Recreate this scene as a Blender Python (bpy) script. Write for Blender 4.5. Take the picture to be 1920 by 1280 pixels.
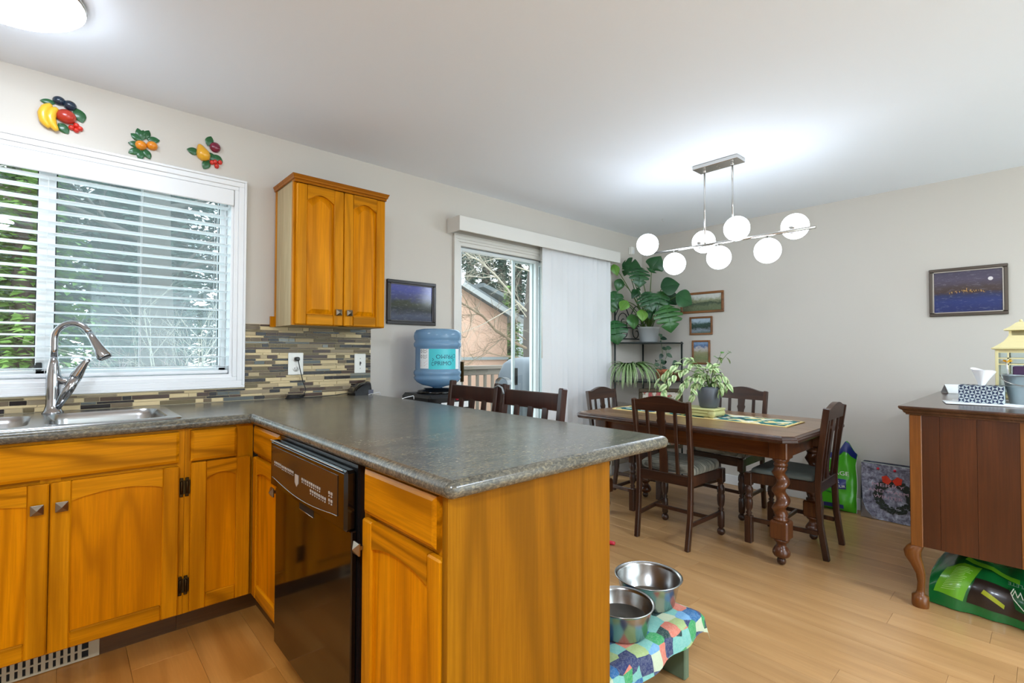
import bpy, bmesh, math, random
from mathutils import Vector, Matrix

for _o in list(bpy.data.objects):
    bpy.data.objects.remove(_o)
SC = bpy.context.scene
COL = SC.collection
PI = math.pi

# ------------------------------------------------------------ camera (image taken as 1920x1280)
FPX = 921.94
YAW, PITCH, ROLL = math.radians(47.643), math.radians(1.165), math.radians(0.1595)
CAM = Vector((0, 0, 1.173))
_fw = Vector((math.cos(YAW) * math.cos(PITCH), math.sin(YAW) * math.cos(PITCH), math.sin(PITCH)))
_r = Vector((math.sin(YAW), -math.cos(YAW), 0))
_u = _r.cross(_fw)
RT = _r * math.cos(ROLL) + _u * math.sin(ROLL)
UP = -_r * math.sin(ROLL) + _u * math.cos(ROLL)
FW = _fw
cd = bpy.data.cameras.new('camera')
cam = bpy.data.objects.new('camera', cd)
COL.objects.link(cam)
cd.sensor_width = 36
cd.lens = FPX / 1920 * 36
cd.clip_start = 0.02
cd.clip_end = 300
cam.matrix_world = Matrix(((RT.x, UP.x, -FW.x, CAM.x), (RT.y, UP.y, -FW.y, CAM.y), (RT.z, UP.z, -FW.z, CAM.z), (0, 0, 0, 1)))
SC.camera = cam

# ------------------------------------------------------------ view, world
SC.view_settings.view_transform = 'Standard'
SC.view_settings.look = 'None'
SC.view_settings.exposure = 1.28
SC.view_settings.gamma = 1.0
SC.view_settings.use_curve_mapping = False
SKY_STRENGTH = 2.4
FLUSH_STRENGTH = 11.0
GLOBE_STRENGTH = 5.6
HIDDEN_STRENGTH = 60.0
w = bpy.data.worlds.new('overcast_sky')
SC.world = w
w.use_nodes = True
_b = w.node_tree.nodes['Background']
_b.inputs[0].default_value = (0.86, 0.93, 1.0, 1)
_b.inputs[1].default_value = SKY_STRENGTH


# ------------------------------------------------------------ pixel rays (pixel -> direction; distance from the plane touched)
def ray(u, v):
    return RT * ((u - 960) / FPX) + UP * (-(v - 640) / FPX) + FW


def onX(u, v, X):
    r = ray(u, v)
    return CAM + r * (X / r.x)


def onY(u, v, Y):
    r = ray(u, v)
    return CAM + r * (Y / r.y)


def onZ(u, v, Z):
    r = ray(u, v)
    return CAM + r * ((Z - CAM.z) / r.z)


def atD(u, v, d):
    return CAM + ray(u, v) * d


# ------------------------------------------------------------ mesh builder
class MB:
    def __init__(s):
        s.v, s.f, s.sm = [], [], []

    def add(s, vs, fs, smooth=False):
        o = len(s.v)
        s.v += [tuple(x) for x in vs]
        s.f += [tuple(i + o for i in f) for f in fs]
        s.sm += [smooth] * len(fs)
        return s

    def box(s, x0, x1, y0, y1, z0, z1, b=0.0, M=None):
        x0, x1 = min(x0, x1), max(x0, x1)
        y0, y1 = min(y0, y1), max(y0, y1)
        z0, z1 = min(z0, z1), max(z0, z1)
        if b <= 0:
            vs = [(x, y, z) for x in (x0, x1) for y in (y0, y1) for z in (z0, z1)]
            fs = [(0, 1, 3, 2), (4, 6, 7, 5), (0, 4, 5, 1), (2, 3, 7, 6), (0, 2, 6, 4), (1, 5, 7, 3)]
        else:
            b = min(b, (x1 - x0) * .45, (y1 - y0) * .45, (z1 - z0) * .45)
            c = ((x0 + x1) / 2, (y0 + y1) / 2, (z0 + z1) / 2)
            h = ((x1 - x0) / 2, (y1 - y0) / 2, (z1 - z0) / 2)
            vs, idx = [], {}
            for sx in (-1, 1):
                for sy in (-1, 1):
                    for sz in (-1, 1):
                        sg = (sx, sy, sz)
                        for a in range(3):
                            p = [c[k] + sg[k] * (h[k] - (0 if k == a else b)) for k in range(3)]
                            idx[(sg, a)] = len(vs)
                            vs.append(tuple(p))
            fs = []

            def q(l):
                p = [Vector(vs[i]) for i in l]
                n = (p[1] - p[0]).cross(p[2] - p[0])
                m = sum(p, Vector()) / len(p) - Vector(c)
                fs.append(tuple(l) if n.dot(m) > 0 else tuple(reversed(l)))
            for a in range(3):
                o1, o2 = [k for k in range(3) if k != a]
                for sa in (-1, 1):
                    l = []
                    for t1, t2 in ((-1, -1), (1, -1), (1, 1), (-1, 1)):
                        g = [0, 0, 0]
                        g[a], g[o1], g[o2] = sa, t1, t2
                        l.append(idx[(tuple(g), a)])
                    q(l)
                for t1 in (-1, 1):
                    for t2 in (-1, 1):
                        g0, g1 = [0, 0, 0], [0, 0, 0]
                        g0[o1] = g1[o1] = t1
                        g0[o2] = g1[o2] = t2
                        g0[a], g1[a] = -1, 1
                        g0, g1 = tuple(g0), tuple(g1)
                        q([idx[(g0, o1)], idx[(g1, o1)], idx[(g1, o2)], idx[(g0, o2)]])
            for sx in (-1, 1):
                for sy in (-1, 1):
                    for sz in (-1, 1):
                        g = (sx, sy, sz)
                        q([idx[(g, 0)], idx[(g, 1)], idx[(g, 2)]])
        if M is not None:
            vs = [M @ Vector(p) for p in vs]
        return s.add(vs, fs)

    def bar(s, p, q, w, d, up=(0, 0, 1), b=0.0):
        """square bar from p to q, w wide (across), d deep (along up)"""
        p, q = Vector(p), Vector(q)
        a = (q - p)
        L = a.length
        a.normalize()
        up = Vector(up)
        x = up.cross(a)
        if x.length < 1e-4:
            x = Vector((1, 0, 0)).cross(a)
        x.normalize()
        y = a.cross(x)
        M = Matrix(((x.x, y.x, a.x, p.x), (x.y, y.y, a.y, p.y), (x.z, y.z, a.z, p.z), (0, 0, 0, 1)))
        return s.box(-w / 2, w / 2, -d / 2, d / 2, 0, L, b, M)

    def tube(s, pts, r, n=8, caps=True, smooth=True, squash=None):
        pts = [Vector(p) for p in pts]
        m = len(pts)
        rs = r if isinstance(r, (list, tuple)) else [r] * m
        vs, fs = [], []
        t0 = (pts[1] - pts[0]).normalized()
        nx = t0.orthogonal().normalized()
        for i, p in enumerate(pts):
            t = (pts[min(i + 1, m - 1)] - pts[max(i - 1, 0)])
            if t.length < 1e-9:
                t = t0
            t.normalize()
            nx = (nx - t * nx.dot(t))
            if nx.length < 1e-6:
                nx = t.orthogonal()
            nx.normalize()
            ny = t.cross(nx)
            for k in range(n):
                a = 2 * PI * k / n
                vs.append(p + (nx * math.cos(a) + ny * math.sin(a)) * rs[i])
        for i in range(m - 1):
            for k in range(n):
                fs.append((i * n + k, i * n + (k + 1) % n, (i + 1) * n + (k + 1) % n, (i + 1) * n + k))
        s.add(vs, fs, smooth)
        if caps:
            s.add([], [])
            o = len(s.v) - len(vs)
            s.f.append(tuple(o + k for k in reversed(range(n))))
            s.f.append(tuple(o + (m - 1) * n + k for k in range(n)))
            s.sm += [False, False]
        return s

    def lathe(s, prof, c=(0, 0, 0), n=20, M=None, smooth=True, caps=True, a0=0.0, sharp=None):
        """prof: (r, z) from bottom to top"""
        vs, fs = [], []
        for r, z in prof:
            for k in range(n):
                a = a0 + 2 * PI * k / n
                vs.append(Vector((c[0] + r * math.cos(a), c[1] + r * math.sin(a), c[2] + z)))
        for i in range(len(prof) - 1):
            for k in range(n):
                fs.append((i * n + k, i * n + (k + 1) % n, (i + 1) * n + (k + 1) % n, (i + 1) * n + k))
        if caps:
            if prof[0][0] > 1e-5:
                fs.append(tuple(reversed(range(n))))
            if prof[-1][0] > 1e-5:
                o = (len(prof) - 1) * n
                fs.append(tuple(o + k for k in range(n)))
        if M is not None:
            vs = [M @ v for v in vs]
        return s.add(vs, fs, smooth)

    def sphere(s, c, r, n=20, m=12, sc=(1, 1, 1), M=None):
        prof = [(max(1e-6, r * math.sin(PI * i / m)), -r * math.cos(PI * i / m)) for i in range(m + 1)]
        vs, fs = [], []
        for a, z in prof:
            for k in range(n):
                t = 2 * PI * k / n
                p = Vector((a * math.cos(t) * sc[0], a * math.sin(t) * sc[1], z * sc[2]))
                if M is not None:
                    p = M @ p
                vs.append(p + Vector(c))
        for i in range(m):
            for k in range(n):
                fs.append((i * n + k, i * n + (k + 1) % n, (i + 1) * n + (k + 1) % n, (i + 1) * n + k))
        return s.add(vs, fs, True)

    def prism(s, poly, d0, d1, fn):
        """poly: 2-D outline counter-clockwise; fn(a, b, d) -> 3-D point"""
        n = len(poly)
        vs = [fn(a, b, d0) for a, b in poly] + [fn(a, b, d1) for a, b in poly]
        fs = [tuple(reversed(range(n))), tuple(range(n, 2 * n))]
        fs += [(k, (k + 1) % n, n + (k + 1) % n, n + k) for k in range(n)]
        return s.add(vs, fs)

    def strip(s, rows, smooth=True, close=False):
        """grid of points: rows[i][k]"""
        m, n = len(rows), len(rows[0])
        vs = [p for r in rows for p in r]
        fs = []
        for i in range(m - 1):
            for k in range(n if close else n - 1):
                k2 = (k + 1) % n
                fs.append((i * n + k, i * n + k2, (i + 1) * n + k2, (i + 1) * n + k))
        return s.add(vs, fs, smooth)


ROOTM = {}


def mesh_from(name, mb, origin=None, inv=None, mat=None, fix=True):
    me = bpy.data.meshes.new(name)
    vs = mb.v
    if inv is not None:
        vs = [inv @ Vector(p) for p in vs]
    me.from_pydata([tuple(p) for p in vs], [], mb.f)
    me.update()
    if fix:
        bm = bmesh.new()
        bm.from_mesh(me)
        bmesh.ops.recalc_face_normals(bm, faces=bm.faces)
        bm.to_mesh(me)
        bm.free()
    for p, sm in zip(me.polygons, mb.sm):
        p.use_smooth = sm
    if mat:
        for m in (mat if isinstance(mat, (list, tuple)) else [mat]):
            me.materials.append(m)
    return me


def root(name, label, cat, loc=(0, 0, 0), rz=0.0, group=None):
    o = bpy.data.objects.new(name, None)
    o.empty_display_size = 0.1
    COL.objects.link(o)
    o.location = loc
    o.rotation_euler = (0, 0, rz)
    o['label'] = label
    o['category'] = cat
    if group:
        o['group'] = group
    ROOTM[o] = Matrix.Translation(Vector(loc)) @ Matrix.Rotation(rz, 4, 'Z')
    return o


def part(name, mb, mat, parent, local=False, label=None, fix=True):
    """mesh child; vertices given in world space unless local"""
    M = ROOTM[parent]
    me = mesh_from(name, mb, None, None if local else M.inverted(), mat, fix)
    o = bpy.data.objects.new(name, me)
    COL.objects.link(o)
    o.parent = parent
    ROOTM[o] = M
    if label:
        o['label'] = label
    return o


def part_me(name, me, parent, M=None):
    """mesh child sharing mesh data, placed by M in the parent's space"""
    o = bpy.data.objects.new(name, me)
    COL.objects.link(o)
    o.parent = parent
    if M is not None:
        o.matrix_local = M
    ROOTM[o] = ROOTM[parent]
    return o


def thing(name, mb, mat, label, cat, origin=None, group=None, fix=True):
    """a thing that is one mesh; origin at the middle of its base"""
    xs = [p[0] for p in mb.v]
    ys = [p[1] for p in mb.v]
    zs = [p[2] for p in mb.v]
    if origin is None:
        origin = ((min(xs) + max(xs)) / 2, (min(ys) + max(ys)) / 2, min(zs))
    M = Matrix.Translation(Vector(origin))
    me = mesh_from(name, mb, None, M.inverted(), mat, fix)
    o = bpy.data.objects.new(name, me)
    COL.objects.link(o)
    o.location = origin
    ROOTM[o] = M
    o['label'] = label
    o['category'] = cat
    if group:
        o['group'] = group
    return o


def struct(name, mb, mat, origin=(0, 0, 0), fix=True):
    M = Matrix.Translation(Vector(origin))
    me = mesh_from(name, mb, None, M.inverted(), mat, fix)
    o = bpy.data.objects.new(name, me)
    COL.objects.link(o)
    o.location = origin
    ROOTM[o] = M
    o['kind'] = 'structure'
    return o


def dup(rt, loc, rz, label=None, scale=None):
    r = rt.copy()
    COL.objects.link(r)
    r.location = loc
    r.rotation_euler = (0, 0, rz)
    if label:
        r['label'] = label
    if scale:
        r.scale = scale
    ROOTM[r] = Matrix.Translation(Vector(loc)) @ Matrix.Rotation(rz, 4, 'Z')
    for ch in list(rt.children):
        c = ch.copy()
        COL.objects.link(c)
        c.parent = r
        for g in list(ch.children):
            d = g.copy()
            COL.objects.link(d)
            d.parent = c
    return r


_txt_cache = {}


def text2d(body, size=1.0):
    """flat outline mesh of a word: list of (x, y), faces, width"""
    key = body
    if key not in _txt_cache:
        cu = bpy.data.curves.new('lettering', 'FONT')
        cu.body = body
        cu.size = 1.0
        cu.resolution_u = 3
        cu.fill_mode = 'FRONT'
        ob = bpy.data.objects.new('lettering', cu)
        COL.objects.link(ob)
        dg = bpy.context.evaluated_depsgraph_get()
        me = bpy.data.meshes.new_from_object(ob.evaluated_get(dg))
        vs = [(v.co.x, v.co.y) for v in me.vertices]
        fs = [tuple(p.vertices) for p in me.polygons]
        bpy.data.objects.remove(ob)
        bpy.data.curves.remove(cu)
        bpy.data.meshes.remove(me)
        _txt_cache[key] = (vs, fs)
    vs, fs = _txt_cache[key]
    x0 = min(v[0] for v in vs)
    x1 = max(v[0] for v in vs)
    y0 = min(v[1] for v in vs)
    y1 = max(v[1] for v in vs)
    k = size / (y1 - y0)
    return [((x - x0) * k, (y - y0) * k) for x, y in vs], fs, (x1 - x0) * k


def text_part(name, body, h, fn, mat, parent, width=None, label=None):
    vs, fs, W = text2d(body, h)
    k = 1.0 if width is None else width / W
    mb = MB()
    mb.add([fn(x * k, y) for x, y in vs], fs)
    return part(name, mb, mat, parent, fix=False, label=label)


# ------------------------------------------------------------ materials
def lin(c):
    o = []
    for x in c[:3]:
        x = x / 255.0
        o.append(x / 12.92 if x <= 0.04045 else ((x + 0.055) / 1.055) ** 2.4)
    return tuple(o) + (1.0,)


class NT:
    def __init__(s, name):
        s.m = bpy.data.materials.new(name)
        s.m.use_nodes = True
        s.t = s.m.node_tree
        s.b = s.t.nodes['Principled BSDF']
        s.out = s.t.nodes['Material Output']

    def n(s, typ, props=None, **ins):
        nd = s.t.nodes.new(typ)
        for k, v in (props or {}).items():
            setattr(nd, k, v)
        for k, v in ins.items():
            key = int(k[1:]) if k[0] == 'i' and k[1:].isdigit() else k.replace('_', ' ')
            s.set(nd.inputs[key], v)
        return nd

    def set(s, sock, v):
        if hasattr(v, 'is_linked') or hasattr(v, 'links'):
            s.t.links.new(v, sock)
        else:
            sock.default_value = v

    def bs(s, **k):
        for a, v in k.items():
            s.set(s.b.inputs[a.replace('_', ' ')], v)
        return s

    def coords(s, scale=(1, 1, 1), rand=True, rot=(0, 0, 0)):
        tc = s.n('ShaderNodeTexCoord').outputs['Object']
        if rand:
            oi = s.n('ShaderNodeObjectInfo').outputs['Random']
            mu = s.n('ShaderNodeVectorMath', {'operation': 'MULTIPLY'})
            cx = s.n('ShaderNodeCombineXYZ', i0=oi, i1=oi, i2=oi).outputs[0]
            s.set(mu.inputs[0], cx)
            mu.inputs[1].default_value = (17.3, 9.1, 23.7)
            ad = s.n('ShaderNodeVectorMath', {'operation': 'ADD'})
            s.set(ad.inputs[0], tc)
            s.set(ad.inputs[1], mu.outputs[0])
            tc = ad.outputs[0]
        mp = s.n('ShaderNodeMapping')
        s.set(mp.inputs[0], tc)
        mp.inputs['Scale'].default_value = scale
        mp.inputs['Rotation'].default_value = rot
        return mp.outputs[0]

    def noise(s, vec, scale=1, detail=3, rough=.5, dist=0.0):
        nd = s.n('ShaderNodeTexNoise', Scale=scale, Detail=detail, Roughness=rough, Distortion=dist)
        s.set(nd.inputs['Vector'], vec)
        return nd.outputs['Fac']

    def ramp(s, fac, stops, interp='LINEAR'):
        nd = s.n('ShaderNodeValToRGB')
        nd.color_ramp.interpolation = interp
        el = nd.color_ramp.elements
        while len(el) < len(stops):
            el.new(0.5)
        for e, (p, c) in zip(el, stops):
            e.position = p
            e.color = c if len(c) == 4 else lin(c)
        s.set(nd.inputs[0], fac)
        return nd.outputs[0]

    def math(s, op, a, b=None, c=None, clamp=False):
        nd = s.n('ShaderNodeMath', {'operation': op, 'use_clamp': clamp})
        s.set(nd.inputs[0], a)
        if b is not None:
            s.set(nd.inputs[1], b)
        if c is not None:
            s.set(nd.inputs[2], c)
        return nd.outputs[0]

    def mix(s, fac, a, b, blend='MIX'):
        nd = s.n('ShaderNodeMix', {'data_type': 'RGBA', 'blend_type': blend})
        s.set(nd.inputs[0], fac)
        s.set(nd.inputs[6], a if not isinstance(a, tuple) or len(a) == 4 else lin(a))
        s.set(nd.inputs[7], b if not isinstance(b, tuple) or len(b) == 4 else lin(b))
        return nd.outputs[2]

    def bump(s, h, strength=.2, dist=.002):
        nd = s.n('ShaderNodeBump', Strength=strength, Distance=dist, Height=h)
        s.set(s.b.inputs['Normal'], nd.outputs[0])
        return s


def plain(name, rgb, rough=.5, metal=0.0, coat=0.0, spec=None, tint=0.0, bump=0.0, bscale=60):
    t = NT(name)
    c = lin(rgb)
    if tint:
        v = t.noise(t.coords((1, 1, 1)), 9, 4)
        col = t.mix(v, tuple(x * (1 - tint) for x in c[:3]) + (1,), tuple(min(1, x * (1 + tint)) for x in c[:3]) + (1,))
        t.bs(Base_Color=col)
    else:
        t.bs(Base_Color=c)
    t.bs(Roughness=rough, Metallic=metal)
    if coat:
        t.bs(Coat_Weight=coat, Coat_Roughness=.12)
    if spec is not None:
        t.b.inputs['Specular IOR Level'].default_value = spec
    if bump:
        t.bump(t.noise(t.coords((1, 1, 1)), bscale, 3), bump)
    return t.m


def wood(name, dark, mid, light, axis='z', rough=.35, ring=46.0, ringdark=.6, coat=.25, fine=.3, cross=4.5, tint=.0, bump=.06, spec=.35, stint=None, linek=.62):
    t = NT(name)
    k = 'xyz'.index(axis)
    s1, s2 = [cross] * 3, [150.0] * 3
    s1[k], s2[k] = cross * .09, 5.0
    v = t.coords(tuple(s1))
    n1 = t.noise(v, 1.0, 2, .45, .25)
    rings = t.math('MULTIPLY', n1, ring)
    rings = t.math('SINE', rings)
    rings = t.math('MULTIPLY_ADD', rings, .5, .5)
    rings = t.math('POWER', rings, 3.0)
    n2 = t.noise(t.coords(tuple(s2)), 1.0, 3, .6)
    base = t.ramp(t.noise(t.coords(tuple(x * 2.2 for x in s1)), 1.0, 4, .55), [(.25, dark), (.5, mid), (.75, light)])
    dk = tuple(x * linek for x in lin(dark)[:3]) + (1,)
    col = t.mix(t.math('MULTIPLY', rings, ringdark), base, dk)
    col = t.mix(t.math('MULTIPLY', t.ramp(n2, [(.42, (255, 255, 255)), (.60, (0, 0, 0))]), fine), col, dk)
    if tint:
        oi = t.n('ShaderNodeObjectInfo').outputs['Random']
        f = t.math('MULTIPLY_ADD', oi, tint * 2, 1 - tint)
        g = t.n('ShaderNodeCombineColor', i0=f, i1=f, i2=f).outputs[0]
        col = t.mix(1.0, col, g, 'MULTIPLY')
    t.bs(Base_Color=col, Roughness=rough, Coat_Weight=coat, Coat_Roughness=.18)
    t.b.inputs['Specular IOR Level'].default_value = spec
    if stint:
        t.b.inputs['Specular Tint'].default_value = lin(stint)
        t.b.inputs['Coat Weight'].default_value = 0
    t.bump(n2, bump, .001)
    return t.m


OAKL, OAKM, OAKD = (217, 142, 12), (205, 129, 6), (188, 113, 2)
M_oakz = wood('honey_oak_upright', OAKD, OAKM, OAKL, 'z', spec=.45, stint=(255, 196, 110))
M_oakx = wood('honey_oak_along_wall', OAKD, OAKM, OAKL, 'x', ring=70, ringdark=.8, linek=.5, spec=.45, stint=(255, 196, 110))
M_oaky = wood('honey_oak_along_peninsula', OAKD, OAKM, OAKL, 'y', ring=70, ringdark=.8, linek=.5, spec=.45, stint=(255, 196, 110))
M_oakpanel = wood('honey_oak_panel', (200, 116, 0), (214, 130, 0), (226, 144, 4), 'z', ring=60, ringdark=.6, spec=.45, stint=(255, 196, 110))
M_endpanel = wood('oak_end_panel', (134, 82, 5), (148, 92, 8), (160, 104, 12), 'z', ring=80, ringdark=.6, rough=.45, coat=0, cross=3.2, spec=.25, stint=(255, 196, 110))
M_rawply = wood('pale_unfinished_ply', (176, 152, 112), (194, 172, 132), (206, 186, 150), 'z', rough=.7, coat=0, ringdark=.15)
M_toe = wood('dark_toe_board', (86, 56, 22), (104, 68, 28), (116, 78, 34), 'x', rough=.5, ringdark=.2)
M_plank = wood('maple_plank', (172, 129, 82), (190, 145, 95), (204, 160, 110), 'y', rough=.3, ring=26, ringdark=.10, coat=.25, fine=.10, cross=6.0, tint=.07, bump=.02)
M_plankk = wood('bounce_tinted_kitchen_plank', (176, 112, 44), (198, 134, 62), (212, 152, 80), 'y', rough=.3, ring=30, ringdark=.35, coat=.15, fine=.1, cross=5.0, tint=.05, bump=.02, linek=.7)  # orange bounce from the oak cabinets put into the plank colour
M_dark = wood('dark_stained_oak', (44, 25, 16), (66, 38, 24), (92, 56, 34), 'z', rough=.35, ringdark=.3, coat=.3, cross=7)
M_darkx = wood('dark_stained_oak_long', (44, 25, 16), (66, 38, 24), (92, 56, 34), 'x', rough=.35, ringdark=.3, coat=.3, cross=7)
M_tabletop = wood('worn_oak_table_top', (116, 80, 52), (146, 108, 74), (168, 130, 96), 'y', rough=.32, ringdark=.3, coat=.4, cross=8)
M_apron = wood('table_apron_oak', (84, 44, 18), (112, 62, 26), (132, 78, 36), 'y', rough=.35, ringdark=.25, coat=.3, cross=7)
M_tleg = wood('table_leg_oak', (70, 36, 18), (98, 54, 26), (118, 70, 36), 'z', rough=.28, ringdark=.3, coat=.4, cross=7)
M_barchair = wood('espresso_chair_wood', (48, 26, 20), (62, 34, 26), (76, 44, 33), 'z', rough=.3, ringdark=.15, coat=.4)
M_buffet = wood('walnut_veneer', (66, 32, 12), (84, 42, 17), (104, 56, 24), 'z', rough=.34, ring=14, ringdark=.3, coat=.25, cross=4)
M_buffet_lite = wood('walnut_post', (104, 58, 18), (128, 74, 26), (142, 88, 36), 'z', rough=.3, ringdark=.2, coat=.3)
M_buffet_top = wood('walnut_top', (58, 32, 18), (76, 46, 30), (92, 60, 42), 'x', rough=.25, ringdark=.25, coat=.5)

M_wall = plain('warm_grey_wall_paint', (206, 199, 189), .72, bump=.05, bscale=220)
M_ceil = plain('white_ceiling_paint', (240, 244, 250), .85, bump=.06, bscale=160)
M_white = plain('white_gloss_trim', (236, 236, 236), .35)
M_trimoff = plain('off_white_door_trim', (222, 219, 212), .45)
M_blind = plain('white_blind_slat', (235, 237, 238), .4)
M_vane = plain('white_vertical_vane', (228, 229, 230), .6)
M_black = plain('black_plastic', (16, 16, 17), .3)
M_blackgloss = plain('black_gloss_enamel', (10, 9, 8), .08, coat=.12)
M_blackmatte = plain('black_matte', (10, 10, 10), .7)
M_chrome = plain('brushed_nickel', (190, 186, 180), .22, 1.0)
M_faucet = plain('polished_chrome', (178, 180, 184), .1, 1.0)
M_steel = plain('stainless_steel', (176, 176, 174), .24, 1.0)
M_knob = plain('pewter_knob', (150, 140, 124), .3, 1.0)
M_hinge = plain('antique_bronze_hinge', (66, 52, 30), .4, 1.0)
M_iron = plain('dark_green_iron', (34, 42, 40), .45, .3)
M_plate = plain('white_wall_plate', (240, 238, 230), .3)
M_grout = plain('beige_grout', (226, 210, 176), .8)
M_cord = plain('black_cord', (22, 20, 22), .4)
M_alum = plain('white_aluminium', (216, 222, 222), .35)
M_alumdark = plain('grey_aluminium', (120, 126, 128), .35, .6)
M_soil = plain('potting_soil', (46, 34, 24), .9, bump=.5, bscale=90)
M_terra = plain('terracotta', (176, 98, 62), .75, tint=.1)
M_potgrey = plain('slate_grey_pot', (86, 90, 96), .45)
M_potpale = plain('pale_grey_pot', (186, 188, 188), .5)
M_potpurple = plain('brown_plastic_pot', (110, 64, 50), .5)
M_greenpaint = plain('sage_green_paint', (98, 116, 92), .55, tint=.1)
M_cream = plain('cream_painted_metal', (226, 212, 158), .5, tint=.06)
M_pedestal = plain('pale_yellow_glaze', (206, 204, 140), .45, tint=.06)
M_galv = plain('galvanised_tin', (168, 178, 182), .35, .75, tint=.2)
M_tissue = plain('white_tissue', (245, 245, 246), .9)
M_paper = plain('white_paper', (238, 240, 240), .8)
M_red = plain('red_plastic', (208, 40, 64), .35)
M_yellow = plain('yellow_petal', (240, 190, 20), .6)
M_purple = plain('purple_packaging', (64, 38, 74), .35)
M_navy = plain('navy_print', (24, 40, 110), .35)
M_teal = plain('teal_print', (70, 196, 204), .35)
M_dkteal = plain('dark_teal_ink', (18, 76, 100), .5)
M_ink = plain('grey_print', (120, 112, 108), .6)
M_inkred = plain('pale_red_print', (206, 160, 152), .6)
M_whiteink = plain('white_print', (235, 240, 225), .4)
M_seatgrey = plain('grey_seat_fabric', (96, 102, 96), .9, tint=.12, bump=.3, bscale=300)
M_stem = plain('green_stem', (80, 112, 48), .6)
M_twig = plain('brown_twig', (96, 80, 62), .8)


def emitter(name, rgb, strength):
    t = NT(name)
    t.bs(Base_Color=lin((255, 255, 255)), Emission_Color=lin(rgb), Emission_Strength=strength, Roughness=.3)
    return t.m


M_globe = emitter('lit_opal_globe', (225, 239, 255), GLOBE_STRENGTH)
M_fill_dish = emitter('fill_opal_dish', (225, 239, 255), HIDDEN_STRENGTH)  # much brighter dish for the two added fill lights
M_flush = emitter('lit_opal_dish', (225, 239, 255), FLUSH_STRENGTH)


def glass_pane(name, tint=(246, 251, 251), refl=.045, rough=0.0):
    t = NT(name)
    tr = t.n('ShaderNodeBsdfTransparent', Color=lin(tint))
    gl = t.n('ShaderNodeBsdfGlossy', Roughness=rough)
    lw = t.n('ShaderNodeLayerWeight', Blend=.5)
    f = t.math('MULTIPLY_ADD', t.math('POWER', lw.outputs['Facing'], 5.0), .6, refl)
    mx = t.n('ShaderNodeMixShader', i0=f, i1=tr.outputs[0], i2=gl.outputs[0])
    t.t.links.new(mx.outputs[0], t.out.inputs[0])
    return t.m


M_glass = glass_pane('window_glass')


def mk_counter():
    t = NT('mottled_laminate')
    n1 = t.noise(t.coords((1, 2.4, 2.4), rand=False), 5, 5, .6, .8)
    n2 = t.noise(t.coords((1, 3.2, 2), rand=False), 38, 6, .72, .5)
    n3 = t.noise(t.coords((1, 1.6, 1.6), rand=False), 190, 3, .6)
    n4 = t.noise(t.coords((1, 1.7, 1.7), rand=False), 95, 3, .55, .6)
    a = t.ramp(n4, [(.34, (30, 27, 21)), (.44, (66, 62, 51)), (.54, (98, 94, 82)), (.66, (150, 136, 102))])
    b = t.ramp(n1, [(.3, (76, 73, 64)), (.5, (110, 107, 97)), (.7, (134, 123, 99))])
    c = t.mix(.5, a, b)
    c = t.mix(t.ramp(n3, [(.36, (150, 150, 150)), (.48, (0, 0, 0))]), c, (48, 44, 35))
    t.bs(Base_Color=c, Roughness=t.ramp(n2, [(.3, (118, 118, 118)), (.7, (140, 140, 140))]))
    t.b.inputs['Specular IOR Level'].default_value = .5
    t.bump(n2, .02, .001)
    return t.m


M_counter = mk_counter()


def leafmat(name, a, b, c, veins=None, rough=.4):
    t = NT(name)
    v = t.coords((1, 1, 1))
    oi = t.n('ShaderNodeObjectInfo').outputs['Random']
    col = t.ramp(t.math('ADD', t.math('MULTIPLY', oi, .6), t.math('MULTIPLY', t.noise(v, 14, 3), .4)), [(.25, a), (.5, b), (.8, c)])
    t.bs(Base_Color=col, Roughness=rough)
    t.b.inputs['Transmission Weight'].default_value = 0
    return t.m


M_monstera = leafmat('monstera_leaf', (22, 66, 32), (36, 88, 42), (66, 116, 48), rough=.32)
M_monlight = leafmat('young_monstera_leaf', (70, 120, 40), (92, 140, 48), (110, 150, 58))
M_hoya = leafmat('hoya_leaf', (20, 48, 32), (34, 66, 44), (84, 112, 84))
M_ficusdk = leafmat('green_ficus_leaf', (70, 120, 50), (96, 146, 66), (130, 168, 92))


def mk_varieg(name, mid, edge, w0, w1):
    """leaf with a green middle and a pale margin: uses x (across) in leaf space"""
    t = NT(name)
    tc = t.n('ShaderNodeTexCoord').outputs['Object']
    sp = t.n('ShaderNodeSeparateXYZ', i0=tc)
    ax = t.math('ABSOLUTE', sp.outputs[0])
    ax = t.math('ADD', ax, t.math('MULTIPLY', t.noise(tc, 90, 2), w1 * .8))
    col = t.ramp(t.math('DIVIDE', ax, w1 * 2), [(w0 / (w1 * 2), mid), (min(.99, w1 / (w1 * 2)), edge)])
    t.bs(Base_Color=col, Roughness=.45)
    return t.m


M_ficus = mk_varieg('variegated_ficus_leaf', (84, 132, 58), (198, 212, 158), .006, .016)
M_spider = mk_varieg('spider_plant_blade', (206, 218, 172), (92, 138, 62), .0016, .0075)
# ============================================================ the shell
WY, XF, ZC = 2.838, 4.40, 2.338
XN, YB, TH = -1.9, -2.7, 0.14
WX0, WX1, WZ0, WZ1 = -0.80, 0.640, 1.040, 2.000      # kitchen window opening
DX0, DX1, DZ1 = 2.070, 3.800, 1.955                  # patio door opening
BX0, BX1, BZ0, BZ1 = 0.2, 4.1, 0.10, 2.14            # unseen window opening added behind the camera for even light


def sroot(name, loc=(0, 0, 0)):
    o = bpy.data.objects.new(name, None)
    o.empty_display_size = .1
    COL.objects.link(o)
    o.location = loc
    o['kind'] = 'structure'
    ROOTM[o] = Matrix.Translation(Vector(loc))
    return o


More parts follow.
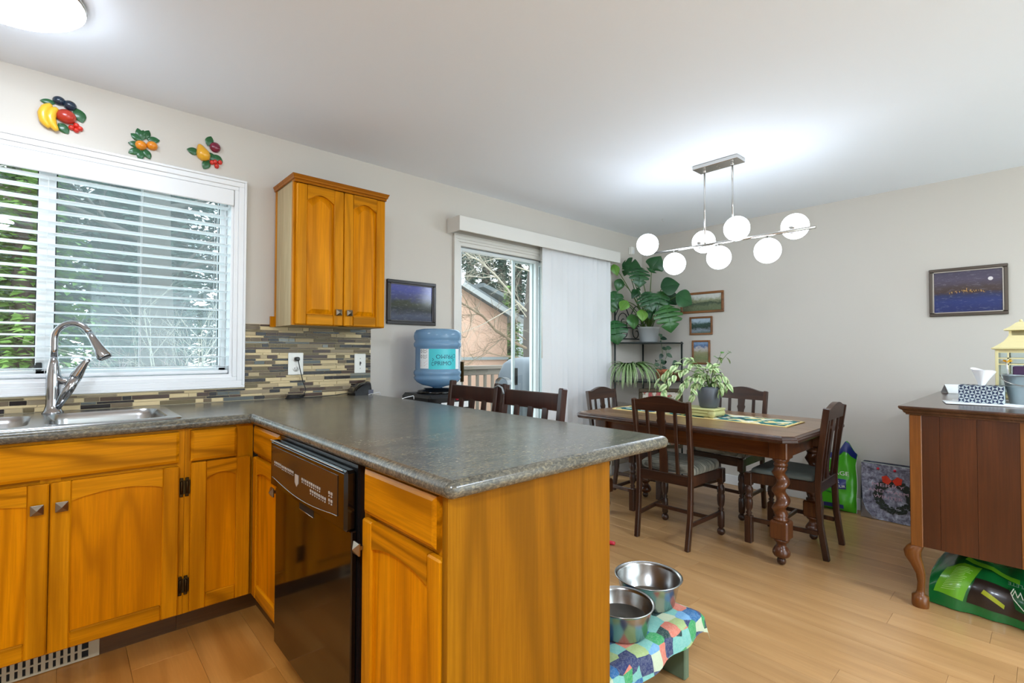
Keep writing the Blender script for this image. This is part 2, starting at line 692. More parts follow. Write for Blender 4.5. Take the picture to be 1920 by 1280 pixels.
mb = MB()
y0, y1 = WY, WY + TH
mb.box(XN, WX0, y0, y1, 0, ZC)
mb.box(WX0, WX1, y0, y1, 0, WZ0)
mb.box(WX0, WX1, y0, y1, WZ1, ZC)
mb.box(WX1, DX0, y0, y1, 0, ZC)
mb.box(DX0, DX1, y0, y1, DZ1, ZC)
mb.box(DX1, XF + TH, y0, y1, 0, ZC)
struct('wall_left', mb, M_wall)
struct('wall_far', MB().box(XF, XF + TH, YB - TH, WY, 0, ZC), M_wall)
struct('wall_near', MB().box(XN - TH, XN, YB - TH, WY + TH, 0, ZC), M_wall)
mb = MB()
mb.box(XN, BX0, YB - TH, YB, 0, ZC)
mb.box(BX0, BX1, YB - TH, YB, 0, BZ0)
mb.box(BX0, BX1, YB - TH, YB, BZ1, ZC)
mb.box(BX1, XF, YB - TH, YB, 0, ZC)
struct('wall_back', mb, M_wall)
struct('ceiling', MB().box(XN - TH, XF + TH, YB - TH, WY + TH, ZC, ZC + .12), M_ceil)

# floor: sub-floor with laid planks running to the window wall
fl = struct('floor', MB().box(XN - TH, XF + TH, YB - TH, WY + TH, -.06, -.008), M_toe)
PW, PL = .128, 1.24
full = mesh_from('plank', MB().box(0, PW - .0008, 0, PL - .0008, -.008, 0, .0006), mat=M_plank)
rng = random.Random(4)
YP = -.35
KX, KZ = 1.119, .065        # the kitchen floor lies a little higher than the dining floor
ct_ = MB().box(KX, XF, YB, YP - .012, -.008, .008, .003)
part('bounce_carpet', ct_, plain('cream_bounce_carpet', (226, 220, 208), .95, bump=.4, bscale=260), fl)  # unseen pale floor covering added to bounce light up to the ceiling
part('threshold', MB().box(KX, XF, YP - .012, YP, -.008, .004, .001), M_knob, fl)
part('kitchen_subfloor', MB().box(XN, KX, YB, WY, -.008, KZ - .008), M_toe, fl)
PWK = .190
fullk = mesh_from('plank', MB().box(0, PWK - .0008, 0, PL - .0008, -.008, 0, .0006), mat=M_plankk)
x = XN
while x < KX - .001:
    wd = min(PWK, KX - x)
    y = YB - rng.choice([.1, .41, .72, .98])
    while y < WY:
        a, b = max(y, YB), min(y + PL, WY)
        if b - a > .02:
            if wd > PWK - .001 and b - a > PL - .001:
                me = fullk
            else:
                me = mesh_from('plank', MB().box(0, wd - .0008, 0, b - a - .0008, -.008, 0, .0006), mat=M_plankk)
            part_me('plank', me, fl, Matrix.Translation((x, a, KZ)))
        y += PL
    x += PWK
x = KX
while x < XF - .001:
    wd = min(PW, XF - x)
    y = YP - rng.choice([0, .31, .62, .93]) - rng.uniform(0, .2)
    while y < WY:
        a, b = max(y, YP), min(y + PL, WY)
        if b - a > .02:
            if wd > PW - .001 and b - a > PL - .001:
                part_me('plank', full, fl, Matrix.Translation((x, a, 0)))
            else:
                me = mesh_from('plank', MB().box(0, wd - .0008, 0, b - a - .0008, -.008, 0, .0006), mat=M_plank)
                part_me('plank', me, fl, Matrix.Translation((x, a, 0)))
        y += PL
    x += PW

# baseboards
bb = MB()
bb.box(XF - .014, XF, YB, WY, 0, .085, .004)
struct('baseboard_far', bb, M_white)
bb = MB()
bb.box(DX1 + .06, XF - .015, WY - .014, WY, 0, .085, .004)
bb.box(1.42, DX0 - .06, WY - .014, WY, 0, .085, .004)
struct('baseboard_left', bb, M_white)
bb = MB()
bb.box(XN, XF - .015, YB, YB + .014, 0, .085, .004)
struct('baseboard_back', bb, M_white)

# ------------------------------------------------------------ kitchen window
wn = sroot('window_1', ((WX0 + WX1) / 2, WY, WZ0))
cs = MB()
CW = .056


def casing(mb, x0, x1, z0, z1, wd, yy, sides='lrtb'):
    for k, (i, o, d) in enumerate(((0, wd * .35, .012), (wd * .35, wd * .8, .017), (wd * .8, wd, .022))):
        if 't' in sides:
            mb.box(x0 - o, x1 + o, yy - d, yy, z1 + i, z1 + o, .002)
        if 'b' in sides:
            mb.box(x0 - o, x1 + o, yy - d, yy, z0 - o, z0 - i, .002)
        if 'l' in sides:
            mb.box(x0 - o, x0 - i, yy - d, yy, z0 - i if 'b' in sides else z0, z1 + i, .002)
        if 'r' in sides:
            mb.box(x1 + i, x1 + o, yy - d, yy, z0 - i if 'b' in sides else z0, z1 + i, .002)


casing(cs, WX0, WX1, WZ0, WZ1, CW, WY)
part('casing', cs, M_white, wn)
jb = MB()
jb.box(WX0, WX0 + .012, WY, WY + TH, WZ0, WZ1)
jb.box(WX1 - .012, WX1, WY, WY + TH, WZ0, WZ1)
jb.box(WX0, WX1, WY, WY + TH, WZ1 - .012, WZ1)
jb.box(WX0, WX1, WY - .004, WY + TH, WZ0, WZ0 + .014)
part('jamb', jb, M_white, wn)
yf = WY + .085
fr = MB()
MX = -.062
for (a, b) in ((WX0 + .012, WX0 + .045), (WX1 - .045, WX1 - .012), (MX - .028, MX + .028)):
    fr.box(a, b, yf, yf + .05, WZ0 + .014, WZ1 - .012, .003)
fr.box(WX0 + .012, WX1 - .012, yf, yf + .05, WZ0 + .014, WZ0 + .047, .003)
fr.box(WX0 + .012, WX1 - .012, yf, yf + .05, WZ1 - .045, WZ1 - .012, .003)
part('sash_frame', fr, M_white, wn)
gk = MB()
for a in (MX + .028, WX1 - .049):
    gk.box(a, a + .004, yf + .012, yf + .02, WZ0 + .047, WZ1 - .045)
gk.box(MX - .032, MX - .028, yf + .012, yf + .02, WZ0 + .047, WZ1 - .045)
part('gasket', gk, M_black, wn)
M_hazeglass = NT('hazy_window_glass')  # clear glass with a small pale translucent share
_t = M_hazeglass
_tr = _t.n('ShaderNodeBsdfTransparent', Color=lin((228, 240, 242)))
_df = _t.n('ShaderNodeBsdfTranslucent', Color=lin((226, 238, 240)))
_gl = _t.n('ShaderNodeBsdfGlossy', Roughness=.02)
_m1 = _t.n('ShaderNodeMixShader', i0=.05, i1=_tr.outputs[0], i2=_df.outputs[0])
_m2 = _t.n('ShaderNodeMixShader', i0=.035, i1=_m1.outputs[0], i2=_gl.outputs[0])
_t.t.links.new(_m2.outputs[0], _t.out.inputs[0])
M_hazeglass = _t.m
gp = MB()
gp.box(MX + .02, WX1 - .04, yf + .024, yf + .027, WZ0 + .04, WZ1 - .04)
part('pane', gp, M_hazeglass, wn)
gp = MB()
gp.box(WX0 + .04, MX - .02, yf + .03, yf + .033, WZ0 + .04, WZ1 - .04)
part('pane', gp, M_glass, wn)
lt = MB()
lt.box(MX - .026, MX - .005, yf - .012, yf, 1.085, 1.12, .003)
lt.box(MX - .03, MX - .02, yf - .018, yf - .01, 1.095, 1.11, .002)
part('latch', lt, M_black, wn)

# ------------------------------------------------------------ horizontal blind inside the window
bl = root('horizontal_blind', 'white horizontal slat blind half open in the kitchen window', 'blind', ((WX0 + WX1) / 2, WY + .03, WZ0 + .016))
BLX0, BLX1, BLY = WX0 + .016, WX1 - .016, WY + .034
vb = MB()
vb.box(WX0 + .004, WX1 - .003, WY - .016, WY - .004, WZ1 - .082, WZ1 - .002, .003)
vb.box(WX1 - .016, WX1 - .003, WY - .004, WY + .05, WZ1 - .082, WZ1 - .013, .002)
part('valance', vb, M_white, bl)
hr = MB()
hr.box(BLX0, BLX1 - .002, WY - .002, WY + .055, WZ1 - .06, WZ1 - .014)
part('head_rail', hr, M_blind, bl)
sl = MB()
rows = []
for k in range(5):
    t = (k / 4 - .5)
    yy = t * .05
    zz = .0022 * (1 - (2 * t) ** 2) + math.tan(math.radians(5)) * yy * -1
    rows.append([(BLX0, yy, zz), (BLX1, yy, zz)])
sl.strip(rows, True)
rows2 = [[(p[0], p[1], p[2] - .0022) for p in reversed(r)] for r in rows]
sl.strip(rows2, True)
sl.add([rows[0][0], rows[0][1], (BLX1, -.025, rows[0][1][2] - .0022), (BLX0, -.025, rows[0][0][2] - .0022)], [(0, 1, 2, 3)])
sl.add([rows[4][0], rows[4][1], (BLX1, .025, rows[4][1][2] - .0022), (BLX0, .025, rows[4][0][2] - .0022)], [(3, 2, 1, 0)])
sme = mesh_from('slat', sl, mat=M_blind, fix=False)
NS = 18
zt, zb = WZ1 - .090, WZ0 + .055
BM = ROOTM[bl]
for i in range(NS):
    z = zb + (zt - zb) * i / (NS - 1)
    part_me('slat', sme, bl, BM.inverted() @ Matrix.Translation((0, BLY, z)))
br = MB()
br.box(BLX0, BLX1, BLY - .026, BLY + .026, WZ0 + .018, WZ0 + .034, .004)
part('bottom_rail', br, M_blind, bl)
for xx in (MX + .004, .262, .566, -.45):
    c = MB()
    for dy in (-.027, .027):
        c.tube([(xx, BLY + dy, WZ0 + .03), (xx, BLY + dy, WZ1 - .06)], .0009, 4, False)
    part('ladder_cord', c, M_blind, bl)
c = MB()
c.tube([(.60, BLY - .032, WZ1 - .08), (.603, BLY - .033, 1.5), (.585, BLY - .033, 1.12)], .0012, 5)
c.lathe([(.001, 0), (.004, .002), (.003, .025), (.001, .028)], (.585, BLY - .033, 1.095), 8)
part('pull_cord', c, M_blind, bl)

# ------------------------------------------------------------ patio door
dr = sroot('door_1', ((DX0 + DX1) / 2, WY, 0))
cs = MB()
casing(cs, DX0, DX1, 0, DZ1, .052, WY, 'lrt')
part('casing', cs, M_trimoff, dr)
jb = MB()
jb.box(DX0, DX0 + .02, WY + .0, WY + TH, 0, DZ1)
jb.box(DX1 - .02, DX1, WY + .0, WY + TH, 0, DZ1)
jb.box(DX0 + .02, DX1 - .02, WY + .0, WY + TH, DZ1 - .025, DZ1)
jb.box(DX0 + .02, DX1 - .02, WY + .0, WY + TH, 0, .02)
part('jamb', jb, M_trimoff, dr)


def sash(name, x0, x1, yy, z0, z1, st, rt_, mat, glass, th=.034):
    m = MB()
    m.box(x0, x0 + st, yy, yy + th, z0, z1, .003)
    m.box(x1 - st, x1, yy, yy + th, z0, z1, .003)
    m.box(x0 + st, x1 - st, yy, yy + th, z1 - rt_, z1, .003)
    m.box(x0 + st, x1 - st, yy, yy + th, z0, z0 + rt_ * 1.5, .003)
    s_ = part(name, m, mat, dr)
    if glass:
        g = MB().box(x0 + st - .005, x1 - st + .005, yy + th * .5 - .002, yy + th * .5 + .002, z0 + rt_, z1 - rt_ + .005)
        part('pane', g, glass, s_)
    return s_


DM = (DX0 + DX1) / 2
s1 = sash('sliding_panel', DX0 + .02, DM - .02, WY + .03, .02, DZ1 - .025, .032, .03, M_alum, M_glass)
hd = MB()
hd.box(DX0 + .024, DX0 + .046, WY - .012, WY + .03, .955, 1.10, .004)
part('handle', hd, M_hinge, s1)
s2 = sash('fixed_panel', DM - .06, DX1 - .02, WY + .068, .02, DZ1 - .025, .052, .035, M_alum, M_glass)
s3 = sash('screen_panel', DX0 + .62, DM + .10, WY + .105, .02, DZ1 - .025, .028, .03, M_alum, None, .02)
hd = MB()
hd.box(DX0 + .642, DX0 + .668, WY + .092, WY + .106, .90, 1.04, .003)
part('handle', hd, M_black, s3)
tr_ = MB()
tr_.box(DX0 + .02, DX1 - .02, WY + .028, WY + .125, DZ1 - .032, DZ1 - .026)
tr_.box(DM + .055, DM + .066, WY + .10, WY + .104, .02, DZ1 - .03)
part('track', tr_, M_alumdark, dr)

# vertical blind
vbx0, vbx1, vby = 1.968, 3.815, WY - .150
vt = root('vertical_blind', 'white vertical vane blind drawn over half the patio door', 'blind', (2.9, WY - .08, .06))
m = MB()
m.box(vbx0, vbx1, vby, vby + .012, 1.996, 2.098, .003)
m.box(vbx0, vbx0 + .012, vby + .012, WY - .001, 1.996, 2.098, .002)
m.box(vbx1 - .012, vbx1, vby + .012, WY - .001, 1.996, 2.098, .002)
m.box(vbx0 + .012, vbx1 - .012, vby + .012, WY - .001, 2.086, 2.098)
part('valance', m, M_trimoff, vt)
m = MB()
m.box(vbx0 + .03, vbx1 - .03, WY - .095, WY - .055, 2.03, 2.06)
part('head_rail', m, M_white, vt)
vane = MB()
vw, vz0, vz1 = .089, .05, 2.03
rws = []
for zz in (vz0, vz1):
    rws.append([((t - .5) * vw, .008 * (1 - (2 * t - 1) ** 2), zz) for t in [i / 6 for i in range(7)]])
vane.strip(rws, True)
vane.strip([[(p[0], p[1] + .0012, p[2]) for p in r] for r in reversed(rws)], True)
vme = mesh_from('vane', vane, mat=M_vane, fix=False)
VM = ROOTM[vt]
nv = 13
for i in range(nv):
    xx = 2.885 + (3.685 - 2.885) * i / (nv - 1) + .012
    part_me('vane', vme, vt, VM.inverted() @ Matrix.Translation((xx, WY - .078, 0)) @ Matrix.Rotation(math.radians(-17 + 7 * math.sin(i * 2.1)), 4, 'Z'))
m = MB()
m.tube([(2.835, WY - .085, 2.03), (2.835, WY - .085, 1.45), (2.835, WY - .085, 1.12)], [.004, .004, .006], 7)
part('wand', m, M_trimoff, vt)
m = MB()
m.tube([(2.82, WY - .085, 2.03), (2.822, WY - .085, 1.3)], .0016, 5)
part('cord', m, M_trimoff, vt)

# ------------------------------------------------------------ unseen fill window added behind the camera
w2 = sroot('fill_window', ((BX0 + BX1) / 2, YB, BZ0))
m = MB()
for a in (BX0, BX0 + (BX1 - BX0) * .33, BX0 + (BX1 - BX0) * .67, BX1 - .06):
    m.box(a, a + .06, YB - .1, YB - .04, BZ0, BZ1, .003)
m.box(BX0 + .06, BX1 - .06, YB - .1, YB - .04, BZ0, BZ0 + .06, .003)
m.box(BX0 + .06, BX1 - .06, YB - .1, YB - .04, BZ1 - .06, BZ1, .003)
part('sash_frame', m, M_white, w2)
m = MB()
for s_, a, b, c_, d in (('t', BX0 - .06, BX1 + .06, BZ1, BZ1 + .06), ('b', BX0 - .06, BX1 + .06, BZ0 - .06, BZ0), ('l', BX0 - .06, BX0, BZ0, BZ1), ('r', BX1, BX1 + .06, BZ0, BZ1)):
    m.box(a, b, YB, YB + .018, c_, d, .003)
part('casing', m, M_white, w2)
m = MB()
m.box(BX0 + .05, BX1 - .05, YB - .072, YB - .068, BZ0 + .05, BZ1 - .05)
part('pane', m, M_glass, w2)
# the living-room wall's ground outside is the same lawn as below

# ------------------------------------------------------------ tiled backsplash
TILE = {}
for nm, rgb, rg in (('cream', (216, 194, 148), .35), ('sand', (186, 166, 128), .35), ('taupe', (112, 96, 74), .3), ('brown', (76, 54, 41), .2),
                    ('espresso', (38, 28, 26), .12), ('slate', (90, 94, 90), .15), ('smoke', (136, 138, 130), .18), ('olive', (112, 98, 68), .3), ('stone', (152, 136, 110), .4)):
    TILE[nm] = plain('tile_' + nm, rgb, rg + .08, tint=.08, spec=.3)
tnames = ['cream'] * 6 + ['sand'] * 4 + ['taupe'] * 5 + ['brown'] * 6 + ['espresso'] * 8 + ['slate'] * 2 + ['smoke'] * 1 + ['olive'] * 3 + ['stone'] * 2
CZ = .914
bs = root('tile_backsplash', 'brown, cream and grey glass mosaic strip tiles behind the sink', 'backsplash', (.55, WY - .006, CZ))
SX0, SXW, SX1, SZ1, SZW = -.95, WX1 + CW, 1.400, 1.316, WZ0 - CW - .001
m = MB()
m.box(SX0, SX1, WY - .0065, WY - .0005, CZ + .001, SZW)
m.box(SXW + .001, SX1, WY - .0065, WY - .0005, SZW, SZ1)
part('grout', m, M_grout, bs)
rng = random.Random(11)
z = CZ + .004
ri = 0
while z < SZ1 - .006:
    h = .0172 if ri % 2 == 0 else .0092
    if z + h > SZ1:
        break
    low = z + h < SZW
    x = SX0 if low else SXW + .002
    x -= rng.uniform(0, .06)
    while x < SX1 - .004:
        L = rng.choice([.032, .05, .05, .075, .1, .1, .14]) if h > .01 else rng.choice([.05, .08, .1, .13, .15])
        a, b = max(x, SX0 if low else SXW + .002), min(x + L, SX1 - .001)
        x += L + .0022
        if b - a < .006 or b < -.36:
            continue
        m = MB().box(-(b - a) / 2, (b - a) / 2, -.0035, .0005, -h / 2, h / 2, .0008)
        me = mesh_from('tile', m, mat=TILE[rng.choice(tnames)], fix=False)
        part_me('tile', me, bs, ROOTM[bs].inverted() @ Matrix.Translation(((a + b) / 2, WY - .0075, z + h / 2)))
    z += h + .0021
    ri += 1
# ============================================================ kitchen units
CT = .038                       # worktop thickness
CFY, CPX, CEY, CFX = 2.196, .562, .797, 1.392     # front edge (sink run), kitchen edge, end edge, far edge of peninsula
CLX = -1.25
SKX0, SKX1, SKY0, SKY1 = -.46, .325, 2.262, 2.735   # sink cut-out


def bullnose_profile(e, ztop, th, n=6):
    r = th / 2
    return [(e + r - r * math.sin(a), ztop - r + r * math.cos(a)) for a in [PI * i / n for i in range(n + 1)]]


ct = MB()
r = CT / 2
zt_ = CZ
# deck of the worktop in strips around the sink, inset by the rounded nose
for (a, b, c, d) in ((CLX, SKX0, CFY + r, WY - .0085), (SKX0, SKX1, CFY + r, SKY0), (SKX0, SKX1, SKY1, WY - .0085), (SKX1, CPX + r, CFY + r, WY - .0085),
                     (CPX + r, CFX - r, CEY + r, WY - .0085)):
    ct.box(a, b, c, d, zt_ - CT, zt_)


def nose(mb, p, q, out):
    """half-round edge from p to q (xy), bulging along out"""
    n = 8
    rows = []
    for (x, y) in (p, q):
        rows.append([(x + out[0] * r * math.sin(PI * i / n), y + out[1] * r * math.sin(PI * i / n), zt_ - r + r * math.cos(PI * i / n)) for i in range(n + 1)])
    mb.strip(rows, True)


nose(ct, (CLX, CFY + r), (CPX, CFY + r), (0, -1))
ct.prism([(CPX - .002, CFY), (CPX + r, CFY - .0), (CPX + r, CFY + r), (CPX - .002, CFY + r)], zt_ - CT + .006, zt_ - .004, lambda a, b, d: (a, b, d))
nose(ct, (CPX + r, CFY + r), (CPX + r, CEY + r), (-1, 0))
nose(ct, (CPX + r, CEY + r), (CFX - r, CEY + r), (0, -1))
nose(ct, (CFX - r, CEY + r), (CFX - r, WY - .0085), (1, 0))
for cx_, sx in ((CPX + r, -1), (CFX - r, 1)):
    rows = []
    for j in range(5):
        a = PI / 2 * j / 4
        rows.append([(cx_ + sx * math.sin(a) * r * math.sin(PI * i / 8), CEY + r - math.cos(a) * r * math.sin(PI * i / 8), zt_ - r + r * math.cos(PI * i / 8)) for i in range(9)])
    ct.strip(rows, True)
thing('countertop', ct, M_counter, 'dark mottled laminate worktop with rounded edge wrapping sink run and peninsula', 'countertop', fix=False)

# ------------------------------------------------------------ cabinet parts
KB = plain('cabinet_interior', (150, 96, 32), .6)


def frame2(o, ud, nd):
    """local panel frame: u along face, n outwards, z up"""
    o, ud, nd = Vector(o), Vector(ud), Vector(nd)
    return lambda u, z, n: o + ud * u + nd * n + Vector((0, 0, z))


def ubox(mb, F, u0, u1, z0, z1, n0, n1, b=0.0):
    t = MB().box(u0, u1, n0, n1, z0, z1, b)
    mb.add([F(p[0], p[2], p[1]) for p in t.v], t.f)


def cab_door(parent, F, u0, u1, z0, z1, grainh, knob=None, hinges=(), arch=.020, raised=False, tk=.02):
    st, rl_ = .052, .055
    a0, a1 = u0 + st, u1 - st
    m = MB()
    ubox(m, F, a0 - .004, a1 + .004, z0 + rl_ - .004, z1 - rl_ + .010, .002, .008 if raised else .010)
    d = part('door', m, M_oakpanel, parent)
    for (q0, q1) in ((u0, u0 + st), (u1 - st, u1)):
        m = MB()
        ubox(m, F, q0, q1, z0, z1, 0, tk, .004)
        part('stile', m, M_oakz, d)
    m = MB()
    ubox(m, F, u0 + st, u1 - st, z0, z0 + rl_, 0, tk - .0005, .004)
    part('rail', m, grainh, d)
    # top rail with arched lower edge
    a0, a1 = u0 + st, u1 - st
    n = 14
    pts = [(a0, z1), ]
    low = [(a0 + (a1 - a0) * i / n, z1 - rl_ + .012 - (0 if raised else .004) - arch * (1 - math.sin(PI * i / n) ** (1.0 if raised else .8))) for i in range(n + 1)]
    m = MB()
    fn = lambda a, b, dd: F(a, b, dd)
    for i in range(n):
        m.prism([low[i], low[i + 1], (low[i + 1][0], z1), (low[i][0], z1)], 0, tk - .0005, fn)
    part('rail', m, grainh, d)
    m = MB()
    if raised:
        # raised field following the arch
        b0, b1 = a0 + .026, a1 - .026
        m = MB()
        loz = z0 + rl_ + .026
        top = [(b0 + (b1 - b0) * i / n, z1 - rl_ - .018 - arch * (1 - math.sin(PI * i / n) ** 1.0)) for i in range(n + 1)]
        out_o = [(a0 + .003, z0 + rl_ + .003)] + [(a1 - .003, z0 + rl_ + .003)] + [(a1 - .003 - (a1 - a0 - .006) * i / n, low[n - i][1] - .003) for i in range(n + 1)]
        out_i = [(b0, loz), (b1, loz)] + list(reversed(top))
        k = len(out_o)
        vs = [F(a, b, .008) for a, b in out_o] + [F(a, b, .0175) for a, b in out_i]
        fs = [(i, (i + 1) % k, k + (i + 1) % k, k + i) for i in range(k)] + [tuple(range(k, 2 * k))]
        m.add(vs, fs)
        part('raised_field', m, M_oakpanel, d)
    if knob:
        ku, kz = knob
        m = MB()
        ubox(m, F, ku - .005, ku + .005, kz - .005, kz + .005, tk, tk + .012)
        ubox(m, F, ku - .016, ku + .016, kz - .016, kz + .016, tk + .012, tk + .017, .001)
        t = MB()
        t.add([F(ku - .015, kz - .015, tk + .017), F(ku + .015, kz - .015, tk + .017), F(ku + .015, kz + .015, tk + .017), F(ku - .015, kz + .015, tk + .017), F(ku, kz, tk + .027)], [(0, 1, 4), (1, 2, 4), (2, 3, 4), (3, 0, 4), (3, 2, 1, 0)])
        m.add(t.v, t.f)
        part('knob', m, M_knob, d)
    for hu, hz in hinges:
        m = MB()
        ubox(m, F, hu - .010, hu + .010, hz - .026, hz + .026, .002, .006, .001)
        for dz in (-.03, .03):
            ubox(m, F, hu - .006, hu + .006, hz + dz - .006, hz + dz + .006, .002, .0055, .002)
        t = MB().lathe([(.0035, -.024), (.0048, -.022), (.0048, .022), (.0035, .024)], n=8)
        m.add([F(hu + p[0], hz + p[2], .008 + p[1]) for p in t.v], t.f, True)
        part('hinge', m, M_hinge, d)
    return d


def drawer(parent, F, u0, u1, z0, z1, grainh, tk=.02):
    m = MB()
    ubox(m, F, u0, u1, z0, z1, 0, tk - .006)
    d = part('drawer_front', m, grainh, parent)
    m = MB()
    k = .010
    vs = [F(u0, z0, tk - .006), F(u1, z0, tk - .006), F(u1, z1, tk - .006), F(u0, z1, tk - .006), F(u0 + k, z0 + k, tk), F(u1 - k, z0 + k, tk), F(u1 - k, z1 - k, tk), F(u0 + k, z1 - k, tk)]
    m.add(vs, [(0, 1, 5, 4), (1, 2, 6, 5), (2, 3, 7, 6), (3, 0, 4, 7), (4, 5, 6, 7)])
    part('bevelled_face', m, grainh, d)
    return d


FY = 2.228      # face frame of the sink run
FXP = .597      # face frame of the peninsula (kitchen side)
ZB = .178       # bottom of units (toe space below)
ZT = CZ - CT


def carcass(parent, F, u0, u1, depth, rails, stiles, zt=ZT, zb=ZB, back=True, bare=()):
    m = MB()
    ubox(m, F, u0, u0 + .016, zb, zt, -depth, -.019)
    ubox(m, F, u1 - .016, u1, zb, zt, -depth, -.019)
    ubox(m, F, u0 + .016, u1 - .016, zb, zb + .016, -depth, -.019)
    ubox(m, F, u0 + .016, u1 - .016, zb + .016, zt, -depth, -depth + .006)
    part('carcass', m, KB, parent)
    for a, b in stiles:
        m = MB()
        ubox(m, F, a, b, zb, zt, -.019, -.0005)
        part('face_stile', m, M_oakz, parent)
    for z0, z1 in rails:
        m = MB()
        ubox(m, F, u0, u1, z0, z1, -.0195, -.001)
        part('face_rail', m, M_oakx if abs(F(1, 0, 0).x - F(0, 0, 0).x) > .5 else M_oaky, parent)


# sink base unit: u = X, facing -Y
F1 = frame2((0, FY, 0), (1, 0, 0), (0, -1, 0))
UX0, UX1, U2X1 = -.60, .3465, .584
sb = root('sink_cabinet', 'oak base cabinet with two doors under the sink', 'cabinet', ((UX0 + UX1) / 2, 2.5, KZ))
carcass(sb, F1, UX0, UX1, .585, ((ZT - .03, ZT), (.725, .757), (ZB, ZB + .02)), ((UX0, UX0 + .03), (UX1 - .022, UX1), (-.05, .0)))
drawer(sb, F1, UX0 + .02, .327, .752, .866, M_oakx)
cab_door(sb, F1, -.024, .329, .185, .738, M_oakx, knob=(.004, .66), hinges=((.3375, .655), (.3375, .285)))
cab_door(sb, F1, UX0 + .01, -.028, .185, .738, M_oakx, knob=(-.055, .66))
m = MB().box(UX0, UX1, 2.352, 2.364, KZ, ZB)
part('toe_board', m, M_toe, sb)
# narrow unit up to the corner
cb = root('corner_cabinet', 'narrow oak base cabinet with one drawer and door in the inner corner', 'cabinet', ((UX1 + U2X1) / 2, 2.5, KZ))
carcass(cb, F1, UX1 + .001, U2X1, .585, ((ZT - .03, ZT), (.725, .757), (ZB, ZB + .02)), ((UX1 + .001, UX1 + .024), (.520, U2X1)))
drawer(cb, F1, .364, .521, .752, .868, M_oakx)
cab_door(cb, F1, .366, .5725, .185, .745, M_oakx, hinges=((.3555, .655), (.3555, .285)))
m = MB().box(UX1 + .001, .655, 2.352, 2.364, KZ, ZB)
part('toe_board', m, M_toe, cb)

# peninsula: u = distance from the window wall side towards the camera, facing -X
F2 = frame2((FXP, 0, 0), (0, -1, 0), (-1, 0, 0))
# u = -Y
pcab = root('peninsula_corner_cabinet', 'narrow oak peninsula cabinet between corner and dishwasher', 'cabinet', (.9, 2.03, KZ))
carcass(pcab, F2, -2.206, -1.868, .50, ((ZT - .03, ZT), (.725, .757), (ZB, ZB + .02)), ((-2.206, -2.17), (-1.892, -1.868)))
drawer(pcab, F2, -2.200, -1.882, .757, .868, M_oaky)
cab_door(pcab, F2, -2.200, -1.862, .185, .742, M_oaky, knob=(-1.895, .665))
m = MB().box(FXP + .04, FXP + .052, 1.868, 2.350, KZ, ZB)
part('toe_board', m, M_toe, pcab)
pend = root('peninsula_end_cabinet', 'oak peninsula cabinet with wide drawer, door and broad grained end panel', 'cabinet', (.86, 1.02, KZ))
carcass(pend, F2, -1.232, -.845, .50, ((ZT - .03, ZT), (.725, .757), (ZB, ZB + .02)), ((-1.232, -1.2), (-.875, -.845)))
drawer(pend, F2, -1.203, -.872, .757, .868, M_oaky)
cab_door(pend, F2, -1.207, -.850, .185, .742, M_oaky, knob=(-1.204, .668), hinges=((-.844, .600), (-.844, .24)))
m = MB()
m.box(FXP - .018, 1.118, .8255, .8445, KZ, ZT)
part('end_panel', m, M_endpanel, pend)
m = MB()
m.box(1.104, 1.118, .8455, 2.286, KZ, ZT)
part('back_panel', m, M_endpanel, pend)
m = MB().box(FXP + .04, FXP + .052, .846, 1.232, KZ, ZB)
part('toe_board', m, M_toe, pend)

# floor register in the toe space
M_regist = plain('cream_register', (190, 178, 150), .5)
fr_ = root('vent_register', 'cream slotted heat register in the toe space under the sink', 'vent', (-.07, 2.348, KZ))
rx0, rx1 = -.43, .113
m = MB()
m.box(rx0, rx1, 2.344, 2.3505, KZ + .003, KZ + .010)
m.box(rx0, rx1, 2.344, 2.3505, KZ + .092, KZ + .100)
m.box(rx1 - .03, rx1, 2.344, 2.3505, KZ + .010, KZ + .092)
m.box(rx0, rx0 + .03, 2.344, 2.3505, KZ + .010, KZ + .092)
for zz in (.033, .066):
    m.box(rx0 + .03, rx1 - .03, 2.3465, 2.3505, KZ + zz, KZ + zz + .006)
part('frame', m, M_regist, fr_)
rb = mesh_from('louvre', MB().box(-.0055, .0055, -.003, .003, 0, .082), mat=M_regist)
for i in range(25):
    xx = rx0 + .038 + i * .0188
    if xx < rx1 - .032:
        part_me('louvre', rb, fr_, ROOTM[fr_].inverted() @ Matrix.Translation((xx, 2.3475, KZ + .010)))
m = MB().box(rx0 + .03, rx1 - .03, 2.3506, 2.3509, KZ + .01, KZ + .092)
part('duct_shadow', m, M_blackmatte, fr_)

# ------------------------------------------------------------ dishwasher
dw = root('dishwasher', 'black built-in dishwasher in the peninsula', 'dishwasher', (.85, 1.55, KZ))
DY0, DY1 = 1.2345, 1.861
FXD = FXP - .030
m = MB()
m.box(FXD + .012, 1.10, DY0 + .002, DY1 - .002, .128, ZT - .004)
part('body', m, M_black, dw)
m = MB()
m.box(FXD - .004, FXD + .012, DY0 + .004, DY1 - .002, .150, .700, .003)
part('door', m, M_blackgloss, dw)
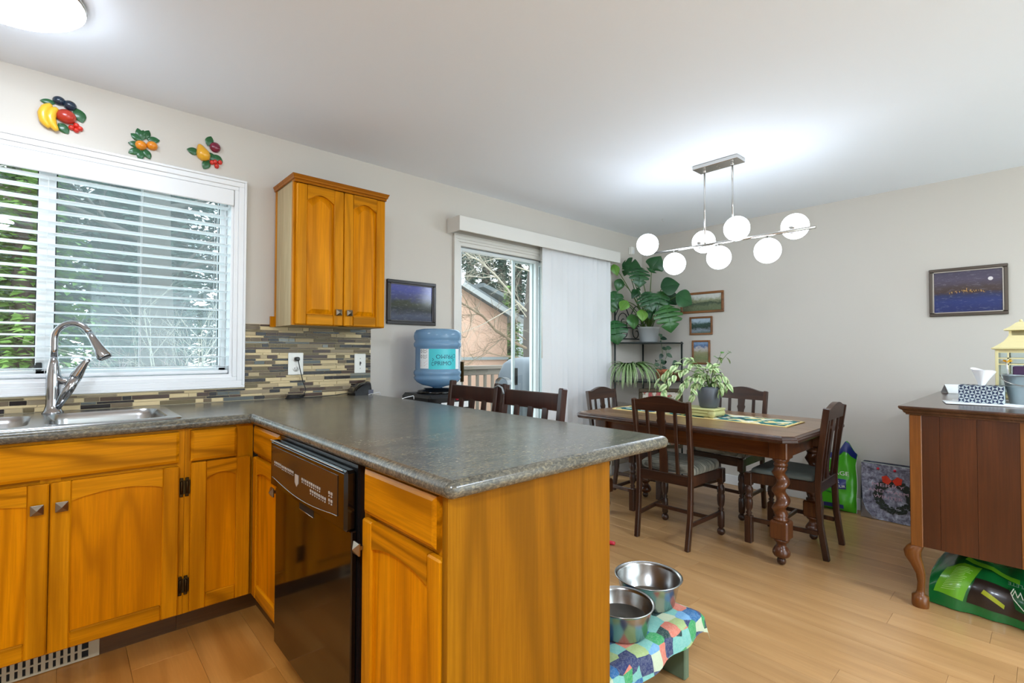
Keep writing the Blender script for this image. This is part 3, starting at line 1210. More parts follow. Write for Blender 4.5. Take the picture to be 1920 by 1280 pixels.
# control fascia, proud with a bowed lower edge
n = 16
ya, yb = DY0 + .004, DY1 - .002
poly = [(ya, .862), (ya, .72)] + [(ya + (yb - ya) * i / n, .725 - .022 * math.sin(PI * i / n)) for i in range(1, n)] + [(yb, .72), (yb, .862)]
M_fasc = plain('dark_bronze_plastic', (40, 32, 27), .22, coat=.3)
m = MB()
m.box(FXD - .022, FXD + .012, ya, yb, .70, .860, .008)
fc = part('control_panel', m, M_blackgloss, dw)
poly = [(ya + .045, .842), (ya + .045, .735)] + [(ya + .045 + (yb - ya - .07) * i / n, .737 - .020 * math.sin(PI * i / n)) for i in range(1, n)] + [(yb - .025, .735), (yb - .025, .842)]
m = MB().prism(list(reversed(poly)), FXD - .0235, FXD - .0215, lambda a, b, d: (d, a, b))
part('display_inset', m, M_fasc, fc)
m = MB()
pr_ = [(FXD - .0240, a, b) for a, b in poly[1:-1]]
m.tube(pr_, .0012, 5, False)
m.tube([(FXD - .023, ya + .01, .8600), (FXD - .023, yb - .005, .8600)], .0018, 5, False)
part('silver_trim', m, M_chrome, fc)
M_btn = plain('silver_print', (176, 170, 160), .4)
m = MB()
rng = random.Random(3)
for rowz, yy0, yy1 in ((.790, 1.74, 1.80), (.788, 1.62, 1.73), (.782, 1.40, 1.54), (.762, 1.36, 1.47), (.785, 1.315, 1.345), (.765, 1.315, 1.345)):
    y = yy0
    while y < yy1:
        w_ = rng.uniform(.006, .012)
        m.box(FXD - .0245, FXD - .0236, y, y + w_, rowz - .003, rowz + .004)
        m.box(FXD - .0245, FXD - .0236, y + .002, y + w_ - .002, rowz - .010, rowz - .006)
        y += w_ + .006
part('button_print', m, M_btn, fc)['kind'] = 'stuff'
m = MB().prism([(1.575, .787), (1.575, .762), (1.590, .750), (1.605, .762), (1.605, .787)], FXD - .0248, FXD - .0236, lambda a, b, d: (d, a, b))
part('shield_badge', m, M_btn, fc)
m = MB()
m.box(FXD - .0046, FXD - .0036, 1.50, 1.62, .672, .697)
hc = part('handle_recess', m, M_blackmatte, dw)
m = MB()
m.tube([(FXD - .005, 1.50, .672), (FXD - .005, 1.62, .672)], .0016, 5)
part('silver_trim', m, M_chrome, hc)
m = MB()
m.box(FXP + .035, FXP + .05, DY0 + .004, DY1 - .004, KZ + .008, .128)
part('kick_plate', m, M_black, dw)
m = MB()
m.box(FXP - .012, FXP + .03, DY0, DY0 + .003, .13, ZT - .004)
part('side_trim', m, M_black, dw)

# ------------------------------------------------------------ sink
sk = root('kitchen_sink', 'stainless double-bowl drop-in sink in the worktop', 'sink', (-.07, 2.5, CZ))
m = MB()
RX0, RX1, RY0, RY1 = -.49, .345, 2.240, 2.768


def rr(x0, x1, y0, y1, r_, z, n=5):
    out = []
    for cx, cy, a0 in ((x1 - r_, y1 - r_, 0), (x0 + r_, y1 - r_, PI / 2), (x0 + r_, y0 + r_, PI), (x1 - r_, y0 + r_, 1.5 * PI)):
        for i in range(n + 1):
            a = a0 + PI / 2 * i / n
            out.append((cx + r_ * math.cos(a), cy + r_ * math.sin(a), z))
    return out


def annulus(mb, outer, inner_list):
    bm = bmesh.new()
    ov = [bm.verts.new(p) for p in outer]
    es = [bm.edges.new((ov[i], ov[(i + 1) % len(ov)])) for i in range(len(ov))]
    for inn in inner_list:
        iv = [bm.verts.new(p) for p in inn]
        es += [bm.edges.new((iv[i], iv[(i + 1) % len(iv)])) for i in range(len(iv))]
    bmesh.ops.triangle_fill(bm, use_beauty=True, use_dissolve=False, edges=es)
    bm.verts.index_update()
    mb.add([v.co.copy() for v in bm.verts], [tuple(v.index for v in f.verts) for f in bm.faces])
    bm.free()


b1 = (-.445, -.085, SKY0 + .02, 2.665)
b2 = (-.045, .305, SKY0 + .02, 2.665)
annulus(m, rr(RX0 + .012, RX1 - .012, RY0 + .012, RY1 - .012, .03, CZ + .006), [rr(*b1, .06, CZ + .006), rr(*b2, .06, CZ + .006)])
m.strip([rr(RX0, RX1, RY0, RY1, .04, CZ + .0005), rr(RX0 + .004, RX1 - .004, RY0 + .004, RY1 - .004, .036, CZ + .006), rr(RX0 + .012, RX1 - .012, RY0 + .012, RY1 - .012, .03, CZ + .006)], True, True)
part('rim', m, M_steel, sk, fix=False)
for bx in (b1, b2):
    m = MB()
    cx_, cy_ = (bx[0] + bx[1]) / 2, (bx[2] + bx[3]) / 2
    rows = [rr(*bx, .06, CZ + .006)]
    for dz, ins in ((-.004, .006), (-.02, .010), (-.15, .016), (-.170, .03), (-.178, .06)):
        rows.append(rr(bx[0] + ins, bx[1] - ins, bx[2] + ins, bx[3] - ins, .06, CZ + dz))
    m.strip(rows, True, True)
    k = len(rows[-1])
    m.add(rows[-1], [tuple(range(k))])
    bo = part('bowl', m, M_steel, sk, fix=False)
    m = MB().lathe([(.04, -.177), (.036, -.172), (.02, -.174), (.0, -.175)], (cx_, cy_, CZ), 16, caps=False)
    part('drain', m, M_faucet, bo)

# ------------------------------------------------------------ faucet
fx, fy, fz = -.028, 2.715, CZ + .006
fa = root('kitchen_faucet', 'chrome gooseneck faucet with pull-down spray head at the sink', 'faucet', (fx, fy, fz))
sd = Vector((.86, -.5, 0)).normalized()
m = MB().lathe([(.034, 0), (.034, .004), (.028, .012), (.0235, .03), (.0225, .06), (.024, .095), (.0245, .13), (.0225, .16), (.016, .20), (.0125, .225)], (fx, fy, fz), 20)
part('body', m, M_faucet, fa)
pts = [Vector((fx, fy, fz + .215)), Vector((fx, fy, fz + .26))]
R_ = .063
for i in range(0, 13):
    a = PI - (PI * .87) * i / 12
    pts.append(Vector((fx, fy, fz + .300)) + sd * (R_ + R_ * math.cos(a)) + Vector((0, 0, R_ * math.sin(a))))
m = MB().tube(pts, .0122, 14)
part('spout', m, M_faucet, fa)
e = pts[-1]
dn = (pts[-1] - pts[-2]).normalized()
m = MB().tube([e, e + dn * .03, e + dn * .075, e + dn * .112, e + dn * .118], [.0125, .0145, .019, .0262, .024], 18)
hd_ = part('spray_head', m, M_faucet, fa)
m = MB().tube([e + dn * .118, e + dn * .121], [.022, .021], 16)
part('nozzle', m, M_black, hd_)
m = MB()
h0_ = Vector((fx + .012, fy - .012, fz + .02))
h1_ = h0_ + Vector((.055, -.030, .125))
h2_ = h0_ + Vector((.084, -.046, .187))
m.tube([h0_, h0_.lerp(h1_, .5), h1_], [.012, .018, .0205], 14)
m.tube([Vector((fx, fy, fz + .15)), Vector((fx + .028, fy - .016, fz + .128)), h0_.lerp(h1_, .85)], [.015, .014, .013], 10)
part('side_valve', m, M_faucet, fa)
m = MB()
m.tube([h1_, h1_ + Vector((.003, -.002, .008)), h2_, h2_ + Vector((.014, -.006, .008))], [.0207, .0205, .011, .005], 14)
part('lever', m, M_faucet, fa)

# ------------------------------------------------------------ upper cabinet
UZ0, UZ1, UY = 1.303, 2.045, 2.548
uc = root('wall_cabinet', 'oak wall cabinet with two arched raised-panel doors hung by the window', 'cabinet', (1.09, 2.7, UZ0))
F3 = frame2((0, UY, 0), (1, 0, 0), (0, -1, 0))
CX0, CX1 = .838, 1.340
m = MB()
m.box(CX0 + .004, CX0 + .016, UY + .019, WY - .008, UZ0, UZ1)
m.box(CX0 + .016, CX1 - .016, UY + .019, WY - .012, UZ0, UZ0 + .016)
m.box(CX0 + .016, CX1 - .016, UY + .019, WY - .012, UZ1 - .016, UZ1)
m.box(CX0 + .016, CX1 - .016, WY - .012, WY - .008, UZ0, UZ1)
part('raw_side', m, M_rawply, uc)
m = MB().box(CX1 - .016, CX1, UY + .019, WY - .008, UZ0, UZ1)
part('side_panel', m, M_oakz, uc)
for bxs in ((CX0, CX0 + .02, WY - .028, WY - .0075, UZ0, UZ1), (CX0 - .022, CX0 - .0005, WY - .022, WY - .0075, UZ0 - .002, UZ0 + .055), (CX0, CX0 + .034, UY, UY + .0185, UZ0, UZ1), (CX1 - .03, CX1, UY, UY + .0185, UZ0, UZ1), (1.075, 1.115, UY + .0005, UY + .018, UZ0, UZ1)):
    part('face_stile', MB().box(*bxs), M_oakz, uc)
for zz in ((UZ1 - .045, UZ1), (UZ0, UZ0 + .03)):
    part('face_rail', MB().box(CX0 + .034, CX1 - .03, UY + .0005, UY + .018, *zz), M_oakx, uc)
cab_door(uc, F3, .850, 1.0925, UZ0 + .003, UZ1 - .028, M_oakx, knob=(1.065, 1.375), arch=.034, raised=True)
cab_door(uc, F3, 1.0955, 1.333, UZ0 + .003, UZ1 - .028, M_oakx, knob=(1.123, 1.375), arch=.034, raised=True)
m = MB()
pr = [(0, UZ1 - .012), (.006, UZ1 - .010), (.007, UZ1 - .002), (.010, UZ1 + .004), (.013, UZ1 + .012), (.0, UZ1 + .012)]
for i in range(len(pr) - 1):
    (o0, z0), (o1, z1) = pr[i], pr[i + 1]
    xa, xb = CX0, CX1
    ring0 = [(xa - o0, WY - .008, z0), (xa - o0, UY - .02 - o0, z0), (xb + o0, UY - .02 - o0, z0), (xb + o0, WY - .008, z0)]
    ring1 = [(xa - o1, WY - .008, z1), (xa - o1, UY - .02 - o1, z1), (xb + o1, UY - .02 - o1, z1), (xb + o1, WY - .008, z1)]
    m.strip([ring0, ring1], False)
m.add([(CX0 - .013, WY - .008, UZ1 + .012), (CX0 - .013, UY - .033, UZ1 + .012), (CX1 + .013, UY - .033, UZ1 + .012), (CX1 + .013, WY - .008, UZ1 + .012)], [(0, 1, 2, 3)])
m.box(CX0, CX1, UY - .02, UY + .001, UZ1 - .024, UZ1 + .010)
part('crown_moulding', m, wood('oak_crown', (140, 76, 10), (158, 90, 14), (174, 104, 20), 'x', spec=.3, stint=(255, 196, 110)), uc, fix=False)

# ------------------------------------------------------------ wall plates, cord, adapter
yp = WY - .012
op = root('outlet_plate', 'white double power outlet on the mosaic tiles with a black plug', 'outlet', (.945, yp, 1.075))
p0, p1 = onY(540, 661, yp), onY(568, 702, yp)
m = MB().box(p0.x, p1.x, yp - .006, yp, p1.z, p0.z, .003)
part('plate', m, M_plate, op)
pcx, pcz = (p0.x + p1.x) / 2, (p0.z + p1.z) / 2
for dz in (-.027, .027):
    m = MB().lathe([(.017, 0), (.017, .002), (.0, .002)], n=14, M=Matrix.Translation((pcx, yp - .006, pcz + dz)) @ Matrix.Rotation(PI / 2, 4, 'X'), caps=False)
    f_ = part('receptacle', m, M_plate, op)
    m = MB()
    for dx in (-.006, .006):
        m.box(pcx + dx - .0012, pcx + dx + .0012, yp - .0088, yp - .0081, pcz + dz - .002, pcz + dz + .007)
    m.box(pcx - .002, pcx + .002, yp - .0088, yp - .0081, pcz + dz - .010, pcz + dz - .006)
    part('slot', m, M_blackmatte, f_)
sp_ = root('switch_plate', 'white single light switch on the mosaic tiles', 'switch', (1.35, yp, 1.06))
p0, p1 = onY(664, 663, yp), onY(685, 699, yp)
m = MB().box(p0.x, p1.x, yp - .006, yp, p1.z, p0.z, .003)
part('plate', m, M_plate, sp_)
qx, qz = (p0.x + p1.x) / 2, (p0.z + p1.z) / 2
m = MB().box(qx - .004, qx + .004, yp - .007, yp - .0062, qz - .012, qz + .012)
part('slot', m, M_ink, sp_)
m = MB().box(qx - .003, qx + .003, yp - .016, yp - .0062, qz - .001, qz + .007, .001)
part('toggle', m, M_black, sp_)
m = MB()
for dz in (-.03, .03):
    m.lathe([(.0025, 0), (.0025, .001), (.0, .001)], n=8, M=Matrix.Translation((qx, yp - .0062, qz + dz)) @ Matrix.Rotation(PI / 2, 4, 'X'), caps=False)
part('screw', m, M_knob, sp_)

ad = root('power_cord', 'black plug and cord coiled on the worktop under the outlet', 'cord', (pcx, WY - .05, CZ))
zpl = pcz + .027
m = MB()
m.box(pcx - .012, pcx + .012, yp - .036, yp - .0085, zpl - .010, zpl + .010, .004)
part('plug', m, M_cord, ad)
c1 = onZ(552, 742, CZ + .004)
c2 = onZ(640, 738, CZ + .004)
pts = [(pcx + .004, yp - .03, zpl - .008), (pcx + .012, yp - .032, zpl - .05), (pcx + .03, yp - .03, CZ + .09), (pcx + .047, yp - .03, CZ + .045), (pcx + .035, yp - .034, CZ + .018), (pcx + .0, yp - .04, CZ + .006)]
m = MB().tube(pts, .0026, 7)
part('cable', m, M_cord, ad)
m = MB()
q = []
for i in range(40):
    a = i * .55
    q.append((pcx - .02 + .045 * math.cos(a) * (1 + .15 * math.sin(i * 1.7)), yp - .055 + .016 * math.sin(a), CZ + .004 + .0045 * (i // 11) + .001 * math.sin(i)))
m.tube(q, .0026, 6)
part('cable_coil', m, M_cord, ad)
m = MB().tube([(pcx - .02, yp - .07, CZ + .004), (pcx + .10, yp - .075, CZ + .004), (pcx + .2, yp - .06, CZ + .006), (1.235, yp - .05, CZ + .014)], .0024, 6)
part('cable', m, M_cord, ad)
# black wedge-shaped device (charging base)
dv = root('charging_base', 'glossy black wedge-shaped charging base by the switch', 'charger', (1.31, WY - .06, CZ))
M_devgl = plain('glossy_black_shell', (20, 20, 26), .18, coat=.5)
side = [(0, .0), (.118, 0), (.122, .012), (.112, .072), (.104, .078), (.055, .066), (.018, .042), (.002, .022)]
m = MB()
xo = 1.245
rows = []
for dy, s in ((-.115, .86), (-.108, .95), (-.095, 1.0), (-.03, 1.0), (-.018, .93)):
    rows.append([(xo + .06 + (a - .06) * s, WY + dy, CZ + b * s) for a, b in side])
m.strip(rows, True, True)
m.add(rows[0], [tuple(reversed(range(len(side))))])
m.add(rows[-1], [tuple(range(len(side)))])
part('shell', m, M_devgl, dv)
m = MB().box(xo + .090, xo + .121, WY - .1165, WY - .1155, CZ + .008, CZ + .030)
part('grey_window', m, plain('grey_lens', (96, 98, 112), .3), dv)
# white wire clips on the back edge of the peninsula
for i, (ua, ub, uc_) in enumerate((((691, 739), (725, 736), (727, 741)), ((754, 746.5), (789, 743), (790, 750)))):
    A = onZ(*ua, CZ + .004)
    dirv = (onZ(ub[0], ub[1] + 8, CZ + .004) - A)
    m = MB()
    L = .085
    A.z = CZ + .0025
    B = A + Vector((.075, -.03, .012))
    B = A + Vector((.078, .015, .010))
    Cc = Vector((CFX + .030, B.y, CZ - .03)) if B.x > CFX else Vector((B.x + .002, B.y, CZ + .003))
    m.tube([A, A.lerp(B, .5) + Vector((0, 0, .001)), B, B + Vector((.003, 0, -.004)), Vector((B.x + .004, B.y, B.z - .02 if B.x > CFX else CZ + .0028))], .0022, 6)
    m.tube([A + Vector((0, -.006, 0)), A + Vector((0, -.0005, 0))], .0024, 6)
    thing('wire_hook', m, M_white, ['white bent wire hook lying beside the black charging base', 'white bent wire hook near the water cooler'][i], 'hook', group='white wire hooks')

# ------------------------------------------------------------ fruit wall plaques
M_banana = plain('plaque_banana', (240, 188, 50), .3, tint=.12, coat=.3)
M_apple = plain('plaque_red_apple', (184, 52, 34), .25, tint=.25, coat=.4)
M_plum = plain('plaque_blue_plum', (26, 44, 62), .25, tint=.25, coat=.4)
M_leafp = plain('plaque_green_leaf', (34, 92, 48), .3, tint=.35, coat=.3)
M_cherry = plain('plaque_cherry', (206, 44, 30), .25, tint=.15, coat=.4)
M_orange = plain('plaque_peach', (232, 138, 26), .3, tint=.3, coat=.3)
M_pear = plain('plaque_pear', (240, 170, 40), .3, tint=.3, coat=.3)
M_purp = plain('plaque_purple_plum', (122, 26, 54), .25, tint=.2, coat=.4)


def plq_leaf(par, u, v, L, W, ang):
    c = onY(u, v, WY - .008)
    m = MB()
    n = 8
    rows = []
    for i in range(n + 1):
        t = i / n
        w_ = W * math.sin(PI * t) ** .8 + .0005
        row = []
        for k in range(-2, 3):
            row.append(((t - .5) * L, k / 2 * w_, .006 * (1 - (k / 2) ** 2) * math.sin(PI * t) - .003 * (1 if k == 0 else 0)))
        rows.append(row)
    ca, sa = math.cos(ang), math.sin(ang)
    rows = [[(c.x + p[0] * ca - p[1] * sa, WY - .004 - p[2] * 1.2, c.z + p[0] * sa + p[1] * ca) for p in r_] for r_ in rows]
    m.strip(rows, True)
    m.strip([[(p[0], WY - .0005, p[2]) for p in r_] for r_ in (rows[0], rows[-1])], False)
    part('leaf', m, M_leafp, par, fix=False)


def plq_ball(par, nm, u, v, rx, rz, mat, dep=.022, ang=0.0, off=.0):
    c = onY(u, v, WY)
    M = Matrix.Rotation(ang, 3, 'Y')
    m = MB().sphere((c.x, WY - .004 - off, c.z), 1.0, 16, 10, (rx, dep, rz), None)
    if ang:
        m.v = [tuple(Vector((c.x, WY - .004 - off, c.z)) + M @ (Vector(p) - Vector((c.x, WY - .004 - off, c.z)))) for p in m.v]
    m.v = [(p[0], min(p[1], WY - .0008), p[2]) for p in m.v]
    part(nm, m, mat, par)


pq = root('fruit_plaque', 'largest painted fruit plaque with bananas, apple and blue plums', 'wall decoration', onY(118, 250, WY), 0, 'painted fruit plaques')
plq_leaf(pq, 90, 190, .05, .012, .1)
plq_leaf(pq, 149, 216, .062, .022, -1.2)
plq_leaf(pq, 119, 240, .05, .018, -.9)
for bp in (((96, 196), (86, 202), (81, 213), (83, 227), (93, 239)), ((107, 203), (98, 209), (94, 220), (98, 233), (107, 245))):
    q = [onY(u, v, WY - .016) for u, v in bp]
    fine_ = []
    for i in range(4):
        for k in range(3):
            fine_.append(q[i].lerp(q[i + 1], k / 3))
    fine_.append(q[-1])
    nn = len(fine_)
    m = MB().tube(fine_, [.0185 * math.sin(PI * (i + .9) / (nn + .8)) ** .55 for i in range(nn)], 10)
    m.v = [(p[0], min(p[1], WY - .0008), p[2]) for p in m.v]
    part('banana', m, M_banana, pq)
plq_ball(pq, 'plum', 111, 190, .022, .019, M_plum)
plq_ball(pq, 'plum', 131, 199, .023, .021, M_plum, .024)
plq_ball(pq, 'apple', 124, 220, .034, .030, M_apple, .03, 0, .004)
for u, v in ((134, 240), (143, 236), (150, 242), (143, 245)):
    plq_ball(pq, 'cherry', u, v, .011, .011, M_cherry, .014)
pq = root('fruit_plaque', 'small painted fruit plaque with two orange peaches', 'wall decoration', onY(270, 296, WY), 0, 'painted fruit plaques')
for u, v, a in ((262, 250, 1.9), (275, 252, 1.2), (256, 257, 2.6), (253, 270, 3.1), (252, 283, 3.7), (264, 290, -1.8), (276, 288, -1.1), (288, 262, .2), (268, 253, 1.5)):
    plq_leaf(pq, u, v, .050, .015, a)
plq_ball(pq, 'peach', 264, 273, .023, .022, M_orange, .022)
plq_ball(pq, 'peach', 285, 274, .022, .021, M_orange, .022)
pq = root('fruit_plaque', 'painted fruit plaque with yellow pear, purple plum and cherries', 'wall decoration', onY(388, 318, WY), 0, 'painted fruit plaques')
for u, v, a in ((393, 264, 1.3), (363, 283, 3.0), (396, 293, -.6), (408, 297, -.5), (387, 308, -2.0)):
    plq_leaf(pq, u, v, .055, .018, a)
c = onY(379, 286, WY)
m = MB()
m.lathe([(.001, -.042), (.018, -.039), (.030, -.021), (.029, -.003), (.020, .016), (.013, .030), (.007, .038), (.001, .040)], n=16, M=Matrix.Translation((c.x, WY - .006, c.z)) @ Matrix.Rotation(-.35, 4, 'Y'))
m.v = [(p[0], min(p[1], WY - .0008), p[2]) for p in m.v]
part('pear', m, M_pear, pq)
plq_ball(pq, 'plum', 403, 277, .025, .026, M_purp)
for u, v in ((397, 305), (406, 312), (412, 305), (403, 304)):
    plq_ball(pq, 'cherry', u, v, .011, .012, M_cherry, .014)

# ------------------------------------------------------------ flush ceiling light over the sink
def flush_light(c, label, mat=None, grp='flush ceiling lights'):
    t = root('flush_ceiling_light', label, 'ceiling light', c, 0, grp)
    m = MB().lathe([(.205, -.001), (.208, -.012), (.205, -.022), (.19, -.024)], c, 40)
    part('rim', m, M_chrome, t)
    m = MB().lathe([(.0, -.088), (.05, -.086), (.11, -.076), (.165, -.055), (.195, -.034), (.205, -.023)], c, 48, caps=False)
    part('dish', m, mat or M_flush, t)


flush_light(Vector((-.165, 2.225, ZC)), 'round lit opal flush ceiling light above the sink')
flush_light(Vector((-.55, -.35, ZC)), 'added round fill light on the kitchen side, out of view', M_fill_dish)  # unseen lamp added to even out the room light
flush_light(Vector((2.3, -1.35, ZC)), 'added round fill light on the sitting side, out of view', M_fill_dish)  # second added lamp, also unseen, filling the room with light
# ============================================================ dining table
TX0, TX1, TY0, TY1, TZ = 2.745, 3.70, .885, 2.36, .735
tb = root('dining_table', 'old oak dining table with barley-twist legs and clipped corners', 'table', ((TX0 + TX1) / 2, (TY0 + TY1) / 2, 0))


def octo(ins, cut):
    a, b, c, d = TX0 + ins, TX1 - ins, TY0 + ins, TY1 - ins
    return [(a + cut, c), (b - cut, c), (b, c + cut), (b, d - cut), (b - cut, d), (a + cut, d), (a, d - cut), (a, c + cut)]


m = MB()
lv = [(.028, -.040), (.006, -.036), (.0, -.030), (.0, -.018), (.005, -.012), (.006, -.008), (.016, -.003), (.020, 0)]
rows = [[(x, y, TZ + dz) for x, y in octo(ins, .055 - ins * .4)] for ins, dz in lv]
m.strip(rows, False, True)
m.add(rows[0], [tuple(reversed(range(8)))])
part('edge_moulding', m, M_darkx, tb)
# boards of the top
bx = [TX0 + .02 + i * (TX1 - TX0 - .04) / 6 for i in range(7)]
for i in range(6):
    a, b = bx[i], bx[i + 1]
    c0 = .076 if i in (0,) else 0
    y0_, y1_ = TY0 + .02, TY1 - .02
    if i == 0:
        poly = [(a, y0_ + .047), (a + .047, y0_), (b - .0008, y0_), (b - .0008, y1_), (a + .047, y1_), (a, y1_ - .047)]
    elif i == 5:
        poly = [(a, y0_), (b - .047, y0_), (b, y0_ + .047), (b, y1_ - .047), (b - .047, y1_), (a, y1_)]
    else:
        poly = [(a, y0_), (b - .0008, y0_), (b - .0008, y1_), (a, y1_)]
    m = MB().prism(poly, TZ - .004, TZ + .0012, lambda x, y, d: (x, y, d))
    part('top_board', m, M_tabletop, tb)
LX0, LX1, LY0, LY1 = TX0 + .205, TX1 - .205, TY0 + .135, TY1 - .135
for (p, q) in (((LX0, LY0), (LX0, LY1)), ((LX1, LY0), (LX1, LY1)), ((LX0, LY0), (LX1, LY0)), ((LX0, LY1), (LX1, LY1))):
    m = MB()
    if p[0] == q[0]:
        m.box(p[0] - .014, p[0] + .014, p[1] + .045, q[1] - .045, TZ - .155, TZ - .042, .002)
        m.box(p[0] - .019, p[0] + .019, p[1] + .045, q[1] - .045, TZ - .155, TZ - .142, .003)
    else:
        m.box(p[0] + .045, q[0] - .045, p[1] - .014, p[1] + .014, TZ - .155, TZ - .042, .002)
    part('apron', m, M_apron, tb)
for lx in (LX0, LX1):
    for ly in (LY0, LY1):
        m = MB()
        # square head with a domed underside
        m.box(lx - .048, lx + .048, ly - .048, ly + .048, .585, TZ - .042, .006)
        m.lathe([(.026, .535), (.030, .54), (.036, .548), (.036, .556), (.030, .562), (.040, .572), (.045, .586)], (lx, ly, 0), 20)
        # barley twist
        n, st_ = 16, 44
        vs, fs = [], []
        z0, z1 = .275, .54
        for i in range(st_ + 1):
            t = i / st_
            z = z0 + (z1 - z0) * t
            a = t * 2 * PI * 2.6
            fade = min(1, t * 8, (1 - t) * 8)
            ex, ey = .012 * fade * math.cos(a), .012 * fade * math.sin(a)
            rr_ = .036 - .003 * t
            for k in range(n):
                b = 2 * PI * k / n
                vs.append((lx + ex + rr_ * math.cos(b), ly + ey + rr_ * math.sin(b), z))
        for i in range(st_):
            for k in range(n):
                fs.append((i * n + k, i * n + (k + 1) % n, (i + 1) * n + (k + 1) % n, (i + 1) * n + k))
        m.add(vs, fs, True)
        m.lathe([(.040, .245), (.040, .256), (.030, .262), (.034, .270), (.028, .280)], (lx, ly, 0), 20)
        lg = part('leg', m, M_tleg, tb)
        m = MB().box(lx - .047, lx + .047, ly - .047, ly + .047, .145, .246, .008)
        part('leg_block', m, M_tleg, lg)
        m = MB().lathe([(.022, .042), (.036, .048), (.045, .062), (.044, .078), (.034, .096), (.024, .110), (.026, .122), (.038, .132), (.042, .146)], (lx, ly, 0), 20)
        part('turned_foot', m, M_tleg, lg)
        m = MB().sphere((lx, ly, .0235), .0235, 14, 8)
        part('ball_castor', m, M_dark, lg)

# ============================================================ dining chairs
M_cush = NT('striped_grey_cushion')
_v = M_cush.coords((1, 1, 1), rand=False)
_n = M_cush.noise(M_cush.coords((8, 130, 8), rand=False), 1, 3, .6, .3)
M_cush.bs(Base_Color=M_cush.ramp(_n, [(.38, (92, 92, 84)), (.5, (132, 130, 118)), (.62, (168, 164, 148))]), Roughness=.95)
M_cush.bump(_n, .4, .004)
M_cush = M_cush.m


def turned(x, y, square_foot=False):
    m = MB()
    if square_foot:
        m.box(x - .021, x + .021, y - .021, y + .021, 0, .165, .004)
        m.lathe([(.020, .163), (.013, .172), (.019, .182), (.012, .192), (.021, .215), (.024, .245), (.022, .262), (.017, .272), (.024, .280), (.024, .288), (.018, .294), (.025, .315), (.024, .335), (.016, .346), (.02, .356)], (x, y, 0), 14)
        m.box(x - .022, x + .022, y - .022, y + .022, .352, .43, .004)
    else:
        m.sphere((x, y, .0245), .0245, 14, 8)
        m.lathe([(.012, .043), (.016, .052), (.021, .058), (.022, .115), (.020, .150), (.012, .160), (.019, .168), (.012, .178), (.020, .196), (.0235, .225), (.024, .255), (.020, .268), (.024, .276), (.024, .30), (.018, .318), (.012, .326), (.018, .334), (.02, .342)], (x, y, 0), 10)
        m.box(x - .022, x + .022, y - .022, y + .022, .338, .43, .004)
    return m


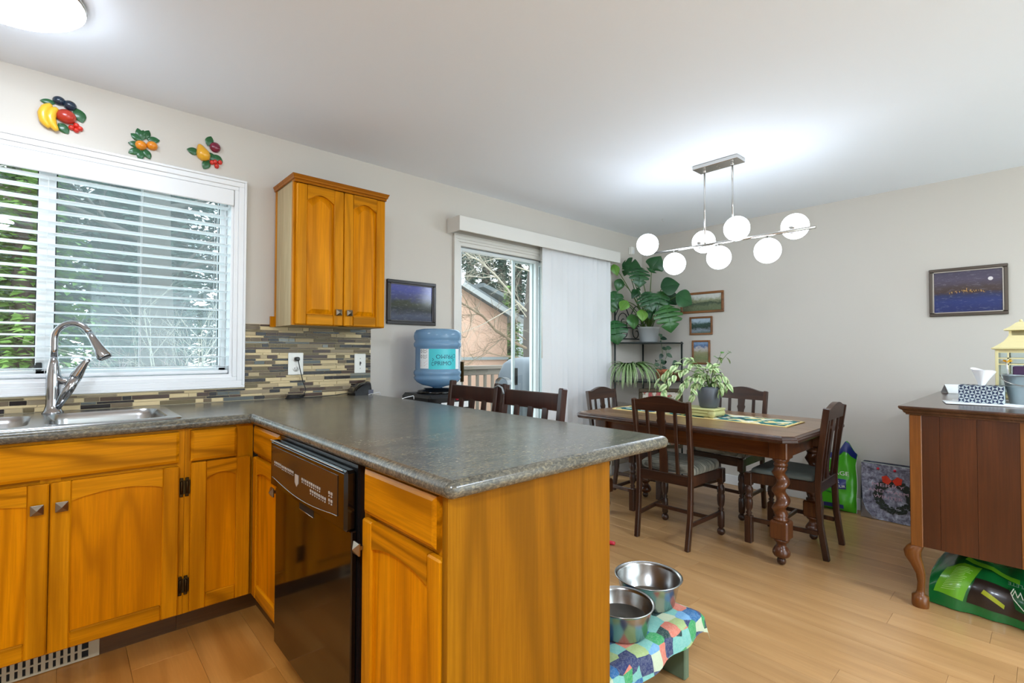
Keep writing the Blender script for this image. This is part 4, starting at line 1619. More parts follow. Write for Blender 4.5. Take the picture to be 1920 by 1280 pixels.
def dining_chair(label, puffy, square_foot=False, H=.885):
    t = root('dining_chair', label, 'chair', (0, 0, 0), 0, 'dark oak dining chairs')
    L = dict(local=True)
    hw, fw_ = .172, .195
    sz = .445
    for s in (-1, 1):
        m = MB()
        pts = [(s * (hw - .004), -.235, 0), (s * hw, -.205, .20), (s * hw, -.195, .42), (s * (hw + .004), -.205, .56), (s * (hw + .010), -.245, H - .012)]
        for i in range(4):
            p, q = Vector(pts[i]), Vector(pts[i + 1])
            ov = (q - p).normalized() * .004
            m.bar(p - (ov if i else Vector()), q + ov, .027, .033, (0, 1, 0), .004)
        part('rear_leg', m, M_dark, t, **L)
        part('front_leg', turned(s * fw_, .175, square_foot), M_dark, t, **L)
        m = MB().bar((s * hw, -.195, .145), (s * fw_, .16, .145), .016, .026, (0, 0, 1), .003)
        part('side_stretcher', m, M_dark, t, **L)
        m = MB().bar((s * hw, -.185, sz - .045), (s * fw_, .16, sz - .045), .020, .062, (0, 0, 1), .003)
        part('seat_rail', m, M_dark, t, **L)
    m = MB().bar((-(hw + .012), .02, .145), ((hw + .012), .02, .145), .016, .024, (0, 0, 1), .003)
    part('cross_stretcher', m, M_darkx, t, **L)
    m = MB().bar((-(fw_ - .02), .175, sz - .045), ((fw_ - .02), .175, sz - .045), .020, .062, (0, 0, 1), .003)
    part('seat_rail', m, M_darkx, t, **L)
    m = MB().bar((-(hw - .012), -.197, sz - .045), ((hw - .012), -.197, sz - .045), .022, .062, (0, 0, 1), .003)
    part('seat_rail', m, M_darkx, t, **L)
    # seat pad
    m = MB()
    th = .062 if puffy else .030
    rows = []
    for (ins, dz) in ((.0, .0), (-.006 if puffy else 0, th * .3), (-.004 if puffy else .004, th * .6), (.018, th * .88), (.06, th)):
        out = []
        n = 8
        a, b, c, d = -(hw + .012) + ins, fw_ + .008 - ins, -.172 + ins, .172 - ins
        cs_ = [((hw + .004) - ins, c), (fw_ + .006 - ins, d), (-(fw_ + .006) + ins, d), (-(hw + .004) + ins, c)]
        for i in range(4):
            p, q = cs_[i], cs_[(i + 1) % 4]
            for k in range(n):
                f = k / n
                out.append((p[0] + (q[0] - p[0]) * f, p[1] + (q[1] - p[1]) * f, sz - .012 + dz))
        # round the corners
        cxm, cym = 0, 0
        out2 = []
        for (x, y, z) in out:
            k = 1 - .05 * ((abs(x) / fw_) ** 6 * (abs(y) / .172) ** 6)
            out2.append((x * k, y * k, z))
        rows.append(out2)
    m.strip(rows, True, True)
    m.add(rows[-1], [tuple(range(len(rows[-1])))])
    m.add(rows[0], [tuple(reversed(range(len(rows[0]))))])
    part('seat_pad', m, M_cush if puffy else M_seatgrey, t, **L)
    # crest rail with arched top
    n = 14
    top = []
    W = hw + .022
    lo_z = H - .078
    pts_ = []
    for i in range(n + 1):
        f = i / n
        x = -W + 2 * W * f
        g = max(0.0, math.sin(PI * (f - .12) / .76)) if .12 < f < .88 else 0
        pts_.append((x, H - .012 + .030 * g ** 1.2 - (.010 if f in (0, 1) else 0)))
    m = MB()
    yb_ = lambda z: -.205 - .04 * (z - .56) / (H - .012 - .56)
    for i in range(n):
        m.prism([(pts_[i][0], lo_z), (pts_[i + 1][0], lo_z), pts_[i + 1], pts_[i]], -.013, .015, lambda a, b, d: (a, yb_(b) + d, b))
    part('crest_rail', m, M_darkx, t, **L)
    # splat and slats from crest to lower rail
    zl = sz - .02
    prof = [(zl, .026), (zl + .10, .026), (zl + .16, .022), (zl + .24, .019), (lo_z - .085, .022), (lo_z - .06, .030), (lo_z - .045, .024), (lo_z + .01, .027)]
    m = MB()
    for i in range(len(prof) - 1):
        (z0, w0), (z1, w1) = prof[i], prof[i + 1]
        m.prism([(-w0, z0), (w0, z0), (w1, z1), (-w1, z1)], -.006, .006, lambda a, b, d: (a, yb_(max(b, .5)) + d, b))
    part('splat', m, M_dark, t, **L)
    for s in (-1, 1):
        m = MB().bar((s * .092, yb_(.5), zl), (s * .094, yb_(lo_z + .01), lo_z + .01), .022, .012, (0, 1, 0), .002)
        part('slat', m, M_dark, t, **L)
    return t


ca = dining_chair('dark oak dining chair with puffy striped cushion, back to the worktop', True)
cdn = dining_chair('dark oak dining chair with flat seat at the table end by the green bag', False, True, .865)
ca.location = (2.955, 1.632, 0)
ca.rotation_euler = (0, 0, -PI / 2 + math.radians(2))
cdn.location = (3.352, 1.105, 0)
cdn.rotation_euler = (0, 0, math.radians(1.5))
dup(ca, (3.700, 1.655, 0), PI / 2 + math.radians(-3), 'dark oak dining chair with cushion between the table and picture wall')
dup(cdn, (3.32, 2.285, 0), PI + math.radians(2), 'dark oak dining chair at the table end by the plant stand')

# ------------------------------------------------------------ quilted runner
M_runner = NT('quilted_runner_print')
_t = M_runner
_tc = _t.n('ShaderNodeTexCoord').outputs['Object']
_mp = _t.n('ShaderNodeMapping')
_t.set(_mp.inputs[0], _tc)
_mp.inputs['Rotation'].default_value = (0, 0, PI / 4)
_ck = _t.n('ShaderNodeTexVoronoi', {'distance': 'CHEBYCHEV'}, Scale=24.0, Randomness=.15)
_t.set(_ck.inputs['Vector'], _mp.outputs[0])
_pick = _t.n('ShaderNodeSeparateColor', i0=_ck.outputs['Color']).outputs[0]
_col = _t.ramp(_pick, [(0, (24, 96, 96)), (.22, (232, 214, 150)), (.42, (40, 84, 110)), (.55, (240, 236, 214)), (.78, (64, 140, 128))], 'CONSTANT')
_sx = _t.n('ShaderNodeSeparateXYZ', i0=_tc)
_ex = _t.math('GREATER_THAN', _t.math('ABSOLUTE', _sx.outputs[0]), .142)
_ey = _t.math('GREATER_THAN', _t.math('ABSOLUTE', _sx.outputs[1]), .598)
_t.bs(Base_Color=_t.mix(_t.math('MAXIMUM', _ex, _ey), _col, (236, 210, 140)), Roughness=.95)
_t.bump(_t.noise(_t.coords((1, 1, 1), rand=False), 60, 2), .4, .003)
M_runner = _t.m
m = MB()
RXc, RYc = 3.262, 1.655
rows = []
for i in range(41):
    f = i / 40
    y = -.615 + 1.23 * f
    rows.append([(x + .003 * math.sin(i * 1.3 + k), y, .0015 + .0035 * abs(math.sin(i * .9)) * abs(math.sin(k * 1.3)) + (.002 if k in (0, 8) else .003)) for k, x in enumerate([-.155 + .31 * j / 8 for j in range(9)])])
m.strip(rows, True)
m.strip([[(p[0], p[1], .0003) for p in r_] for r_ in reversed(rows)], True)
m.strip([[(p[0], p[1], p[2]) for p in (r_[0] for r_ in rows)], [(p[0], p[1], .0003) for p in (r_[0] for r_ in rows)]], True)
m.strip([[(p[0], p[1], p[2]) for p in (r_[-1] for r_ in rows)], [(p[0], p[1], .0003) for p in (r_[-1] for r_ in rows)]], True)
m.v = [(p[0] + RXc, p[1] + RYc, p[2] + TZ + .0013) for p in m.v]
thing('table_runner', m, M_runner, 'yellow and teal quilted runner along the dining table', 'table runner', (RXc, RYc, TZ), fix=False)

# pedestal under the pot
pcx_, pcy_ = 3.20, 1.60
zb_ = TZ + .0075
pd = root('scroll_pedestal', 'pale yellow scroll-footed plaster stand under the potted ficus', 'plant stand', (pcx_, pcy_, zb_))
m = MB()
m.box(pcx_ - .085, pcx_ + .085, pcy_ - .125, pcy_ + .125, zb_ + .046, zb_ + .058, .004)
m.box(pcx_ - .078, pcx_ + .078, pcy_ - .116, pcy_ + .116, zb_ + .026, zb_ + .046, .004)
part('slab', m, M_pedestal, pd)
for sy in (-1, 1):
    m = MB()
    for j in range(2):
        pass
    m.lathe([(.0, -.08), (.022, -.08), (.026, -.07), (.022, -.06), (.020, 0), (.022, .06), (.026, .07), (.022, .08), (.0, .08)], n=18, M=Matrix.Translation((pcx_, pcy_ + sy * .102, zb_ + .026)) @ Matrix.Rotation(PI / 2, 4, 'Y'), caps=False)
    part('scroll', m, M_pedestal, pd)
m = MB().box(pcx_ - .07, pcx_ + .07, pcy_ - .085, pcy_ + .085, zb_ + .004, zb_ + .027, .004)
part('core', m, M_pedestal, pd)

# ============================================================ potted ficus


def leaf_mesh(name, L, W, mat, fold=.25, droop=.2, tip=.25, n=6):
    m = MB()
    rows = []
    for i in range(n + 1):
        t = i / n
        w_ = W * (math.sin(PI * min(1, t ** .8)) ** .75) * (1 - .15 * t) + .0004
        y = L * t
        z = -droop * L * t * t
        rows.append([(-w_, y, z + fold * w_), (0, y, z), (w_, y, z + fold * w_)])
    m.strip(rows, True)
    return mesh_from(name, m, mat=mat, fix=False)


def aim(p, d, up=(0, 0, 1), roll=0.0, s=1.0):
    """matrix: leaf +y along d, +z near up"""
    d = Vector(d).normalized()
    up = Vector(up)
    x = d.cross(up)
    if x.length < 1e-3:
        x = Vector((1, 0, 0))
    x.normalize()
    z = x.cross(d)
    M = Matrix(((x.x * s, d.x * s, z.x * s, p[0]), (x.y * s, d.y * s, z.y * s, p[1]), (x.z * s, d.z * s, z.z * s, p[2]), (0, 0, 0, 1)))
    return M @ Matrix.Rotation(roll, 4, 'Y')


pz = zb_ + .058
fcx, fcy = pcx_ + .01, pcy_ - .045
fc_ = root('potted_ficus', 'variegated weeping ficus in a slate grey pot on the dining table', 'potted plant', (fcx, fcy, pz))
m = MB().lathe([(.0, .001), (.052, .001), (.060, .01), (.070, .07), (.074, .125), (.070, .132), (.064, .142), (.062, .115), (.0, .112)], (fcx, fcy, pz), 28, caps=False)
part('pot', m, M_potgrey, fc_)
m = MB().lathe([(.0, .118), (.061, .116)], (fcx, fcy, pz), 20, caps=False)
part('soil', m, M_soil, fc_)
LF = [leaf_mesh('leaf', .055, .0155, M_ficus, .25, .25), leaf_mesh('leaf', .062, .018, M_ficus, .15, .4), leaf_mesh('leaf', .05, .0165, M_ficusdk, .2, .2)]
rg = random.Random(7)
dF = (Vector((fcx, fcy, pz)) - CAM).dot(FW)
stems = [([(1326, 728), (1322, 700), (1300, 682), (1270, 683), (1245, 700), (1230, 722)], 26, -.02), ([(1324, 728), (1312, 702), (1285, 690), (1262, 704), (1248, 724), (1240, 742)], 22, -.08),
         ([(1326, 728), (1310, 710), (1292, 705), (1280, 722), (1275, 742)], 18, -.05), ([(1328, 728), (1318, 690), (1300, 675), (1278, 672)], 16, .05), ([(1330, 728), (1335, 700), (1338, 685), (1330, 680)], 12, .0),
         ([(1332, 728), (1342, 705), (1352, 700), (1362, 712), (1364, 728)], 17, -.06), ([(1331, 728), (1340, 700), (1350, 680), (1362, 665), (1370, 658)], 8, .02), ([(1331, 728), (1338, 694), (1348, 672), (1353, 660)], 6, .06),
         ([(1330, 728), (1345, 712), (1352, 722), (1350, 736)], 12, -.10), ([(1325, 728), (1305, 715), (1298, 728), (1300, 744)], 12, -.12), ([(1328, 728), (1325, 705), (1330, 690), (1345, 690)], 14, -.07), ([(1328, 728), (1315, 700), (1305, 700), (1300, 715)], 14, .06)]
inv = ROOTM[fc_].inverted()
for pts, nl, dd in stems:
    q = [atD(u, v, dF + dd * i / (len(pts) - 1)) for i, (u, v) in enumerate(pts)]
    q[0] = Vector((fcx + rg.uniform(-.02, .02), fcy + rg.uniform(-.02, .02), pz + .115))
    m = MB().tube(q, [.0028 - .0018 * i / (len(q) - 1) for i in range(len(q))], 5, False)
    part('stem', m, M_stem, fc_, fix=False)
    for k in range(nl):
        f = .12 + .88 * (k + rg.random() * .6) / nl
        s = f * (len(q) - 1)
        i = min(int(s), len(q) - 2)
        p = q[i].lerp(q[i + 1], s - i)
        d = (q[i + 1] - q[i]).normalized() * .6 + Vector((rg.uniform(-1, 1), rg.uniform(-1, 1), rg.uniform(-1.1, .35)))
        up = Vector((rg.uniform(-.6, .2), rg.uniform(-.8, .2), 1))
        me = LF[2] if (nl <= 8 and rg.random() < .7) else LF[rg.randrange(2)]
        part_me('leaf', me, fc_, inv @ aim(p, d, up, rg.uniform(-.4, .4), rg.uniform(.75, 1.15)))

# ============================================================ chandelier
hx, hz = 2.955, 1.842
cl = root('globe_chandelier', 'brushed nickel linear chandelier with seven lit opal globes over the table', 'chandelier', (hx, 1.38, ZC - .02))
m = MB().box(hx - .055, hx + .055, 1.225, 1.505, ZC - .026, ZC - .0005, .003)
cp = part('canopy', m, M_chrome, cl)
for dx in (-.02, .02):
    m = MB().lathe([(.004, -.029), (.004, -.026)], (hx + dx, 1.365, ZC), 8)
    part('screw', m, M_knob, cp)
for yy in (1.452, 1.278):
    m = MB()
    m.tube([(hx, yy, ZC - .026), (hx, yy, hz)], .0055, 10)
    m.lathe([(.010, -.040), (.010, -.026)], (hx, yy, ZC), 12)
    part('rod', m, M_chrome, cl)
m = MB().tube([(hx, .838, hz), (hx, 1.880, hz)], .0085, 12)
part('bar', m, M_chrome, cl)
gl = [(1.812, 'f'), (1.660, 'd'), (1.500, 'b'), (1.364, 'd'), (1.222, 'f'), (1.082, 'd'), (.965, 'b')]
GR = .071
for yy, kd in gl:
    dv_ = {'f': Vector((-.80, 0, .50)), 'b': Vector((.85, 0, .42)), 'd': Vector((0, 0, -1))}[kd].normalized()
    c0 = Vector((hx, yy, hz))
    m = MB().tube([c0 + dv_ * .006, c0 + dv_ * .018, c0 + dv_ * .020, c0 + dv_ * .030], [.006, .006, .019, .026], 16)
    cpart = part('cup', m, M_chrome, cl)
    cc = c0 + dv_ * (.020 + GR)
    m = MB().sphere(cc, GR, 28, 16)
    part('globe', m, M_globe, cl)
# ============================================================ corner plant stand
stc = (4.06, 2.50)
ps = root('corner_plant_stand', 'dark wrought-iron corner plant stand with glass-like shelves by the patio door', 'plant stand', (4.2, 2.64, 0))
PB = Vector((XF - .03, WY - .03, 0))            # back post in the corner
PLx = onY(1153, 620, WY - .04).x
PL_ = Vector((PLx, WY - .04, 0))
PR_ = Vector((XF - .035, onX(1278, 620, XF - .035).y, 0))
for p, zt2 in ((PB, 1.62), (PL_, 1.62), (PR_, 1.27)):
    m = MB().tube([(p.x, p.y, 0), (p.x, p.y, zt2)], .0085, 8)
    part('post', m, M_iron, ps)
SHZ = [1.262, .90, .30]
M_shelf = plain('smoked_dark_shelf', (52, 62, 60), .3, .2)
Rsh = (PB - PL_).length * 1.02
for z in SHZ:
    n = 14
    poly = [(PB.x, PB.y)]
    for i in range(n + 1):
        a = PI + PI / 2 * i / n
        poly.append((PB.x + Rsh * math.cos(a), PB.y + (PB.y - PR_.y) * 1.02 * math.sin(a)))
    m = MB().prism(poly, z - .012, z, lambda a, b, d: (a, b, d))
    sh = part('shelf', m, M_shelf, ps)
    m = MB().tube([(p[0], p[1], z - .006) for p in poly[1:]], .008, 6)
    part('rim', m, M_iron, sh)


def spiral(mb, c, ax, r0, turns, r, flip=1, a0=0.0):
    pts = []
    for i in range(26):
        t = i / 25
        a = a0 + flip * t * turns * 2 * PI
        rr_ = r0 * (1 - .82 * t)
        pts.append(c + ax * (rr_ * math.cos(a)) + Vector((0, 0, rr_ * math.sin(a))))
    mb.tube(pts, r, 6)


axv = (PB - PL_).normalized()
mid = (PB + PL_) / 2
W_ = (PB - PL_).length
for zc, s1, tops in ((1.47, .055, True), (1.36, .05, False)):
    for sg in (-1, 1):
        m = MB()
        spiral(m, Vector((mid.x + sg * W_ * .22, PB.y - .012, zc)), axv * sg, W_ * .20, 1.4, .0045, 1, -.6)
        part('scroll', m, M_iron, ps)
for z in (1.30, 1.41, 1.06):
    m = MB().tube([(PL_.x, PL_.y, z), (PB.x, PB.y, z)], .0055, 6)
    part('cross_bar', m, M_iron, ps)
m = MB()
pts = [Vector((PL_.x, PL_.y, 1.50)) + Vector((W_ * t, 0, .13 * math.sin(PI * min(1, 2 * (t % .5)))) ) for t in [i / 40 for i in range(41)]]
m.tube(pts, .005, 6)
part('scroll', m, M_iron, ps)

# ------------------------------------------------------------ monstera


def monstera_leaf(size, wid, notches, seed, mat, curl=.25):
    rg_ = random.Random(seed)
    m = MB()
    n = 30
    # outline: heart, half at a time; deep cuts between veins
    def half(sg):
        out = []
        for i in range(n + 1):
            t = i / n
            y = 1.0 - 1.18 * t              # tip at 1, lobes at -.18
            w_ = .66 * math.sin(PI * min(1.0, t ** 1.3)) ** .7
            if t > .9:
                w_ = max(w_, .25 * (1 - (t - .9) / .1))
            cut = 0
            if notches and .16 < t < .86:
                ph = (t - .16) / .70 * notches
                g = ph - math.floor(ph)
                if g > .74:
                    cut = .62 * math.sin(PI * (g - .74) / .26) ** .6
            out.append((sg * w_ * (1 - cut), y - (.10 * cut)))
        return out
    for sg in (-1, 1):
        o = half(sg)
        vs, fs = [], []
        for i, (x, y) in enumerate(o):
            yy = max(-.02, y)
            cz = -curl * (yy - .2) ** 2
            vs.append((0, yy * size, cz * size))
            xm, ym = x * .5, (y + yy) / 2
            vs.append((xm * size * wid, ym * size, (cz + .05 * abs(x)) * size))
            vs.append((x * size * wid, y * size, (cz - .10 * x * x - .02) * size))
        for i in range(n):
            for k in range(2):
                a, b, c, d = i * 3 + k, i * 3 + k + 1, (i + 1) * 3 + k + 1, (i + 1) * 3 + k
                fs.append((a, b, c, d) if sg < 0 else (d, c, b, a))
        m.add(vs, fs, True)
    # midrib
    m.tube([(0, -.03 * size, 0.001), (0, .5 * size, (-curl * .09) * size + .002), (0, .95 * size, (-curl * .56) * size + .001)], [.0032, .0024, .001], 5, False)
    return mesh_from('leaf', m, mat=mat, fix=False)


potc = Vector((4.19, 2.63, SHZ[0] + .0005))
mo = root('monstera_plant', 'large monstera with split leaves in a pale pot atop the corner stand', 'potted plant', potc)
m = MB().lathe([(.0, .001), (.075, .001), (.085, .012), (.098, .13), (.103, .135), (.103, .15), (.094, .15), (.090, .125), (.0, .122)], potc, 28, caps=False)
part('pot', m, M_potpale, mo)
m = MB().lathe([(.0, .128), (.09, .125)], potc, 20, caps=False)
part('soil', m, M_soil, mo)
dM = (potc - CAM).dot(FW)
# (zoom x, zoom y, height in zoom px, width factor, notches, tip angle deg (0 = down, + = to the right), light?, depth offset)
ML = [(190, 228, 125, .75, 0, 20, 1, -.10), (320, 235, 120, .75, 2, -25, 0, .0), (450, 160, 190, 1.0, 2, 80, 0, -.15), (545, 290, 230, 1.0, 4, 0, 0, -.28), (725, 150, 190, 1.0, 1, 150, 0, -.2),
      (205, 400, 130, .8, 0, -15, 0, -.05), (160, 600, 210, .85, 3, -10, 0, -.12), (270, 560, 200, .85, 2, 10, 0, -.2), (362, 622, 125, .9, 0, -35, 1, -.26), (245, 925, 260, .95, 3, 5, 0, -.16),
      (475, 805, 160, .85, 0, 10, 0, -.22), (582, 735, 130, .95, 0, 0, 1, -.32), (655, 725, 110, .8, 0, 10, 0, -.22), (650, 580, 230, .95, 4, 15, 0, -.34), (775, 585, 240, .8, 3, -20, 0, -.26),
      (895, 395, 190, 1.05, 0, 100, 0, -.30), (1065, 545, 190, 1.1, 0, 60, 0, -.38), (885, 770, 290, 1.0, 4, 10, 0, -.36), (905, 545, 170, 1.0, 1, 40, 0, -.24), (735, 690, 100, .7, 1, 50, 0, -.1), (500, 480, 150, .6, 1, -40, 0, -.18)]
inv = ROOTM[mo].inverted()
rg = random.Random(13)
for i, (zx, zy, hp, wf_, nt, ang, light, dd) in enumerate(ML):
    u, v = 1110 + zx / 6.095, 470 + zy / 6.095
    d = dM + dd
    size = hp / 6.095 / FPX * d / 1.05
    c = atD(u, v, d)
    c.x = min(c.x, XF - .09)
    c.y = min(c.y, WY - .10)
    a = math.radians(ang)
    dirp = (RT * math.sin(a) - UP * math.cos(a))
    dirv = (dirp - FW * rg.uniform(.15, .45)).normalized()
    nrm = (-FW + UP * rg.uniform(.3, .8) + RT * rg.uniform(-.35, .35)).normalized()
    base = c - dirv * size * .42
    me = monstera_leaf(size, wf_ * .95, nt, i, M_monlight if light else M_monstera, rg.uniform(.1, .35))
    part_me('leaf', me, mo, inv @ aim(base, dirv, nrm))
    m = MB()
    s0 = potc + Vector((rg.uniform(-.04, .04), rg.uniform(-.04, .04), .128))
    midp = s0.lerp(base, .5) + Vector((0, 0, .06 + .1 * rg.random()))
    pts = []
    for k in range(8):
        t = k / 7
        pts.append(s0 * (1 - t) ** 2 + midp * 2 * t * (1 - t) + base * t * t)
    for p in pts:
        p.x, p.y = min(p.x, XF - .02), min(p.y, WY - .02)
    m.tube(pts, [.0052 - .002 * k / 7 for k in range(8)], 6, False)
    part('petiole', m, M_stem, mo, fix=False)

# ------------------------------------------------------------ second shelf: spider plant, two small pots
sz_ = SHZ[1] + .0005


def blade(L, w, arch, n=9):
    m = MB()
    rows = []
    for i in range(n + 1):
        t = i / n
        ang = math.radians(68) - t * arch
        if i == 0:
            y, z = 0.0, 0.0
        else:
            y += math.cos(ang) * L / n
            z += math.sin(ang) * L / n
        w_ = w * (1 - t) ** .6 * (.6 + .4 * min(1, t * 4)) + .0003
        rows.append([(-w_, y, z + w_ * .5), (0, y, z), (w_, y, z + w_ * .5)])
    m.strip(rows, True)
    return mesh_from('leaf', m, mat=M_spider, fix=False)


sc_ = onY(1175, 700, 2.60)
spc = Vector((onY(1180, 700, 2.62).x, 2.62, sz_))
sp = root('spider_plant', 'striped spider plant spilling over the middle shelf of the stand', 'potted plant', spc)
m = MB().lathe([(.0, .001), (.045, .001), (.062, .085), (.066, .09), (.060, .095), (.056, .08), (.0, .078)], spc, 22, caps=False)
part('pot', m, M_potgrey, sp)
BL = [blade(.46, .011, 2.75), blade(.40, .010, 2.5), blade(.52, .011, 2.95), blade(.36, .010, 2.1), blade(.30, .009, 1.6)]
rg = random.Random(3)
acm = math.atan2(CAM.y - spc.y, CAM.x - spc.x) - PI / 2
for i in range(120):
    a = acm + rg.choice([-1, 1]) * abs(rg.gauss(0, .95))
    if math.cos(a) > .3 and rg.random() < .0:
        continue
    M = Matrix.Translation((rg.uniform(-.015, .015), rg.uniform(-.015, .015), .08)) @ Matrix.Rotation(a, 4, 'Z')
    me = BL[rg.randrange(5)]
    s = rg.uniform(.7, 1.05)
    # keep blades off the two walls
    if math.sin(a + PI / 2) > .25:
        s *= .4
    part_me('leaf', me, sp, M @ Matrix.Scale(s, 4))


def small_pot(name, label, c, r, h, mat, rim=True):
    t = root(name, label, 'potted plant', c)
    pr = [(.0, .001), (r * .68, .001), (r * .92, h * .72), (r * 1.0, h * .74), (r * 1.05, h), (r * .94, h), (r * .9, h * .86), (.0, h * .84)]
    m = MB().lathe(pr, c, 22, caps=False)
    part('pot', m, mat, t)
    m = MB().lathe([(.0, h * .88), (r * .92, h * .87)], c, 16, caps=False)
    part('soil', m, M_soil, t)
    return t


tp = Vector((4.215, 2.50, sz_))
t1 = small_pot('potted_hoya', 'dark-leaved hoya in an orange terracotta pot on the stand', tp, .064, .108, M_terra)
LH = leaf_mesh('leaf', .052, .018, M_hoya, .15, .3)
rg = random.Random(9)
inv = ROOTM[t1].inverted()
stem_px = [[(1226, 686), (1230, 676), (1240, 674)], [(1238, 690), (1242, 660), (1240, 640), (1236, 624)], [(1240, 690), (1250, 668), (1248, 650)]]
dH = (tp - CAM).dot(FW)
for si, pts in enumerate(stem_px):
    q = [tp + Vector((rg.uniform(-.02, .02), rg.uniform(-.02, .02), .09))] + [atD(u, v, dH - .02) for u, v in pts]
    m = MB().tube(q, .0022, 5, False)
    part('stem', m, M_stem, t1, fix=False)
    for k in range((4, 8, 5)[si]):
        s = (k + .8) / (4, 8, 5)[si] * (len(q) - 1)
        i = min(int(s), len(q) - 2)
        p = q[i].lerp(q[i + 1], s - i)
        d = Vector((rg.uniform(-1, 1), rg.uniform(-1, .2), rg.uniform(-.7, .4)))
        part_me('leaf', LH, t1, inv @ aim(p, d, -FW + Vector((0, 0, .4)), 0, rg.uniform(.8, 1.2)))
tp2 = Vector((4.275, 2.39, sz_))
t2 = small_pot('potted_seedling', 'small leafy plant in a brown plastic pot on the stand', tp2, .052, .085, M_potpurple)
inv = ROOTM[t2].inverted()
q = [tp2 + Vector((0, 0, .07)), tp2 + Vector((.0, -.005, .13)), tp2 + Vector((-.012, -.012, .19))]
m = MB().tube(q, .002, 5, False)
part('stem', m, M_stem, t2, fix=False)
for k in range(7):
    p = q[0].lerp(q[2], .3 + .7 * k / 6)
    d = Vector((rg.uniform(-1, .6), rg.uniform(-1, .4), rg.uniform(-.5, .5)))
    part_me('leaf', LH, t2, inv @ aim(p, d, -FW + Vector((0, 0, .5)), 0, rg.uniform(.8, 1.2)))

# rose needlework in a dark gilt frame leaning on the stand
M_gilt = plain('dark_gilt_frame', (72, 60, 40), .4, .4)
M_rose = NT('rose_needlework_print')
_t = M_rose
_v = _t.coords((1, 1, 1), rand=False)
_n = _t.noise(_v, 16, 4, .6, .4)
_c = _t.ramp(_n, [(.0, (216, 206, 190)), (.46, (212, 202, 188)), (.5, (110, 130, 90)), (.55, (196, 110, 104)), (.64, (170, 66, 74)), (.75, (222, 150, 140))])
_t.bs(Base_Color=_c, Roughness=.9)
M_rose = _t.m
fp = onY(1205, 715, 2.42)
nd = root('framed_needlework', 'framed rose needlework standing behind the far dining chair', 'framed picture', (3.80, 2.46, .3125))
fx0, fx1, fy_, fz0, fz1 = 3.60, 3.985, 2.47, .3125, .845
M45 = Matrix.Translation((3.955, 2.36, 0)) @ Matrix.Rotation(math.radians(-38), 4, 'Z')


def tb_(mb, x0, x1, y0, y1, z0, z1, b=0):
    return mb.box(x0, x1, y0, y1, z0, z1, b, M45)


m = MB()
W2 = .20
tb_(m, -W2, W2, -.012, .012, fz1 - .032, fz1, .004)
tb_(m, -W2, W2, -.012, .012, fz0, fz0 + .032, .004)
tb_(m, -W2, -W2 + .032, -.012, .012, fz0 + .032, fz1 - .032, .004)
tb_(m, W2 - .032, W2, -.012, .012, fz0 + .032, fz1 - .032, .004)
part('frame', m, M_gilt, nd)
m = MB()
tb_(m, -W2 + .03, W2 - .03, -.002, .002, fz0 + .03, fz1 - .03)
part('needlework', m, M_rose, nd)

# motion sensor
sp0 = onY(1184, 470, WY - .02)
ms = root('motion_sensor', 'small white motion sensor high in the room corner', 'sensor', (sp0.x, WY - .02, sp0.z - .05))
m = MB().box(sp0.x - .026, sp0.x + .026, WY - .042, WY - .0008, sp0.z - .040, sp0.z + .036, .006)
part('housing', m, M_plate, ms)
m = MB().box(sp0.x - .016, sp0.x + .016, WY - .046, WY - .0425, sp0.z - .028, sp0.z + .004, .003)
part('lens', m, M_white, ms)
# hook screwed in the ceiling
hp_ = onZ(1242, 412, ZC - .01)
m = MB().tube([hp_ + Vector((0, 0, .0095)), hp_ + Vector((0, 0, -.01)), hp_ + Vector((.008, 0, -.02)), hp_ + Vector((.014, 0, -.012))], .002, 6)
thing('ceiling_hook', m, M_white, 'tiny white plant hook screwed into the ceiling', 'hook', tuple(hp_))


# ============================================================ pictures
def pic_mat(name, stops, sc=(6, 6, 14), nscale=1.0, dist=.8, detail=6, zmin=0, zmax=1, mixn=.35, rough=.35):
    """landscape: colour bands by height, broken up by brushy noise"""
    t = NT(name)
    tc = t.n('ShaderNodeTexCoord').outputs['Object']
    sz = t.n('ShaderNodeSeparateXYZ', i0=tc).outputs[2]
    h = t.math('DIVIDE', t.math('SUBTRACT', sz, zmin), zmax - zmin)
    n = t.noise(t.coords(sc, rand=False), nscale, detail, .65, dist)
    h = t.math('ADD', h, t.math('MULTIPLY', t.math('SUBTRACT', n, .5), mixn), clamp=True)
    col = t.ramp(h, stops)
    n2 = t.noise(t.coords(tuple(x * 3.5 for x in sc), rand=False), nscale, 4, .6, .5)
    col = t.mix(t.ramp(n2, [(.55, (0, 0, 0)), (.7, (120, 120, 120))]), col, t.mix(.5, col, (235, 235, 240)))
    t.bs(Base_Color=col, Roughness=rough)
    t.b.inputs['Specular IOR Level'].default_value = .5
    return t


def framed(name, label, F, w, h, fwid, fmat, canvas, liner=None, depth=.018):
    """F(u, z, n) frame on a wall; u 0..w, z 0..h"""
    o = F(w / 2, 0, 0)
    t = root(name, label, 'framed picture', o)
    for (a, b, c, d) in ((0, w, h - fwid, h), (0, w, 0, fwid), (0, fwid, fwid, h - fwid), (w - fwid, w, fwid, h - fwid)):
        m = MB()
        ubox(m, F, a, b, c, d, .001, depth, .003)
        part('frame', m, fmat, t)
    if liner:
        k = fwid
        m = MB()
        for (a, b, c, d) in ((k, w - k, h - k - .006, h - k), (k, w - k, k, k + .006), (k, k + .006, k, h - k), (w - k - .006, w - k, k, h - k)):
            ubox(m, F, a, b, c, d, .002, depth - .004)
        part('liner', m, liner, t)
    m = MB()
    ubox(m, F, fwid - .002, w - fwid + .002, fwid - .002, h - fwid + .002, .001, .007)
    part('canvas', m, canvas, t)
    return t


